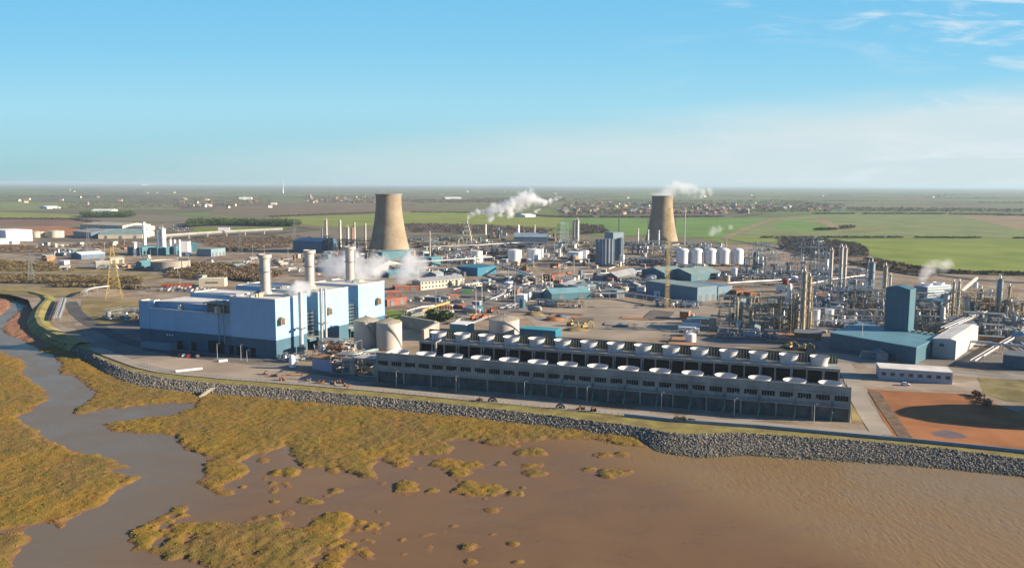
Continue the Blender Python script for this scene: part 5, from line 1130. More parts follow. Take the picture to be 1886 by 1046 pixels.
U_('frame around the two cream columns at the right', 1757, 596, 12, 12, 22, 11, M_YS, [M_CR, M_BU], 4, .1, None, 3, 1, 8)
U_('olive frame of many columns below the earth bank at the right', 1822, 592, 40, 22, 19, 12, M_YS, [M_YS, M_BU, M_CR, M_MG], 3, .2, None, 10, 3, 14)
U_('shaded tank side pipework at the right edge', 1845, 608, 44, 14, 10, 13, M_GS, [M_MG, M_GG, M_WH], 2, 0, None, 8, 4, 12)
U_('left blue pyramid of pipework right of the white silo row', 1402, 508, 46, 34, 34, 14, M_PBL, PB, 4, .75, None, 9, 5, 18)
U_('right blue pyramid of pipework near the tall columns', 1492, 506, 52, 36, 38, 15, M_PBL, PB, 4, .75, None, 9, 5, 18)
U_('low grey pipework apron joining the two blue pyramids', 1450, 516, 80, 16, 9, 16, M_PBL, PB, 2, 0, None, 9, 6, 14)
U_('pipework field in front of the right blue pyramid', 1545, 508, 60, 16, 8, 17, M_GS, [M_WH, M_SV, M_MG], 2, 0, None, 6, 5, 12)
U_('grey boiler frame under the three thin white stacks', 1195, 470, 60, 30, 18, 18, M_GS, [M_SV, M_MG, M_WH, M_DG], 3, .2, None, 9, 5, 14)
U_('low pipework right of the silo cluster', 1185, 490, 60, 24, 9, 19, M_GS, [M_SV, M_MG, M_BU], 2, 0, None, 9, 7, 14)
U_('steaming dark plant left of the dark blue hall', 912, 440, 30, 20, 22, 20, M_DG, [M_DG, M_RU, M_MG], 3, .5, None, 6, 3, 10)
U_('forked frame around the left refinery columns', 602, 466, 22, 16, 22, 21, M_YS, [M_CR, M_BU, M_MG], 4, .3, None, 6, 2, 12)
U_('pipe frame between the refinery columns and the brown tower', 650, 466, 60, 22, 17, 22, M_YS, [M_CR, M_BU, M_MG, M_RU], 3, .1, None, 10, 5, 18)
U_('low grey pipework below the far refinery', 625, 476, 50, 16, 8, 23, M_GS, [M_SV, M_MG, M_WH], 2, 0, None, 7, 4, 10)
U_('low buff pipework right of the brown cooling tower', 792, 458, 70, 30, 9, 24, M_YS, [M_CR, M_BU, M_MG], 2, 0, None, 9, 7, 16)
U_('second band of buff pipework before the brown tower works', 830, 470, 70, 24, 9, 25, M_YS, [M_CR, M_BU, M_WH], 2, 0, None, 9, 7, 16)
U_('grey pipe frame beside the tank left of the teal screen', 845, 486, 44, 20, 11, 26, M_GS, [M_CR, M_SV, M_WH], 2, 0, None, 9, 5, 14)
U_('pipework apron in front of the pale tank pair', 925, 470, 60, 20, 8, 27, M_GS, [M_TL, M_SV, M_MG], 2, 0, None, 7, 6, 12)
U_('low shaded pipework under the dark blue hall', 960, 458, 80, 18, 8, 28, M_DG, [M_MG, M_SV, M_DG], 2, 0, None, 7, 6, 12)
U_('frame foot and vessels around the tall pale green frame', 1044, 464, 26, 14, 16, 29, M_GRS, [M_WH, M_SV, M_GRS], 3, .1, None, 6, 3, 10)
U_('pipework right of the pale green frame', 1078, 456, 44, 22, 10, 30, M_YS, [M_BU, M_CR, M_MG], 2, 0, None, 7, 5, 10)
U_('electrical switchyard with pale posts before the cream office', 940, 551, 34, 16, 9, 31, M_CR, [M_CM, M_WH, M_SV], 1, 0, None, 5, 2, 8, cat='switchyard')
U_('row of small brown stills behind the bright cyan block', 950, 498, 40, 12, 7, 32, M_YS, [M_RU, M_BU, M_CR], 1, 0, None, 10, 3, 8)
U_('compact grey skid yard at the foot of the yellow mast', 1248, 567, 36, 10, 5, 33, M_GS, [M_SV, M_WH, M_GG], 1, 0, None, 8, 5, 10)
U_('skid yard in front of the teal gable shed', 1030, 566, 40, 6, 5, 34, M_YS, [M_SV, M_CR], 1, 0, None, 5, 3, 8)
U_('white pipework right of the steaming tower', 1300, 457, 60, 18, 8, 35, M_GS, [M_WH, M_SV, M_CR], 1, 0, None, 6, 4, 8)
U_('open air substation left of the station', 232, 592, 40, 18, 7, 36, M_GS, [M_SV, M_MG, M_GG], 1, 0, None, 6, 2, 6, cat='switchyard')
U_('open air substation on the river plain', 118, 472, 70, 26, 9, 37, M_GS, [M_SV, M_MG], 1, 0, None, 6, 2, 6, cat='switchyard')
U_('cream pump skid full of pipes against the front fan bank', 652, 692, 26, 16, 9, 38, M_CR, [M_CR, M_CM, M_BU], 2, 0, None, 8, 3, 18, cat='pump skid')
U_('rust brown piping skid before the second blue block', 612, 665, 24, 14, 10, 39, M_GS, [M_RU, M_SV, M_BU, M_MG], 2, .2, None, 6, 4, 16, cat='pump skid')
U_('small grey valve yard left of the single flue', 532, 668, 12, 8, 4, 40, M_GS, [M_SV, M_GG], 1, 0, None, 3, 2, 6, cat='pump skid')
for i, (px, by, w, d, h, l, ma, pal) in enumerate(((1440, 588, 30, 14, 11, 'small olive frame between the white column and the buff columns', M_YS, [M_BU, M_CR, M_MG]), (1512, 583, 36, 14, 10, 'pipe frame directly behind the two white tanks', M_GS, [M_SV, M_WH, M_MG]), (1655, 578, 26, 14, 14, 'frame glimpsed just behind the blue tower', M_GS, [M_MG, M_CR]), (1540, 592, 40, 12, 8, 'low pipework between the white tanks and the crowded frame', M_GS, [M_WH, M_SV, M_BU]), (1600, 596, 34, 12, 9, 'low cream pipework under the thick grey column', M_YS, [M_CR, M_WH, M_BU]),
        (1738, 572, 36, 14, 12, 'grey frame between the cooling unit and the teal block', M_GS, [M_SV, M_WH, M_MG]), (1790, 618, 40, 14, 7, 'low skids on the slab below the shaded grey tanks', M_GS, [M_MG, M_SV]), (1862, 592, 34, 16, 13, 'olive frame at the farthest right of the works', M_YS, [M_YS, M_MG, M_BU]), (1345, 516, 40, 12, 6, 'white pipework under the row of five silos', M_GS, [M_WH, M_SV]), (1270, 500, 30, 12, 6, 'low pipework between the silos and green workshops', M_GS, [M_WH, M_MG]),
        (765, 448, 60, 22, 8, 'far pipework right beside the brown tower', M_GS, [M_CR, M_WH, M_MG]), (818, 446, 50, 20, 9, 'far pipework left of the stepped cream tower', M_GS, [M_CR, M_MG]), (885, 455, 54, 18, 8, 'low pipework in front of the stepped cream tower', M_GS, [M_WH, M_MG, M_BU]), (1005, 464, 44, 16, 8, 'pipework between the dark hall and green lattice tower', M_GS, [M_SV, M_CR]), (1090, 468, 40, 16, 8, 'pipework left behind the shaded silo cluster', M_YS, [M_BU, M_WH, M_MG]), (1160, 458, 50, 20, 9, 'pipework between the silo house and thin white stacks', M_GS, [M_SV, M_WH, M_MG]), (1245, 474, 44, 18, 10, 'grey pipework left of the five silos', M_GS, [M_SV, M_WH, M_MG]), (690, 474, 30, 12, 9, 'pipework at the left foot of the brown tower', M_YS, [M_CR, M_MG]), (735, 500, 40, 14, 6, 'teal skids in the steam beside the station', M_GS, [M_TL, M_SV, M_WH]), (800, 508, 50, 14, 6, 'shaded pipework behind the cream office', M_GS, [M_SV, M_TL, M_MG]), (965, 520, 40, 14, 6, 'pipework right of the bright cyan block', M_YS, [M_BU, M_CR, M_WH]), (1110, 532, 44, 14, 5, 'low pale skids behind the teal gable shed', M_GS, [M_WH, M_SV]), (1175, 524, 40, 12, 5, 'low skids by the dark ended gable shed', M_YS, [M_CR, M_MG]))):
    U_(l, px, by, w, d, h, 60+i, ma, pal, 2, 0, None, 6, 4, 10)
# ---- pieces by the station foot
v = T('white_vessel', 'bright white upright vessel on the ground before the navy base', 'pressure vessel', G(538.5, 679)); c = MB(); c.lathe(0, 0, [(1.4, .8), (1.7, 1.2), (1.5, 6), (.7, 7.2), (.01, 7.4)], 16, 0, False); c.done('shell', [M_WH], v, smooth=40)
for k in range(3): c = MB(); a = 2.1*k; c.bar((1.2*math.cos(a), 1.2*math.sin(a), 0), (1.2*math.cos(a), 1.2*math.sin(a), 1.4), .15); c.done('leg', [M_GS], v)
sh('grey_plant_box', 'grey lilac box with a rusty roof beside the pump skids', 'plant room', (575, 680), (611, 686), 9, 6.2, None, mat('lilac_grey_sheet', (.36, .36, .42), .7, .08, .2), M_RU)
rack('pale green pipe bridge leading to the left end of the front fan bank', [(646, 684), (694, 672)], 8, 2.5, 3, M_GG, [M_GRS, M_SV, M_GG], 7)
# ---- pipe racks and pipelines
for l, px, h, w, n_, two in (('white pipe bridge climbing away right of the blue tower', [(1736, 626), (1808, 592)], 7, 7, 6, True), ('long pipe rack running from the brown tower to the bright cyan block', [(745, 497), (800, 494), (860, 490), (905, 486)], 8, 4, 4, False), ('pipe rack crossing behind the pale tank pair', [(780, 466), (880, 462), (960, 457), (1040, 458)], 8, 4, 4, False),
        ('sloping pipe rack from the cyan block towards the teal gable shed', [(915, 500), (950, 512), (985, 524)], 8, 4, 4, False), ('long high pipe line between the buff columns and the tall linked pair', [(1490, 542), (1530, 533), (1590, 525)], 9, 2, 2, False), ('low pale pipe line behind the white column', [(1340, 532), (1400, 528), (1480, 523)], 5, 3, 4, False), ('pipe rack along the far edge of the concrete pad', [(1096, 552), (1160, 551), (1226, 562)], 5, 3, 4, False),
        ('pipe rack at the head of the concrete pad by the silo sheds', [(1075, 515), (1130, 512), (1190, 508)], 5, 3, 3, False), ('short pipe bridge over the lawn by the cream tanks', [(747, 590), (770, 582), (800, 579)], 6, 2, 2, False), ('yellow pipe bridge right of the short one over the lawn', [(776, 589), (800, 580), (826, 572)], 6, 2, 2, False),
        ('twin green pipe bridge crossing the dyke by the yellow pylon', [(153, 548), (165, 540), (200, 536)], 4, 3, 3, False), ('pipe rack on the left edge of the coast road by the dyke', [(105, 592), (112, 572), (117, 556)], 2.5, 4, 4, False), ('pale double pipeline running down to the white gable shed', [(1790, 676), (1840, 645), (1900, 610)], 3, 3, 2, False), ('grey rack under the earth bank at the right edge', [(1770, 640), (1886, 652)], 4, 4, 3, False),
        ('pipe rack behind the grey green silo house', [(1090, 460), (1180, 463), (1250, 462)], 7, 4, 3, False), ('pipe rack between the switchyard and the teal gable shed', [(905, 530), (960, 536), (1010, 541)], 5, 3, 4, False), ('pipe rack passing below the two blue pyramids', [(1380, 516), (1450, 524), (1530, 528)], 6, 4, 5, False)):
    rack(l, px, h, w, n_, M_YE if l.startswith('yellow') else (M_CO if 'bridge' in l else M_GS), [M_YE, M_BU] if l.startswith('yellow') else None, 9, None, 'pipe_rack', two)
# ---- white cooling unit with fans
cu = T('cooling_unit', 'white cooling unit with two fan boxes and steam, behind the blue tower', 'cooling unit', G(1706, 551), math.radians(28))
c = MB(); c.box(16, 6, 0, 32, 13, 10); c.done('casing', [M_GG], cu)
for k in range(4): c = MB(); c.box(16, -.55, 1.2+k*2.3, 31, .5, .5); c.done('louvre', [M_WH], cu)
for x in (8, 24): c = MB(); c.lathe(x, 6, [(4.6, 10.02), (4.2, 11.2), (4.7, 12.6), (4.4, 12.6), (4.0, 11)], 20, 0, False); c.done('fan_cowl', [M_WH], cu, smooth=40)
c = MB(); c.box(16, 6, 10.02, 31, 12.6, .4); c.done('deck', [M_WH], cu)
# ---- conveyor and domed silo
cvx = T('conveyor', 'long pale sloping conveyor ending at a small round tank', 'conveyor', G(1757, 556)); e = G(1797, 532)-G(1757, 556)
c = MB(); c.tube([(0, 0, 4), (e.x, e.y, 10)], 1.6, 6); c.done('gallery', [M_CM], cvx)
for f in (.1, .4, .7, .95): c = MB(); c.bar((e.x*f, e.y*f, 0), (e.x*f, e.y*f, 4+6*f), .3); c.done('leg', [M_GS], cvx)
dm = T('dome_silo', 'broad domed store beside the orange earth yard, unseen beyond the edge, inferred from its shadow', 'silo', (252, 336, 0)); c = MB(); c.lathe(0, 0, [(20, 0), (20, 14), (18.5, 19), (14, 23.5), (8, 26.2), (.01, 27.2)], 40, 0, False); c.done('shell', [M_CO], dm, smooth=40)
c = MB(); c.box(0, -20.1, 0, 5, .6, 5); c.done('door', [M_DG], dm)  # store stands wholly out of view; inferred from its shadow on the yard
# ---- flyover with lorry
fo = T('road_viaduct', 'low pale road viaduct crossing the plain behind the air plant', 'viaduct', G(300, 444)); P = interp([(296, 444), (360, 439), (440, 434), (520, 430)], 14, 0)-np.array(G(300, 444))
c = MB(); c.tube([tuple(p+np.array((0, 0, 8))) for p in P], 2.4, 4); c.done('deck', [M_PG], fo)
for p in P[1:-1:2]: c = MB(); c.box(p[0], p[1], 0, 3, 3, 6.5); c.done('pier', [M_CO], fo)
tr = truck('white lorry driving along the pale viaduct', 413, 436, .12, M_WH, M_WH, 20, 6.5); tr.location.z = 9.8
# ---- lamps, embankment things
for i, px in enumerate((730, 840, 966, 1081, 1218, 1352, 1499)):
    lamp(px, 706+(px-694)*.0858+3.5, 7.6, ('lamp post at the left end of the front fan bank', 'second lamp post from the left along the front fan bank', 'third lamp post from the left along the front fan bank', 'middle lamp post of those along the front fan bank', 'fifth lamp post from the left along the front fan bank', 'lamp post last but one to the right along the fan bank', 'lamp post nearest the right end of the front fan bank')[i], 'lamp posts along the front fan bank')
for i, (px, by, h) in enumerate(((400.5, 661, 8.5), (444, 663, 8.5), (455, 666, 6.2))):
    lamp(px, by, h, ('lamp post before the navy base, leftmost of three', 'tall lamp post before the navy base beside a shorter one', 'short lamp post before the navy base')[i], 'lamp posts before the power station')
lamp(332, 532, 16, 'tall lamp mast rising over the car park behind the station', 'masts over the car park')
def arch(lbl, px, by, r, w, rz):
    t = T('half_buried_wheel', lbl, 'wheel', G(px, by), rz, 'dark round frames on the embankment'); c = MB(); n = 14
    c.tube([(r*math.cos(math.pi*i/n), 0, r*math.sin(math.pi*i/n)) for i in range(n+1)], .42, 6); c.done('rim', [M_BK], t)
    c = MB(); c.box(0, 0, 0, r*.9, w, r*.55); c.done('hub', [M_DG], t)
arch('dark arched frame on the embankment, right one of the left pair', 907, 740, 1.8, .8, -.2); arch('dark arched frame standing alone on the embankment grass edge', 1032, 752, 1.8, .8, -.2)
def junk(lbl, px, by, s, ma=M_BK):
    t = T('scrap_heap', lbl, 'scrap heap', G(px, by)); rg = random.Random(int(px))
    for k in range(6): c = MB(); c.cone((rg.uniform(-s, s), rg.uniform(-.5, .5), .2), (rg.uniform(-s, s), rg.uniform(-.8, .8), rg.uniform(.8, 1.9)), rg.uniform(.3, .6), rg.uniform(.2, .5), 7); c.done('drum', [ma if k % 3 else M_RU], t)
junk('heap of dark drums on the embankment, left of an arched frame', 884, 738, 1.8); junk('dense dark heap on the embankment between arched frames', 1068, 755, 2.0); junk('small low dark heap at the right end of the embankment clutter', 1092, 758, 1.2)
for i, (px, by, s) in enumerate(((505, 694, 2.2), (520, 701, 1.8), (565, 703, 2), (590, 706, 2.2), (612, 709, 2), (640, 712, 1.6), (489, 690, 1.6), (625, 706, 1.3))):
    junk(('rubble heap left of the timber pile by the coast road', 'rubble heap at the turn of the coast road before the station', 'first heap along the shaded strip before the pump skids', 'rusty heap on the shaded strip before the pump skids', 'third heap along the shaded strip', 'last heap on the shaded strip before the fan bank', 'dark tyre heap on the yard before the navy base', 'small heap beside the rusty one on the shaded strip')[i], px, by, s, M_RU if i % 2 else M_DG)
tp = T('timber_pile', 'pale orange timber pile on the yard before the grey lilac box', 'timber pile', G(545, 691)); rg = random.Random(5)
for k in range(14): c = MB(); c.box(rg.uniform(-4, 4), rg.uniform(-1.5, 1.5), .05+.25*(k % 4), rg.uniform(3, 5), .4, .24, rg.uniform(-.3, .3)); c.done('beam', [mat('fresh_timber', (.55, .30, .14), .85, .2, .4)], tp)
wb = T('white_beam', 'long white beam lying on the grey yard before the station', 'beam', G(348, 683), -.35+.9); c = MB(); c.box(0, 0, .2, 13, 1.0, .9); c.done('beam', [M_WH], wb)
wb = T('white_trough', 'short white trough near the lamp posts on the yard', 'trough', G(411, 666), .5); c = MB(); c.box(0, 0, .1, 4.5, 1.2, 1.1); c.done('trough', [M_WH], wb)
sl_ = T('slipway_steps', 'pale concrete steps set into the rock armour', 'steps', G(391, 722, -2.2)); 
for k in range(7): c = MB(); c.box(-k*.55, -k*.75, 1.6-k*.42, 2.6, .8, .5, .6); c.done('step', [M_CO], sl_)
# flood wall along the right embankment and posts on the left
fw = T('flood_wall', 'low grey flood wall along the right part of the embankment', 'flood wall', G(1230, 776)); P = interp([(1150, 766.5), (1200, 771.5), (1230, 775), (1290, 780), (1400, 787.5), (1500, 796.5), (1600, 805.5), (1700, 814.5), (1780, 822.5), (1886, 833.5), (2000, 850)], 60, 0)-np.array(G(1230, 776))
c = MB()
for i in range(59): wallseg(c, Vector(P[i]), Vector(P[i+1]), .5, 0, 1.15)
c.done('wall', [M_GG], fw)
P = interp([(262, 673), (330, 689.5), (420, 698.5), (520, 706), (640, 716)], 46, 0); f_ = T('post_fence', 'thin post and rail fence along the dry grass of the left embankment', 'fence', tuple(P[0])); P = P-P[0]
for p in P: c = MB(); c.box(p[0], p[1], 0, .2, .2, 1.3); c.done('post', [M_SL], f_)
c = MB(); c.tube([tuple(p+np.array((0, 0, 1.0))) for p in P], .05, 4); c.done('rail', [M_SL], f_)
P = interp([(640, 716), (760, 727), (880, 739.5), (1000, 751.5), (1060, 757.5), (1150, 766)], 50, 0); f_ = T('post_fence', 'thin post fence on the embankment grass below the fan bank', 'fence', tuple(P[0])); P = P-P[0]
for p in P: c = MB(); c.box(p[0], p[1], 0, .2, .2, 1.2); c.done('post', [M_SL], f_)
# ================================================================= MANY SMALL THINGS: cars, huts, houses, hedges, trees
rg = random.Random(21)
def inpoly(px, py, poly):
    c = False
    for i in range(len(poly)):
        (x0, y0), (x1, y1) = poly[i], poly[i-1]
        if (y0 > py) != (y1 > py) and px < (x1-x0)*(py-y0)/(y1-y0)+x0: c = not c
    return c
CARC = [('white', M_WH), ('silver', M_SV), ('black', mat('black_car_paint', (.02, .02, .022), .3, .05, 1, spec=.5)), ('dark blue', M_BL), ('red', mat('red_car_paint', (.42, .03, .03), .35, .05, 1, spec=.5)), ('grey', M_GS)]
protos = []
for nm, ma in CARC: protos.append(car_proto(nm+' parked car', ma))
placed = [False]*len(protos)
def put_car(loc, rz, where, grp):
    k = rg.choice((0, 0, 0, 1, 1, 2, 2, 3, 4, 5)); lbl = f'{CARC[k][0]} car parked {where}'
    if not placed[k]:
        o = protos[k]; o.location = loc; o.rotation_euler = (0, 0, rz); o['label'] = lbl; o['group'] = grp; placed[k] = True
    else: dup(protos[k], loc, rz, lbl, grp)
bpy.context.view_layer.update()
def carpark(a, b, c_, rows, n, where, grp, prob=.85, rz=0):
    A, B, D = G(*a), G(*b), G(*c_)
    for r in range(rows):
        for i in range(n):
            if rg.random() > prob: continue
            p = A+(B-A)*((i+.5)/n)+(D-A)*((r+.5)/rows); ang_ = math.atan2((D-A).y, (D-A).x)
            put_car(p+Vector((rg.uniform(-.2, .2), rg.uniform(-.3, .3), .13)), ang_+rz+rg.choice((0, math.pi)), where, grp)
carpark((292, 537), (400, 540), (300, 528), 4, 15, 'in the car park behind the power station', 'cars in the car park behind the station', .8)
carpark((455, 527), (505, 529), (455, 521), 2, 10, 'by the white roofs behind the first chimney', 'cars by the white roofs', .7)
carpark((385, 497), (480, 494), (400, 484), 6, 13, 'in the long car park beyond the scrub', 'cars in the long car park beyond the scrub', .75)
carpark((318, 428), (352, 429), (318, 415), 6, 8, 'in the far lorry park by the viaduct', 'cars in the far lorry park', .75)
carpark((705, 558), (860, 562), (705, 550), 1, 16, 'along the road before the red brick blocks', 'cars along the road before the brick blocks', .5)
carpark((870, 520), (940, 524), (870, 516), 1, 12, 'near the pipe rack by the cyan block', 'cars near the cyan block', .7)
carpark((560, 484), (600, 486), (560, 478), 2, 8, 'before the navy hall', 'cars before the navy hall', .7)
carpark((318, 657), (392, 661), (319, 655), 1, 9, 'in the shade before the navy base', 'cars in the shade before the station', .6)
carpark((950, 536), (1000, 538), (950, 531), 2, 9, 'beside the switchyard in the middle works', 'cars beside the switchyard', .6)
carpark((640, 513), (668, 514), (640, 508), 2, 6, 'under the steam by the pale roofed store', 'cars under the steam by the store', .6)
for px, by, w in ((1267, 613, 'alone near the dark yard behind the rear fan bank'), (1325, 618, 'in the dark yard left of the near process frame'), (1667, 710, 'before the long low white office'), (1556, 632, 'in the shadow of the blue tower hall'), (812, 541, 'on the open yard before the cream office'), (843, 537, 'near the right end of the cream office'), (860, 574, 'by the red stores in the middle yard'), (1091, 524, 'by the brick block near the pad'), (1640, 663, 'on the roadside before the blue hall'), (1503, 640, 'on the road behind the fan banks')):
    put_car(G(px, by)+Vector((0, 0, .15)), rg.uniform(-.5, .5), w, None)
# lorries, containers and machines
for i in range(7): container(f'orange container, number {("one", "two", "three", "four", "five", "six", "seven")[i]} from the left of the row behind the car park', 304+i*7.2, 529-i*.15, .1, M_OR, 6.1, 2.7, 2.44, 'row of orange containers behind the car park')
for l, px, by, rz, ma in (('white lorry trailer near the dark yard behind the fan bank', 1265, 612, -.3, M_WH), ('long pale trailer by the low shed of silos', 1222, 500, .2, M_WH)): truck(l, px, by, rz, M_WH, ma, 11, 3.6)
for l, px, by, ma in (('blue container in the open middle yard', 838, 568, M_BL), ('red container by the lawn path', 822, 571, M_RB), ('green container near the cream office', 858, 540, M_GN), ('white container on the pad by the low trailers', 905, 553, M_WH), ('cream container in the switchyard corner', 903, 553.5, M_CM), ('white cabin container beside the lawn pipe bridge', 768, 582, M_WH), ('second white cabin container beside the lawn pipe bridge', 780, 581, M_WH), ('blue grey container near the kiosk on the pad edge', 1160, 535, M_GG), ('white container between kiosk and grey gable shed', 1180, 532, M_WH), ('grey container next to the white one by the gable shed', 1192, 533, M_MG)):
    container(l, px, by, rg.uniform(-.4, .3), ma, 9, 3, 2.8)
def digger(lbl, px, by, rz, ma):
    t = T('excavator', lbl, 'excavator', G(px, by), rz, 'orange and yellow digging machines'); c = MB(); c.box(0, 0, 1.1, 3.6, 2.6, 1.5); c.box(.9, .6, 2.6, 1.5, 1.3, 1.3); c.done('body', [ma], t)
    c = MB(); c.tube([(1.4, -.4, 2), (4.0, -.4, 4.8), (6.6, -.4, 3.4), (7.0, -.4, 1.2)], .38, 5); c.done('boom', [ma], t)
    for s in (-1.1, 1.1): c = MB(); c.box(0, s, .05, 4.2, .6, 1.0); c.done('track', [M_BK], t)
    c = MB(); c.box(7.0, -.4, .3, 1.1, 1.0, 1.0); c.done('bucket', [M_RU], t)
for l, px, by, ma in (('orange excavator with raised boom in the middle yard', 902, 576, M_OR), ('orange excavator beside the ribbed tank', 888, 588, M_OR), ('orange excavator left of the other by the ribbed tank', 872, 589, M_OR), ('yellow excavator at the edge of the concrete pad', 1050, 600, M_YE), ('yellow excavator lying low near the pad puddle', 1076, 605, M_YE), ('yellow loader beside the road behind the fan banks', 1452, 642, M_YE), ('pale yellow loader next to it behind the fan banks', 1478, 645, M_YE)):
    digger(l, px, by, rg.uniform(-1, 1), ma)
def mound(lbl, px, by, w, h, ma, ratio=.6):
    t = T('spoil_heap', lbl, 'spoil heap', G(px, by)); c = MB(); n = 16; rr = random.Random(int(px*7)); V = []
    for k, (q, z) in enumerate(((1, 0), (.8, .35), (.5, .8), (.2, 1))):
        for i in range(n): a = 6.2832*i/n; f = q*(1+rr.uniform(-.2, .2)); V.append((w*f*math.cos(a), w*ratio*f*math.sin(a), h*z*(1+rr.uniform(-.15, .15))))
    c.add(V, [(k*n+i, k*n+(i+1) % n, (k+1)*n+(i+1) % n, (k+1)*n+i) for k in range(3) for i in range(n)]+[tuple(3*n+i for i in range(n))]); c.done('heap', [ma], t, smooth=180)
for l, px, by, w, h, ma in (('brown spoil heap on the concrete pad near the yellow machines', 1022, 590, 9, 2.2, M_RU), ('tan spoil heap left of the brown one on the pad', 985, 580, 8, 2, S_DRY), ('dark spoil heap with a mast shadow on the pad edge', 1034, 586, 7, 2.6, M_DG), ('low tan heap near the pad puddle', 1062, 608, 10, 1.6, S_DRY), ('long earth heap behind the buff columns', 1500, 545, 16, 3, S_ORG), ('earth heap under the sloping conveyor', 1778, 560, 20, 5, S_ORG)):
    mound(l, px, by, w, h, ma)
# scattered low buildings, small vessels and skids that fill the works between the big things
LM = [('the brown cooling tower', 717, 470), ('the steaming cooling tower', 1218, 455), ('the pale tank pair', 966, 482), ('the bright cyan block', 897, 508), ('the silo cluster', 1115, 490), ('the row of five silos', 1310, 491), ('the cream office', 815, 530), ('the teal gable shed', 1050, 551), ('the yellow mast', 1228, 567), ('the flat roofed workshop', 1290, 554), ('the dark blue hall', 977, 448), ('the stepped cream tower', 860, 447), ('the green lattice tower', 1036, 460), ('the far refinery columns', 640, 460), ('the navy hall', 565, 465), ('the linked columns', 1550, 548), ('the blue tower', 1670, 640), ('the buff columns', 1477, 612), ('the left blue pyramid', 1402, 508), ('the right blue pyramid', 1492, 506), ('the cooling unit', 1710, 549), ('the square cold box', 338, 471), ('the wide open tank', 302, 500), ('the yellow pylon', 211, 549), ('the white stepped block', 10, 446), ('the big pale warehouse', 220, 440), ('the sloping conveyor', 1778, 560), ('the grey gable shed', 1150, 520), ('the brick block by the pad', 1028, 517)]
LABELS = {}
def where(px, by):
    l = min(LM, key=lambda q: (q[1]-px)**2+((q[2]-by)*3)**2); dx, dy = px-l[1], (by-l[2])*3
    rel = ''
    if abs(dy) > abs(dx): r2 = 'in front of' if dy > 0 else 'behind'
    else: r2 = 'right of' if dx > 0 else 'left of'
    if abs(dx) > 14 and abs(dy) > 14: r2 = ('ahead and ' if dy > 0 else 'behind and ')+('right of' if dx > 0 else 'left of')
    return f'{rel}{r2} {l[0]}'
ORD = ['', 'another ', 'third ', 'fourth ', 'fifth ', 'sixth ', 'seventh ', 'eighth ', 'ninth ', 'tenth ']
pend = []
zones = [([(740, 440), (900, 452), (1050, 462), (1240, 470), (1250, 500), (1100, 500), (900, 492), (760, 480)], 118), ([(760, 490), (900, 520), (1100, 505), (1230, 505), (1230, 545), (1100, 548), (900, 545), (760, 520)], 84),
         ([(560, 460), (690, 468), (700, 500), (560, 490)], 20), ([(1250, 470), (1400, 515), (1560, 520), (1640, 560), (1560, 600), (1380, 570), (1330, 530), (1240, 500)], 74),
         ([(1380, 600), (1620, 570), (1640, 605), (1500, 622), (1390, 630)], 20), ([(1700, 570), (1886, 590), (1886, 640), (1760, 640)], 34), ([(30, 440), (250, 450), (260, 475), (60, 470)], 22), ([(150, 475), (460, 475), (520, 485), (420, 520), (170, 500)], 22), ([(1180, 440), (1330, 450), (1330, 465), (1150, 462)], 14), ([(850, 430), (1090, 440), (1090, 452), (850, 445)], 30), ([(425, 472), (690, 474), (690, 500), (560, 512), (500, 484)], 34), ([(60, 468), (300, 476), (300, 500), (120, 494)], 16), ([(745, 548), (1000, 556), (980, 596), (850, 600), (760, 572)], 26), ([(1245, 572), (1350, 568), (1370, 636), (1240, 630)], 10), ([(1560, 640), (1700, 660), (1690, 672), (1560, 655)], 6), ([(880, 510), (1130, 500), (1130, 530), (900, 540)], 46)]
for poly, n in zones:
    x0, x1 = min(p[0] for p in poly), max(p[0] for p in poly); y0, y1 = min(p[1] for p in poly), max(p[1] for p in poly); k = 0
    while k < n:
        px, by = rg.uniform(x0, x1), rg.uniform(y0, y1)
        if inpoly(px, by, poly): pend.append((px, by)); k += 1
CM_ = [('white', M_WH), ('cream', M_CM), ('grey', M_MG), ('teal', M_TL), ('buff', M_BU), ('pale grey', M_PG), ('rusty', M_RU), ('dark grey', M_DG), ('brick red', M_RB), ('blue grey', M_GG)]
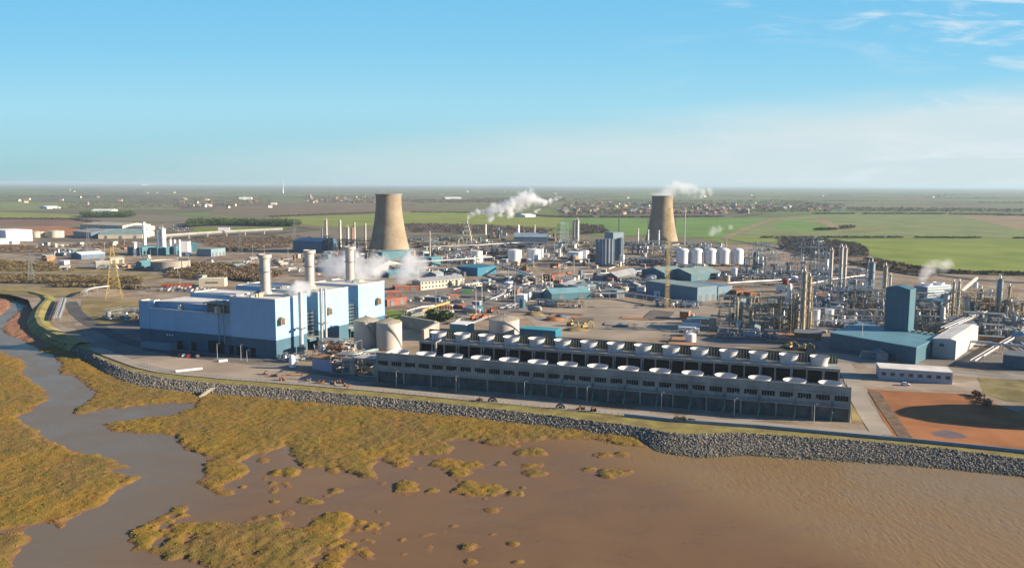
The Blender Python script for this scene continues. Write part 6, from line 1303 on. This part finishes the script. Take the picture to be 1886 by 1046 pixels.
for px, by in pend:
    cn, ma = rg.choice(CM_); kind = rg.choice(('hut', 'hut', 'shed', 'tank', 'vessel', 'skid', 'cabin', 'skid', 'post', 'run', 'run')); g = G(px, by); rz = ang+rg.choice((0, math.pi/2))+rg.uniform(-.08, .08)
    name, cat = {'hut': ('plant_hut', 'hut'), 'shed': ('plant_shed', 'shed'), 'tank': ('small_tank', 'tank'), 'vessel': ('horizontal_vessel', 'vessel'), 'skid': ('pipe_skid', 'pipe skid'), 'cabin': ('site_cabin', 'cabin'), 'post': ('light_mast', 'light mast'), 'run': ('pipe_run', 'pipe run')}[kind]
    desc = {'hut': 'flat roofed hut', 'shed': 'pitched shed', 'tank': 'small round tank', 'vessel': 'horizontal vessel', 'skid': 'skid of pipes', 'cabin': 'long site cabin', 'post': 'thin light mast', 'run': 'low pipe run'}[kind]
    if kind == 'post': cn = 'silver'
    base = f'{cn} {desc} {where(px, by)}'; i = LABELS.get(base, 0); LABELS[base] = i+1
    t = T(name, (ORD[min(i, 9)]+base), cat, g, rz)
    if kind in ('hut', 'cabin'):
        L, D, h = (rg.uniform(5, 11), rg.uniform(4, 8), rg.uniform(3, 6)) if kind == 'hut' else (rg.uniform(12, 22), 4, 3)
        c = MB(); c.box(0, 0, 0, L, D, h); c.done('wall', [ma], t); c = MB(); c.box(0, 0, h+.01, L+.4, D+.4, .25); c.done('roof', [rg.choice((M_MG, M_PG, M_RF, M_GR, ma))], t)
        c = MB(); c.box(0, -D/2-.05, 0, 1.4, .08, 2.2); c.done('door', [M_DG], t)
    elif kind == 'shed':
        L, D, h = rg.uniform(9, 20), rg.uniform(6, 12), rg.uniform(3, 5); r = h+D*.18; c = MB()
        V = [(-L/2, -D/2, 0), (L/2, -D/2, 0), (L/2, D/2, 0), (-L/2, D/2, 0), (-L/2, -D/2, h), (L/2, -D/2, h), (L/2, D/2, h), (-L/2, D/2, h), (-L/2, 0, r), (L/2, 0, r)]
        c.add(V, [(0, 1, 5, 4), (1, 2, 6, 9, 5), (2, 3, 7, 6), (3, 0, 4, 8, 7)]); c.done('wall', [ma], t)
        c = MB(); c.add([(-L/2-.3, -D/2-.3, h+.02), (L/2+.3, -D/2-.3, h+.02), (L/2+.3, 0, r+.15), (-L/2-.3, 0, r+.15), (L/2+.3, D/2+.3, h+.02), (-L/2-.3, D/2+.3, h+.02)], [(0, 1, 2, 3), (3, 2, 4, 5)]); c.done('roof', [rg.choice((M_GR, M_MG, M_PG, M_TR))], t)
    elif kind == 'tank':
        r, h = rg.uniform(1.8, 4), rg.uniform(3, 8); c = MB(); c.lathe(0, 0, [(r, 0), (r, h), (r*.5, h+r*.15), (.01, h+r*.2)], 20, 0, False); c.done('shell', [ma], t, smooth=30)
        c = MB(); c.box(r+.2, 0, 0, .35, .5, h+.6); c.done('ladder', [M_GS], t)
    elif kind == 'vessel':
        L, r = rg.uniform(6, 13), rg.uniform(1, 2); z = r+1.2; c = MB(); c.tube([(-L/2-r*.6, 0, z), (-L/2-r*.3, 0, z), (-L/2, 0, z), (L/2, 0, z), (L/2+r*.3, 0, z), (L/2+r*.6, 0, z)], [r*.4, r*.8, r, r, r*.8, r*.4], 16); c.done('shell', [ma], t, smooth=50)
        for s in (-.3, .3): c = MB(); c.box(s*L, 0, 0, .6, r*1.6, 1.7); c.done('saddle', [M_CO], t)
    elif kind == 'run':
        L = rg.uniform(18, 55); h = rg.choice((.8, 1.2, 4.5)); 
        for q in range(rg.randint(2, 4)): c = MB(); y = -1.2+q*.8; c.tube([(-L/2, y, h), (L/2, y, h), (L/2, y+rg.uniform(2, 5), h)], rg.uniform(.16, .34), 6); c.done('pipe', [rg.choice((ma, M_SV, M_CR, M_WH))], t, smooth=50)
        c = MB()
        for q in range(int(L/6)+1):
            for y in (-1.5, 1.5): c.bar((-L/2+q*6, y, 0), (-L/2+q*6, y, h), .14)
            c.bar((-L/2+q*6, -1.5, h-.35), (-L/2+q*6, 1.5, h-.35), .14)
        c.done('support', [M_GS], t)
    elif kind == 'skid':
        L, D, h = rg.uniform(6, 14), rg.uniform(3, 6), rg.uniform(2.5, 6); c = MB()
        for x in (-1, 0, 1):
            for y in (-1, 1): c.bar((x*L/2, y*D/2, 0), (x*L/2, y*D/2, h), .16)
            c.bar((x*L/2, -D/2, h), (x*L/2, D/2, h), .16)
        for y in (-1, 1): c.bar((-L/2, y*D/2, h), (L/2, y*D/2, h), .16)
        c.done('steel_frame', [M_GS], t)
        for q in range(4): c = MB(); y = rg.uniform(-.4, .4)*D; z = rg.uniform(.6, h); c.tube([(-L/2-1, y, .4), (-L/2, y, z), (L/2, y, z), (L/2+1, y+1, .4)], rg.uniform(.2, .5), 6); c.done('pipe', [rg.choice((ma, M_SV, M_CR))], t, smooth=50)
    else:
        h = rg.uniform(12, 22); c = MB(); c.lathe(0, 0, [(.25, 0), (.14, h)], 6, 0, True); c.done('post', [M_SV], t); c = MB(); c.box(0, 0, h, 1.6, .5, .4); c.done('lamp_head', [M_SV], t)
# ---- houses of the villages and farms
def house_proto(wall, roof):
    t = T('village_house', 'house', 'house', (0, 0, -60)); L, D, h, r = 13, 9, 5.2, 8.6; c = MB()
    V = [(-L/2, -D/2, 0), (L/2, -D/2, 0), (L/2, D/2, 0), (-L/2, D/2, 0), (-L/2, -D/2, h), (L/2, -D/2, h), (L/2, D/2, h), (-L/2, D/2, h), (-L/2, 0, r), (L/2, 0, r)]
    c.add(V, [(0, 1, 5, 4), (1, 2, 6, 9, 5), (2, 3, 7, 6), (3, 0, 4, 8, 7)]); c.done('wall', [wall], t)
    c = MB(); c.add([(-L/2-.4, -D/2-.5, h-.1), (L/2+.4, -D/2-.5, h-.1), (L/2+.4, 0, r+.2), (-L/2-.4, 0, r+.2), (L/2+.4, D/2+.5, h-.1), (-L/2-.4, D/2+.5, h-.1)], [(0, 1, 2, 3), (3, 2, 4, 5)]); c.done('roof', [roof], t)
    c = MB(); c.box(L*.3, 0, r-.8, 1, 1, 2.2); c.done('chimney', [M_RB], t); return t
M_TIL = mat('red_tile', (.27, .16, .11), .85, .2, .2)
HP = [(house_proto(M_RB, M_TIL), 'red brick house with red tiled roof'), (house_proto(M_CM, M_TIL), 'cream house with red tiled roof'), (house_proto(M_WH, M_SL), 'white house with grey roof'), (house_proto(M_RB, M_SL), 'red brick house with grey roof')]
bpy.context.view_layer.update(); hp_used = [False]*4
def put_house(px, by, wh, grp, sc=1.0, k=None):
    k = rg.choice((0, 0, 1, 1, 2, 3)) if k is None else k; loc = G(px, by)+Vector((0, 0, .3)); rz = rg.uniform(-.7, .7); lbl = f'{HP[k][1]} {wh}'; sc *= rg.uniform(.85, 1.25)
    if not hp_used[k]:
        o = HP[k][0]; o.location = loc; o.rotation_euler = (0, 0, rz); o.scale = (sc,)*3; o['label'] = lbl; o['group'] = grp; hp_used[k] = True
    else: dup(HP[k][0], loc, rz, lbl, grp, sc)
for i in range(100):
    x = rg.uniform(1020, 1380); put_house(x, rg.uniform(388, 396)-(x-1020)*.004, 'in the front row of the large village', 'houses in the front rows of the large village', 1.0)
for i in range(70): put_house(rg.uniform(1040, 1420), rg.uniform(375, 387), 'deep inside the large village', 'houses deep inside the large village', 1.1)
for i in range(36): put_house(rg.uniform(560, 690), rg.uniform(364, 374), 'in the hamlet left of the brown cooling tower', 'houses in the hamlet left of the brown tower', 1.15)
for i in range(16): put_house(rg.uniform(1400, 1560), rg.uniform(382, 390), 'at the right end of the large village', 'houses at the right end of the village', 1.1)
for i in range(18): put_house(rg.uniform(330, 500), rg.uniform(364, 384), 'among the far trees behind the viaduct', 'houses among the far trees behind the viaduct', 1.2)
for i in range(14): put_house(rg.uniform(20, 330), rg.uniform(350, 380), 'scattered on the far plain at the left', 'houses scattered on the far plain', 1.3, 1)
for i in range(16): put_house(rg.uniform(700, 1886), rg.uniform(350, 366), 'scattered along the far horizon', 'houses along the far horizon', 1.5, 1)
for l, A, B, d, h in (('long white farm shed on the far left plain', (87, 384.5), (112, 384), 60, 9), ('bright white farm shed on the far left plain, in front of trees', (168, 391.5), (206, 391.5), 60, 10), ('white farm shed left of the hamlet church', (440, 368), (463, 368), 100, 14), ('pale farm shed among the viaduct trees', (365, 381), (386, 381), 60, 9), ('pale farm shed at the edge of the far wood', (498, 377.5), (508, 377.5), 60, 9), ('white farm shed right of the plume', (968, 400.3), (986, 399.5), 40, 9), ('white roofed barn in the far fields right of the brown tower', (820, 366.6), (850, 366.6), 100, 12), ('white barn far away on the left horizon', (262, 341.2), (274, 341.2), 300, 35)):
    shed_ab('farm_shed', l, 'farm shed', A, B, d, h*.6, h, M_CM if 'pale' in l else M_WH, M_WH, 'end')
ch = T('church', 'church with a pale spire in the far hamlet', 'church', G(572, 372)); c = MB(); c.box(0, 0, 0, 16, 14, 22); c.done('tower', [M_CO], ch); c = MB(); c.cone((0, 0, 22), (0, 0, 44), 7, .1, 8); c.done('spire', [M_PG], ch); c = MB(); c.box(22, 0, 0, 28, 14, 12); c.done('nave', [M_CO], ch)
wt = T('wind_turbine', 'far white wind turbine on the left plain', 'wind turbine', G(521.5, 356.5)); hh = 95; c = MB(); c.lathe(0, 0, [(5, 0), (3, hh)], 10, 0, True); c.done('tower', [M_WH], wt)
for k in range(3): a = .4+2.094*k; c = MB(); c.cone((0, -4, hh), (45*math.sin(a), -4, hh+45*math.cos(a)), 2.4, .5, 5); c.done('blade', [M_WH], wt)
# ---- vegetation: hedges and woods with real depth
def leafmat(name, c): return mat(name, c, .95, .35, .08, col2=tuple(x*1.3 for x in c), spec=.05)
L_BR = leafmat('bare_twigs', (.12, .085, .058)); L_GN = leafmat('evergreen_leaves', (.045, .065, .025)); L_OL = leafmat('olive_scrub', (.115, .088, .046)); L_PU = leafmat('bare_wood', (.085, .075, .065))
def clump(mb, x, y, z, r, h, rr, n=14):
    for k in range(int(n*2.6)):
        a, e, q = rr.uniform(0, 6.28), rr.uniform(-.25, 1), rr.uniform(.45, 1); ce = math.sqrt(max(0, 1-e*e)); c_ = Vector((x+r*q*ce*math.cos(a), y+r*q*ce*math.sin(a), z+h*(.42+.5*e*q))); s = min(.8+r*.04, r*rr.uniform(.12, .26))
        d = Vector((rr.uniform(-1, 1), rr.uniform(-1, 1), rr.uniform(-.2, 1))).normalized(); u = d.orthogonal().normalized()*s; v = d.cross(u).normalized()*s*rr.uniform(.6, 1)
        mb.add([c_-u-v*.5, c_+u-v*.6, c_+u*.3+v, c_-u*.7+v*.7], [(0, 1, 2, 3)])
def thicket(name, poly, n, h, ma, seed, z=0, kind='stuff', leaves=16, hv=.4):
    rr = random.Random(seed); mb = MB(); x0, x1 = min(p[0] for p in poly), max(p[0] for p in poly); y0, y1 = min(p[1] for p in poly), max(p[1] for p in poly); k = 0
    while k < n:
        px, py = rr.uniform(x0, x1), rr.uniform(y0, y1)
        if not inpoly(px, py, poly): continue
        k += 1; g = G(px, py); hh = h*rr.uniform(1-hv, 1+hv); clump(mb, g.x, g.y, z, hh*.62, hh, rr, leaves)
    return ST(mb.done(name, ma), kind)
thicket('scrub_wood', [(310, 492), (340, 486), (470, 489), (520, 505), (480, 519), (370, 514), (312, 512)], 950, 3.8, L_OL, 1)
thicket('scrub_wood', [(330, 498), (470, 494), (520, 508), (470, 521), (400, 512)], 600, 4.6, L_BR, 2)
thicket('scrub_wood', [(-40, 506), (260, 513), (262, 522), (-40, 522)], 760, 3.2, L_OL, 3)
thicket('scrub_wood', [(-40, 452), (120, 455), (200, 448), (255, 446), (250, 456), (90, 466), (-40, 466)], 760, 3.2, L_BR, 4)
thicket('scrub_wood', [(-40, 480), (90, 486), (150, 500), (-40, 500)], 560, 3, L_OL, 5)
thicket('scrub_wood', [(350, 440), (540, 436), (600, 440), (545, 455), (420, 466)], 800, 3.6, L_BR, 6)
thicket('scrub_wood', [(1440, 439), (1520, 442), (1588, 453), (1600, 473), (1500, 474), (1440, 460)], 900, 5, L_PU, 7)
thicket('scrub_wood', [(1066, 416), (1110, 418), (1120, 430), (1060, 432)], 300, 6, L_PU, 8)
thicket('scrub_wood', [(744, 414), (900, 417), (1024, 425), (1000, 432), (760, 428)], 520, 5.5, L_PU, 9)
thicket('conifer_wood', [(347, 420), (400, 416), (548, 418), (552, 414), (350, 412)], 900, 13, L_GN, 10, leaves=14)
thicket('far_wood', [(150, 398), (240, 397), (250, 401), (160, 402)], 320, 14, L_GN, 11)
thicket('far_wood', [(1040, 374), (1450, 370), (1560, 380), (1540, 390), (1400, 394), (1200, 397), (1030, 397)], 2300, 11, L_PU, 12, leaves=9)
thicket('far_wood', [(560, 362), (690, 360), (690, 376), (570, 376)], 500, 13, L_PU, 13, leaves=9)
thicket('far_wood', [(230, 366), (500, 362), (500, 378), (330, 386), (100, 388), (120, 378)], 1000, 13, L_PU, 14, leaves=9)
thicket('far_wood', [(740, 370), (1040, 366), (1040, 374), (760, 376)], 700, 14, L_PU, 15, leaves=9)
thicket('far_wood', [(1560, 384), (1886, 388), (1886, 393), (1560, 391)], 500, 11, L_PU, 16, leaves=9)
thicket('lawn_shrubs', [(790, 586), (812, 586), (838, 592), (812, 594), (792, 590)], 26, 6, L_GN, 17, leaves=40)
thicket('yard_shrubs', [(1788, 726), (1800, 728), (1830, 748), (1815, 752), (1800, 742)], 26, 2.2, L_BR, 18, leaves=34)
thicket('bank_reeds', [(1238, 773), (1270, 776), (1290, 779), (1240, 776)], 22, 1.6, L_OL, 19, leaves=40)
hs_ = [('dark hedge with gaps across the big green field', [(1400, 438.5), (1520, 438.5), (1640, 438.6), (1760, 439), (1900, 440)], 150, 3.5, L_GN, .25), ('hedge along the lower edge of the right field', [(1600, 480), (1690, 497), (1760, 504), (1900, 508)], 130, 4, L_BR, .1), ('dark hedge along the foot of the large village', [(1030, 401), (1200, 401.5), (1330, 400.5)], 160, 6, L_PU, .05), ('short thick hedge inside the far right field', [(1503, 425), (1536, 424.5)], 30, 6, L_GN, 0), ('small copse beside the tan track of the right field', [(1552, 422), (1572, 421)], 30, 8, L_BR, 0), ('hedge along the road bend right of the scrub', [(1500, 478), (1560, 486), (1640, 498), (1720, 510)], 110, 4, L_BR, .15),
      ('hedge by the yellow pylon along the dry ground', [(100, 528), (180, 529), (260, 533)], 60, 3, L_OL, .1), ('long hedge under the far left fields', [(-40, 404), (140, 405), (180, 410)], 120, 5, L_PU, .2), ('thin hedge on the olive field beside the brown tower', [(500, 400), (690, 393)], 90, 5, L_PU, .2), ('dark hedge behind the plume on the olive field', [(760, 392), (900, 393), (1030, 401)], 120, 5, L_PU, .2), ('hedge line on the upper right field edge', [(1500, 395), (1740, 395.5), (1900, 398)], 160, 6, L_PU, .1)]
for l, px, n, h, ma, gap in hs_:
    rr = random.Random(n); P = interp(px, n, 0); mb = MB(); o0 = P[0].copy()
    for i, p in enumerate(P):
        if mnoise.noise((i*.13, h, 0)) < -gap*.3-.25+ (.25 if gap > .2 else 0): continue
        for q in range(2): clump(mb, p[0]-o0[0]+rr.uniform(-6, 6), p[1]-o0[1]+rr.uniform(-3, 3), .3, h*1.1, h*rr.uniform(.7, 1.3), rr, 12)
    tag(mb.done('hedgerow', ma, loc=tuple(o0)), l, 'hedge')

rr_ = random.Random(77); L_FW = leafmat('far_leaves', (.085, .09, .06))
for i in range(34):
    y = 345.5+26*rr_.random()**1.6; x = rr_.uniform(-40, 1800); L = rr_.uniform(40, 240)*(1 if y > 352 else 1.5); dy = rr_.uniform(.5, 1.3)*(y-342)/14; yh = 336.3+.00435*x-340.4
    thicket('far_wood', [(x, y+yh), (x+L, y+yh+.004*L+rr_.uniform(-.6, .6)), (x+L*.95, y+yh+dy+.004*L), (x+4, y+yh+dy)], int(50+L*.35), 10+(y < 352)*5, rr_.choice((L_FW, L_FW, L_GN)), 100+i, leaves=6)
# ================================================================= STEAM
def steam(name, lbl, puffs, dens, scale, seed, col=(1, 1, 1), aniso=.35, cat='steam plume', thr=.30):
    """puffs: (px, py, depth m, radius m): one closed hull round all of them, filled with uneven vapour"""
    C = []
    for (px, py, Yd, r) in puffs:
        d = ray(px, py); t = Yd/d.dot(Fv); C.append((Vector((0, 0, CAM_H))+d*t, r))
    o0 = C[0][0].copy(); mb = MB()
    lo = Vector([min(c.co[k] if False else c[k]-r*1.7 for c, r in C) for k in range(3)]); hi = Vector([max(c[k]+r*1.7 for c, r in C) for k in range(3)])
    ctr = (lo+hi)/2; sz = hi-lo; hi.z = min(hi.z, 127); sz = hi-lo; ctr = (lo+hi)/2
    mb.box(0, 0, -sz.z/2, sz.x, sz.y, sz.z)
    ma = bpy.data.materials.new(name); ma.use_nodes = True; t = ma.node_tree; t.nodes.clear()
    v = N(t, 'ShaderNodeVolumePrincipled'); v.inputs['Color'].default_value = (*col, 1); v.inputs['Anisotropy'].default_value = aniso
    tcn = N(t, 'ShaderNodeTexCoord'); p = tcn.outputs['Object']
    nw = N(t, 'ShaderNodeTexNoise'); nw.inputs['Scale'].default_value = scale; nw.inputs['Detail'].default_value = 4; nw.inputs['Roughness'].default_value = .6; nw.noise_dimensions = '4D'; nw.inputs['W'].default_value = seed; t.links.new(p, nw.inputs['Vector'])
    wn = N(t, 'ShaderNodeTexNoise'); wn.inputs['Scale'].default_value = scale*.55; wn.inputs['Detail'].default_value = 3; t.links.new(p, wn.inputs['Vector'])
    ws = N(t, 'ShaderNodeVectorMath', operation='MULTIPLY_ADD'); t.links.new(wn.outputs[1], ws.inputs[0]); rm = sum(r for c, r in C)/len(C); ws.inputs[1].default_value = (rm*2.6,)*3; ws.inputs[2].default_value = (-rm*1.3,)*3
    wa = N(t, 'ShaderNodeVectorMath', operation='ADD'); t.links.new(p, wa.inputs[0]); t.links.new(ws.outputs[0], wa.inputs[1]); pd = wa.outputs[0]
    dist = None
    for c, r in C:
        q = c-ctr; vm = N(t, 'ShaderNodeVectorMath', operation='DISTANCE'); t.links.new(pd, vm.inputs[0]); vm.inputs[1].default_value = q
        dd = math_(t, 'SUBTRACT', 1.0, math_(t, 'DIVIDE', vm.outputs['Value'], r*1.35))
        dist = dd if dist is None else math_(t, 'MAXIMUM', dist, dd)
    f = math_(t, 'ADD', dist, math_(t, 'MULTIPLY', math_(t, 'SUBTRACT', nw.outputs[0], .5), 1.7))
    t.links.new(math_(t, 'MULTIPLY', mapr(t, f, thr-.2, thr+.45), dens), v.inputs['Density'])
    ou = N(t, 'ShaderNodeOutputMaterial'); t.links.new(v.outputs[0], ou.inputs['Volume'])
    o = mb.done(name, ma, loc=tuple(ctr)); tag(o, lbl, cat); o['kind'] = 'stuff'; return o
steam('steam_plume', 'large white billowing plume drifting right from the stepped cream tower', [(866, 399, 1370, 4), (873, 396, 1371, 5), (881, 393, 1372, 6), (890, 391, 1374, 6), (900, 389, 1376, 7), (911, 387, 1378, 8), (922, 384, 1381, 9), (934, 380, 1384, 10), (946, 376, 1388, 11), (958, 371, 1392, 12), (969, 366, 1396, 13), (981, 365, 1400, 12), (991, 370, 1403, 8), (1003, 374, 1408, 6), (1014, 369, 1412, 6), (1026, 366, 1416, 5), (920, 397, 1380, 6), (940, 393, 1386, 7), (905, 402, 1378, 5), (990, 386, 1402, 5)], .22, .09, 1.0)
steam('steam_plume', 'white steam spilling from the rim of the far cooling tower', [(1206, 362, 1382, 9), (1216, 360, 1385, 11), (1228, 355, 1388, 11), (1241, 350, 1391, 12), (1254, 347, 1394, 12), (1267, 347, 1397, 11), (1280, 350, 1400, 10), (1294, 353, 1404, 8), (1308, 352, 1408, 6)], .055, .06, 3.0)
steam('steam_plume', 'wispy steam blowing across the rear chimneys of the blue power station', [(606, 493, 560, 8), (625, 495, 565, 8), (648, 474, 556, 8), (646, 488, 555, 9), (655, 500, 560, 7), (668, 505, 565, 7), (690, 492, 570, 8), (705, 486, 572, 6), (676, 512, 566, 5), (650, 515, 560, 5)], .12, .16, 5.0)
steam('steam_plume', 'loose white puff of steam over the teal roofs right of the station', [(757, 488, 700, 11), (762, 480, 702, 9), (745, 505, 698, 7), (735, 512, 696, 5), (778, 486, 705, 6)], .12, .12, 7.0)
steam('steam_plume', 'small white puff on the roof edge between the first chimneys', [(548, 531, 470, 4.2), (556, 529, 472, 4), (538, 533, 470, 3), (566, 533, 474, 3)], .45, .25, 9.0)
steam('steam_plume', 'thin grey steam rising from the white cooling unit', [(1704, 502, 560, 5), (1718, 495, 563, 5), (1733, 490, 566, 5), (1745, 486, 570, 4)], .06, .14, 11.0)
steam('steam_plume', 'small wisp of white smoke in the field right of the steaming tower', [(1312, 426, 1480, 8), (1325, 423, 1483, 8), (1345, 419, 1487, 6)], .04, .09, 13.0)
# ================================================================= AIR
def haze():
    mb = MB(); mb.add([(-150000, -3000, -10), (150000, -3000, -10), (150000, 141000, -10), (-150000, 141000, -10), (-150000, -3000, 128), (150000, -3000, 128), (150000, 141000, 128), (-150000, 141000, 128)],
                      [(0, 3, 2, 1), (4, 5, 6, 7), (0, 1, 5, 4), (1, 2, 6, 5), (2, 3, 7, 6), (3, 0, 4, 7)])
    ma = bpy.data.materials.new('haze'); ma.use_nodes = True; t = ma.node_tree; t.nodes.clear()
    v = N(t, 'ShaderNodeVolumePrincipled'); v.inputs['Color'].default_value = (.50, .66, .78, 1); v.inputs['Density'].default_value = 4.6e-5; v.inputs['Anisotropy'].default_value = .1
    ou = N(t, 'ShaderNodeOutputMaterial'); t.links.new(v.outputs[0], ou.inputs['Volume'])
    ST(mb.done('haze', ma), 'stuff')
haze()
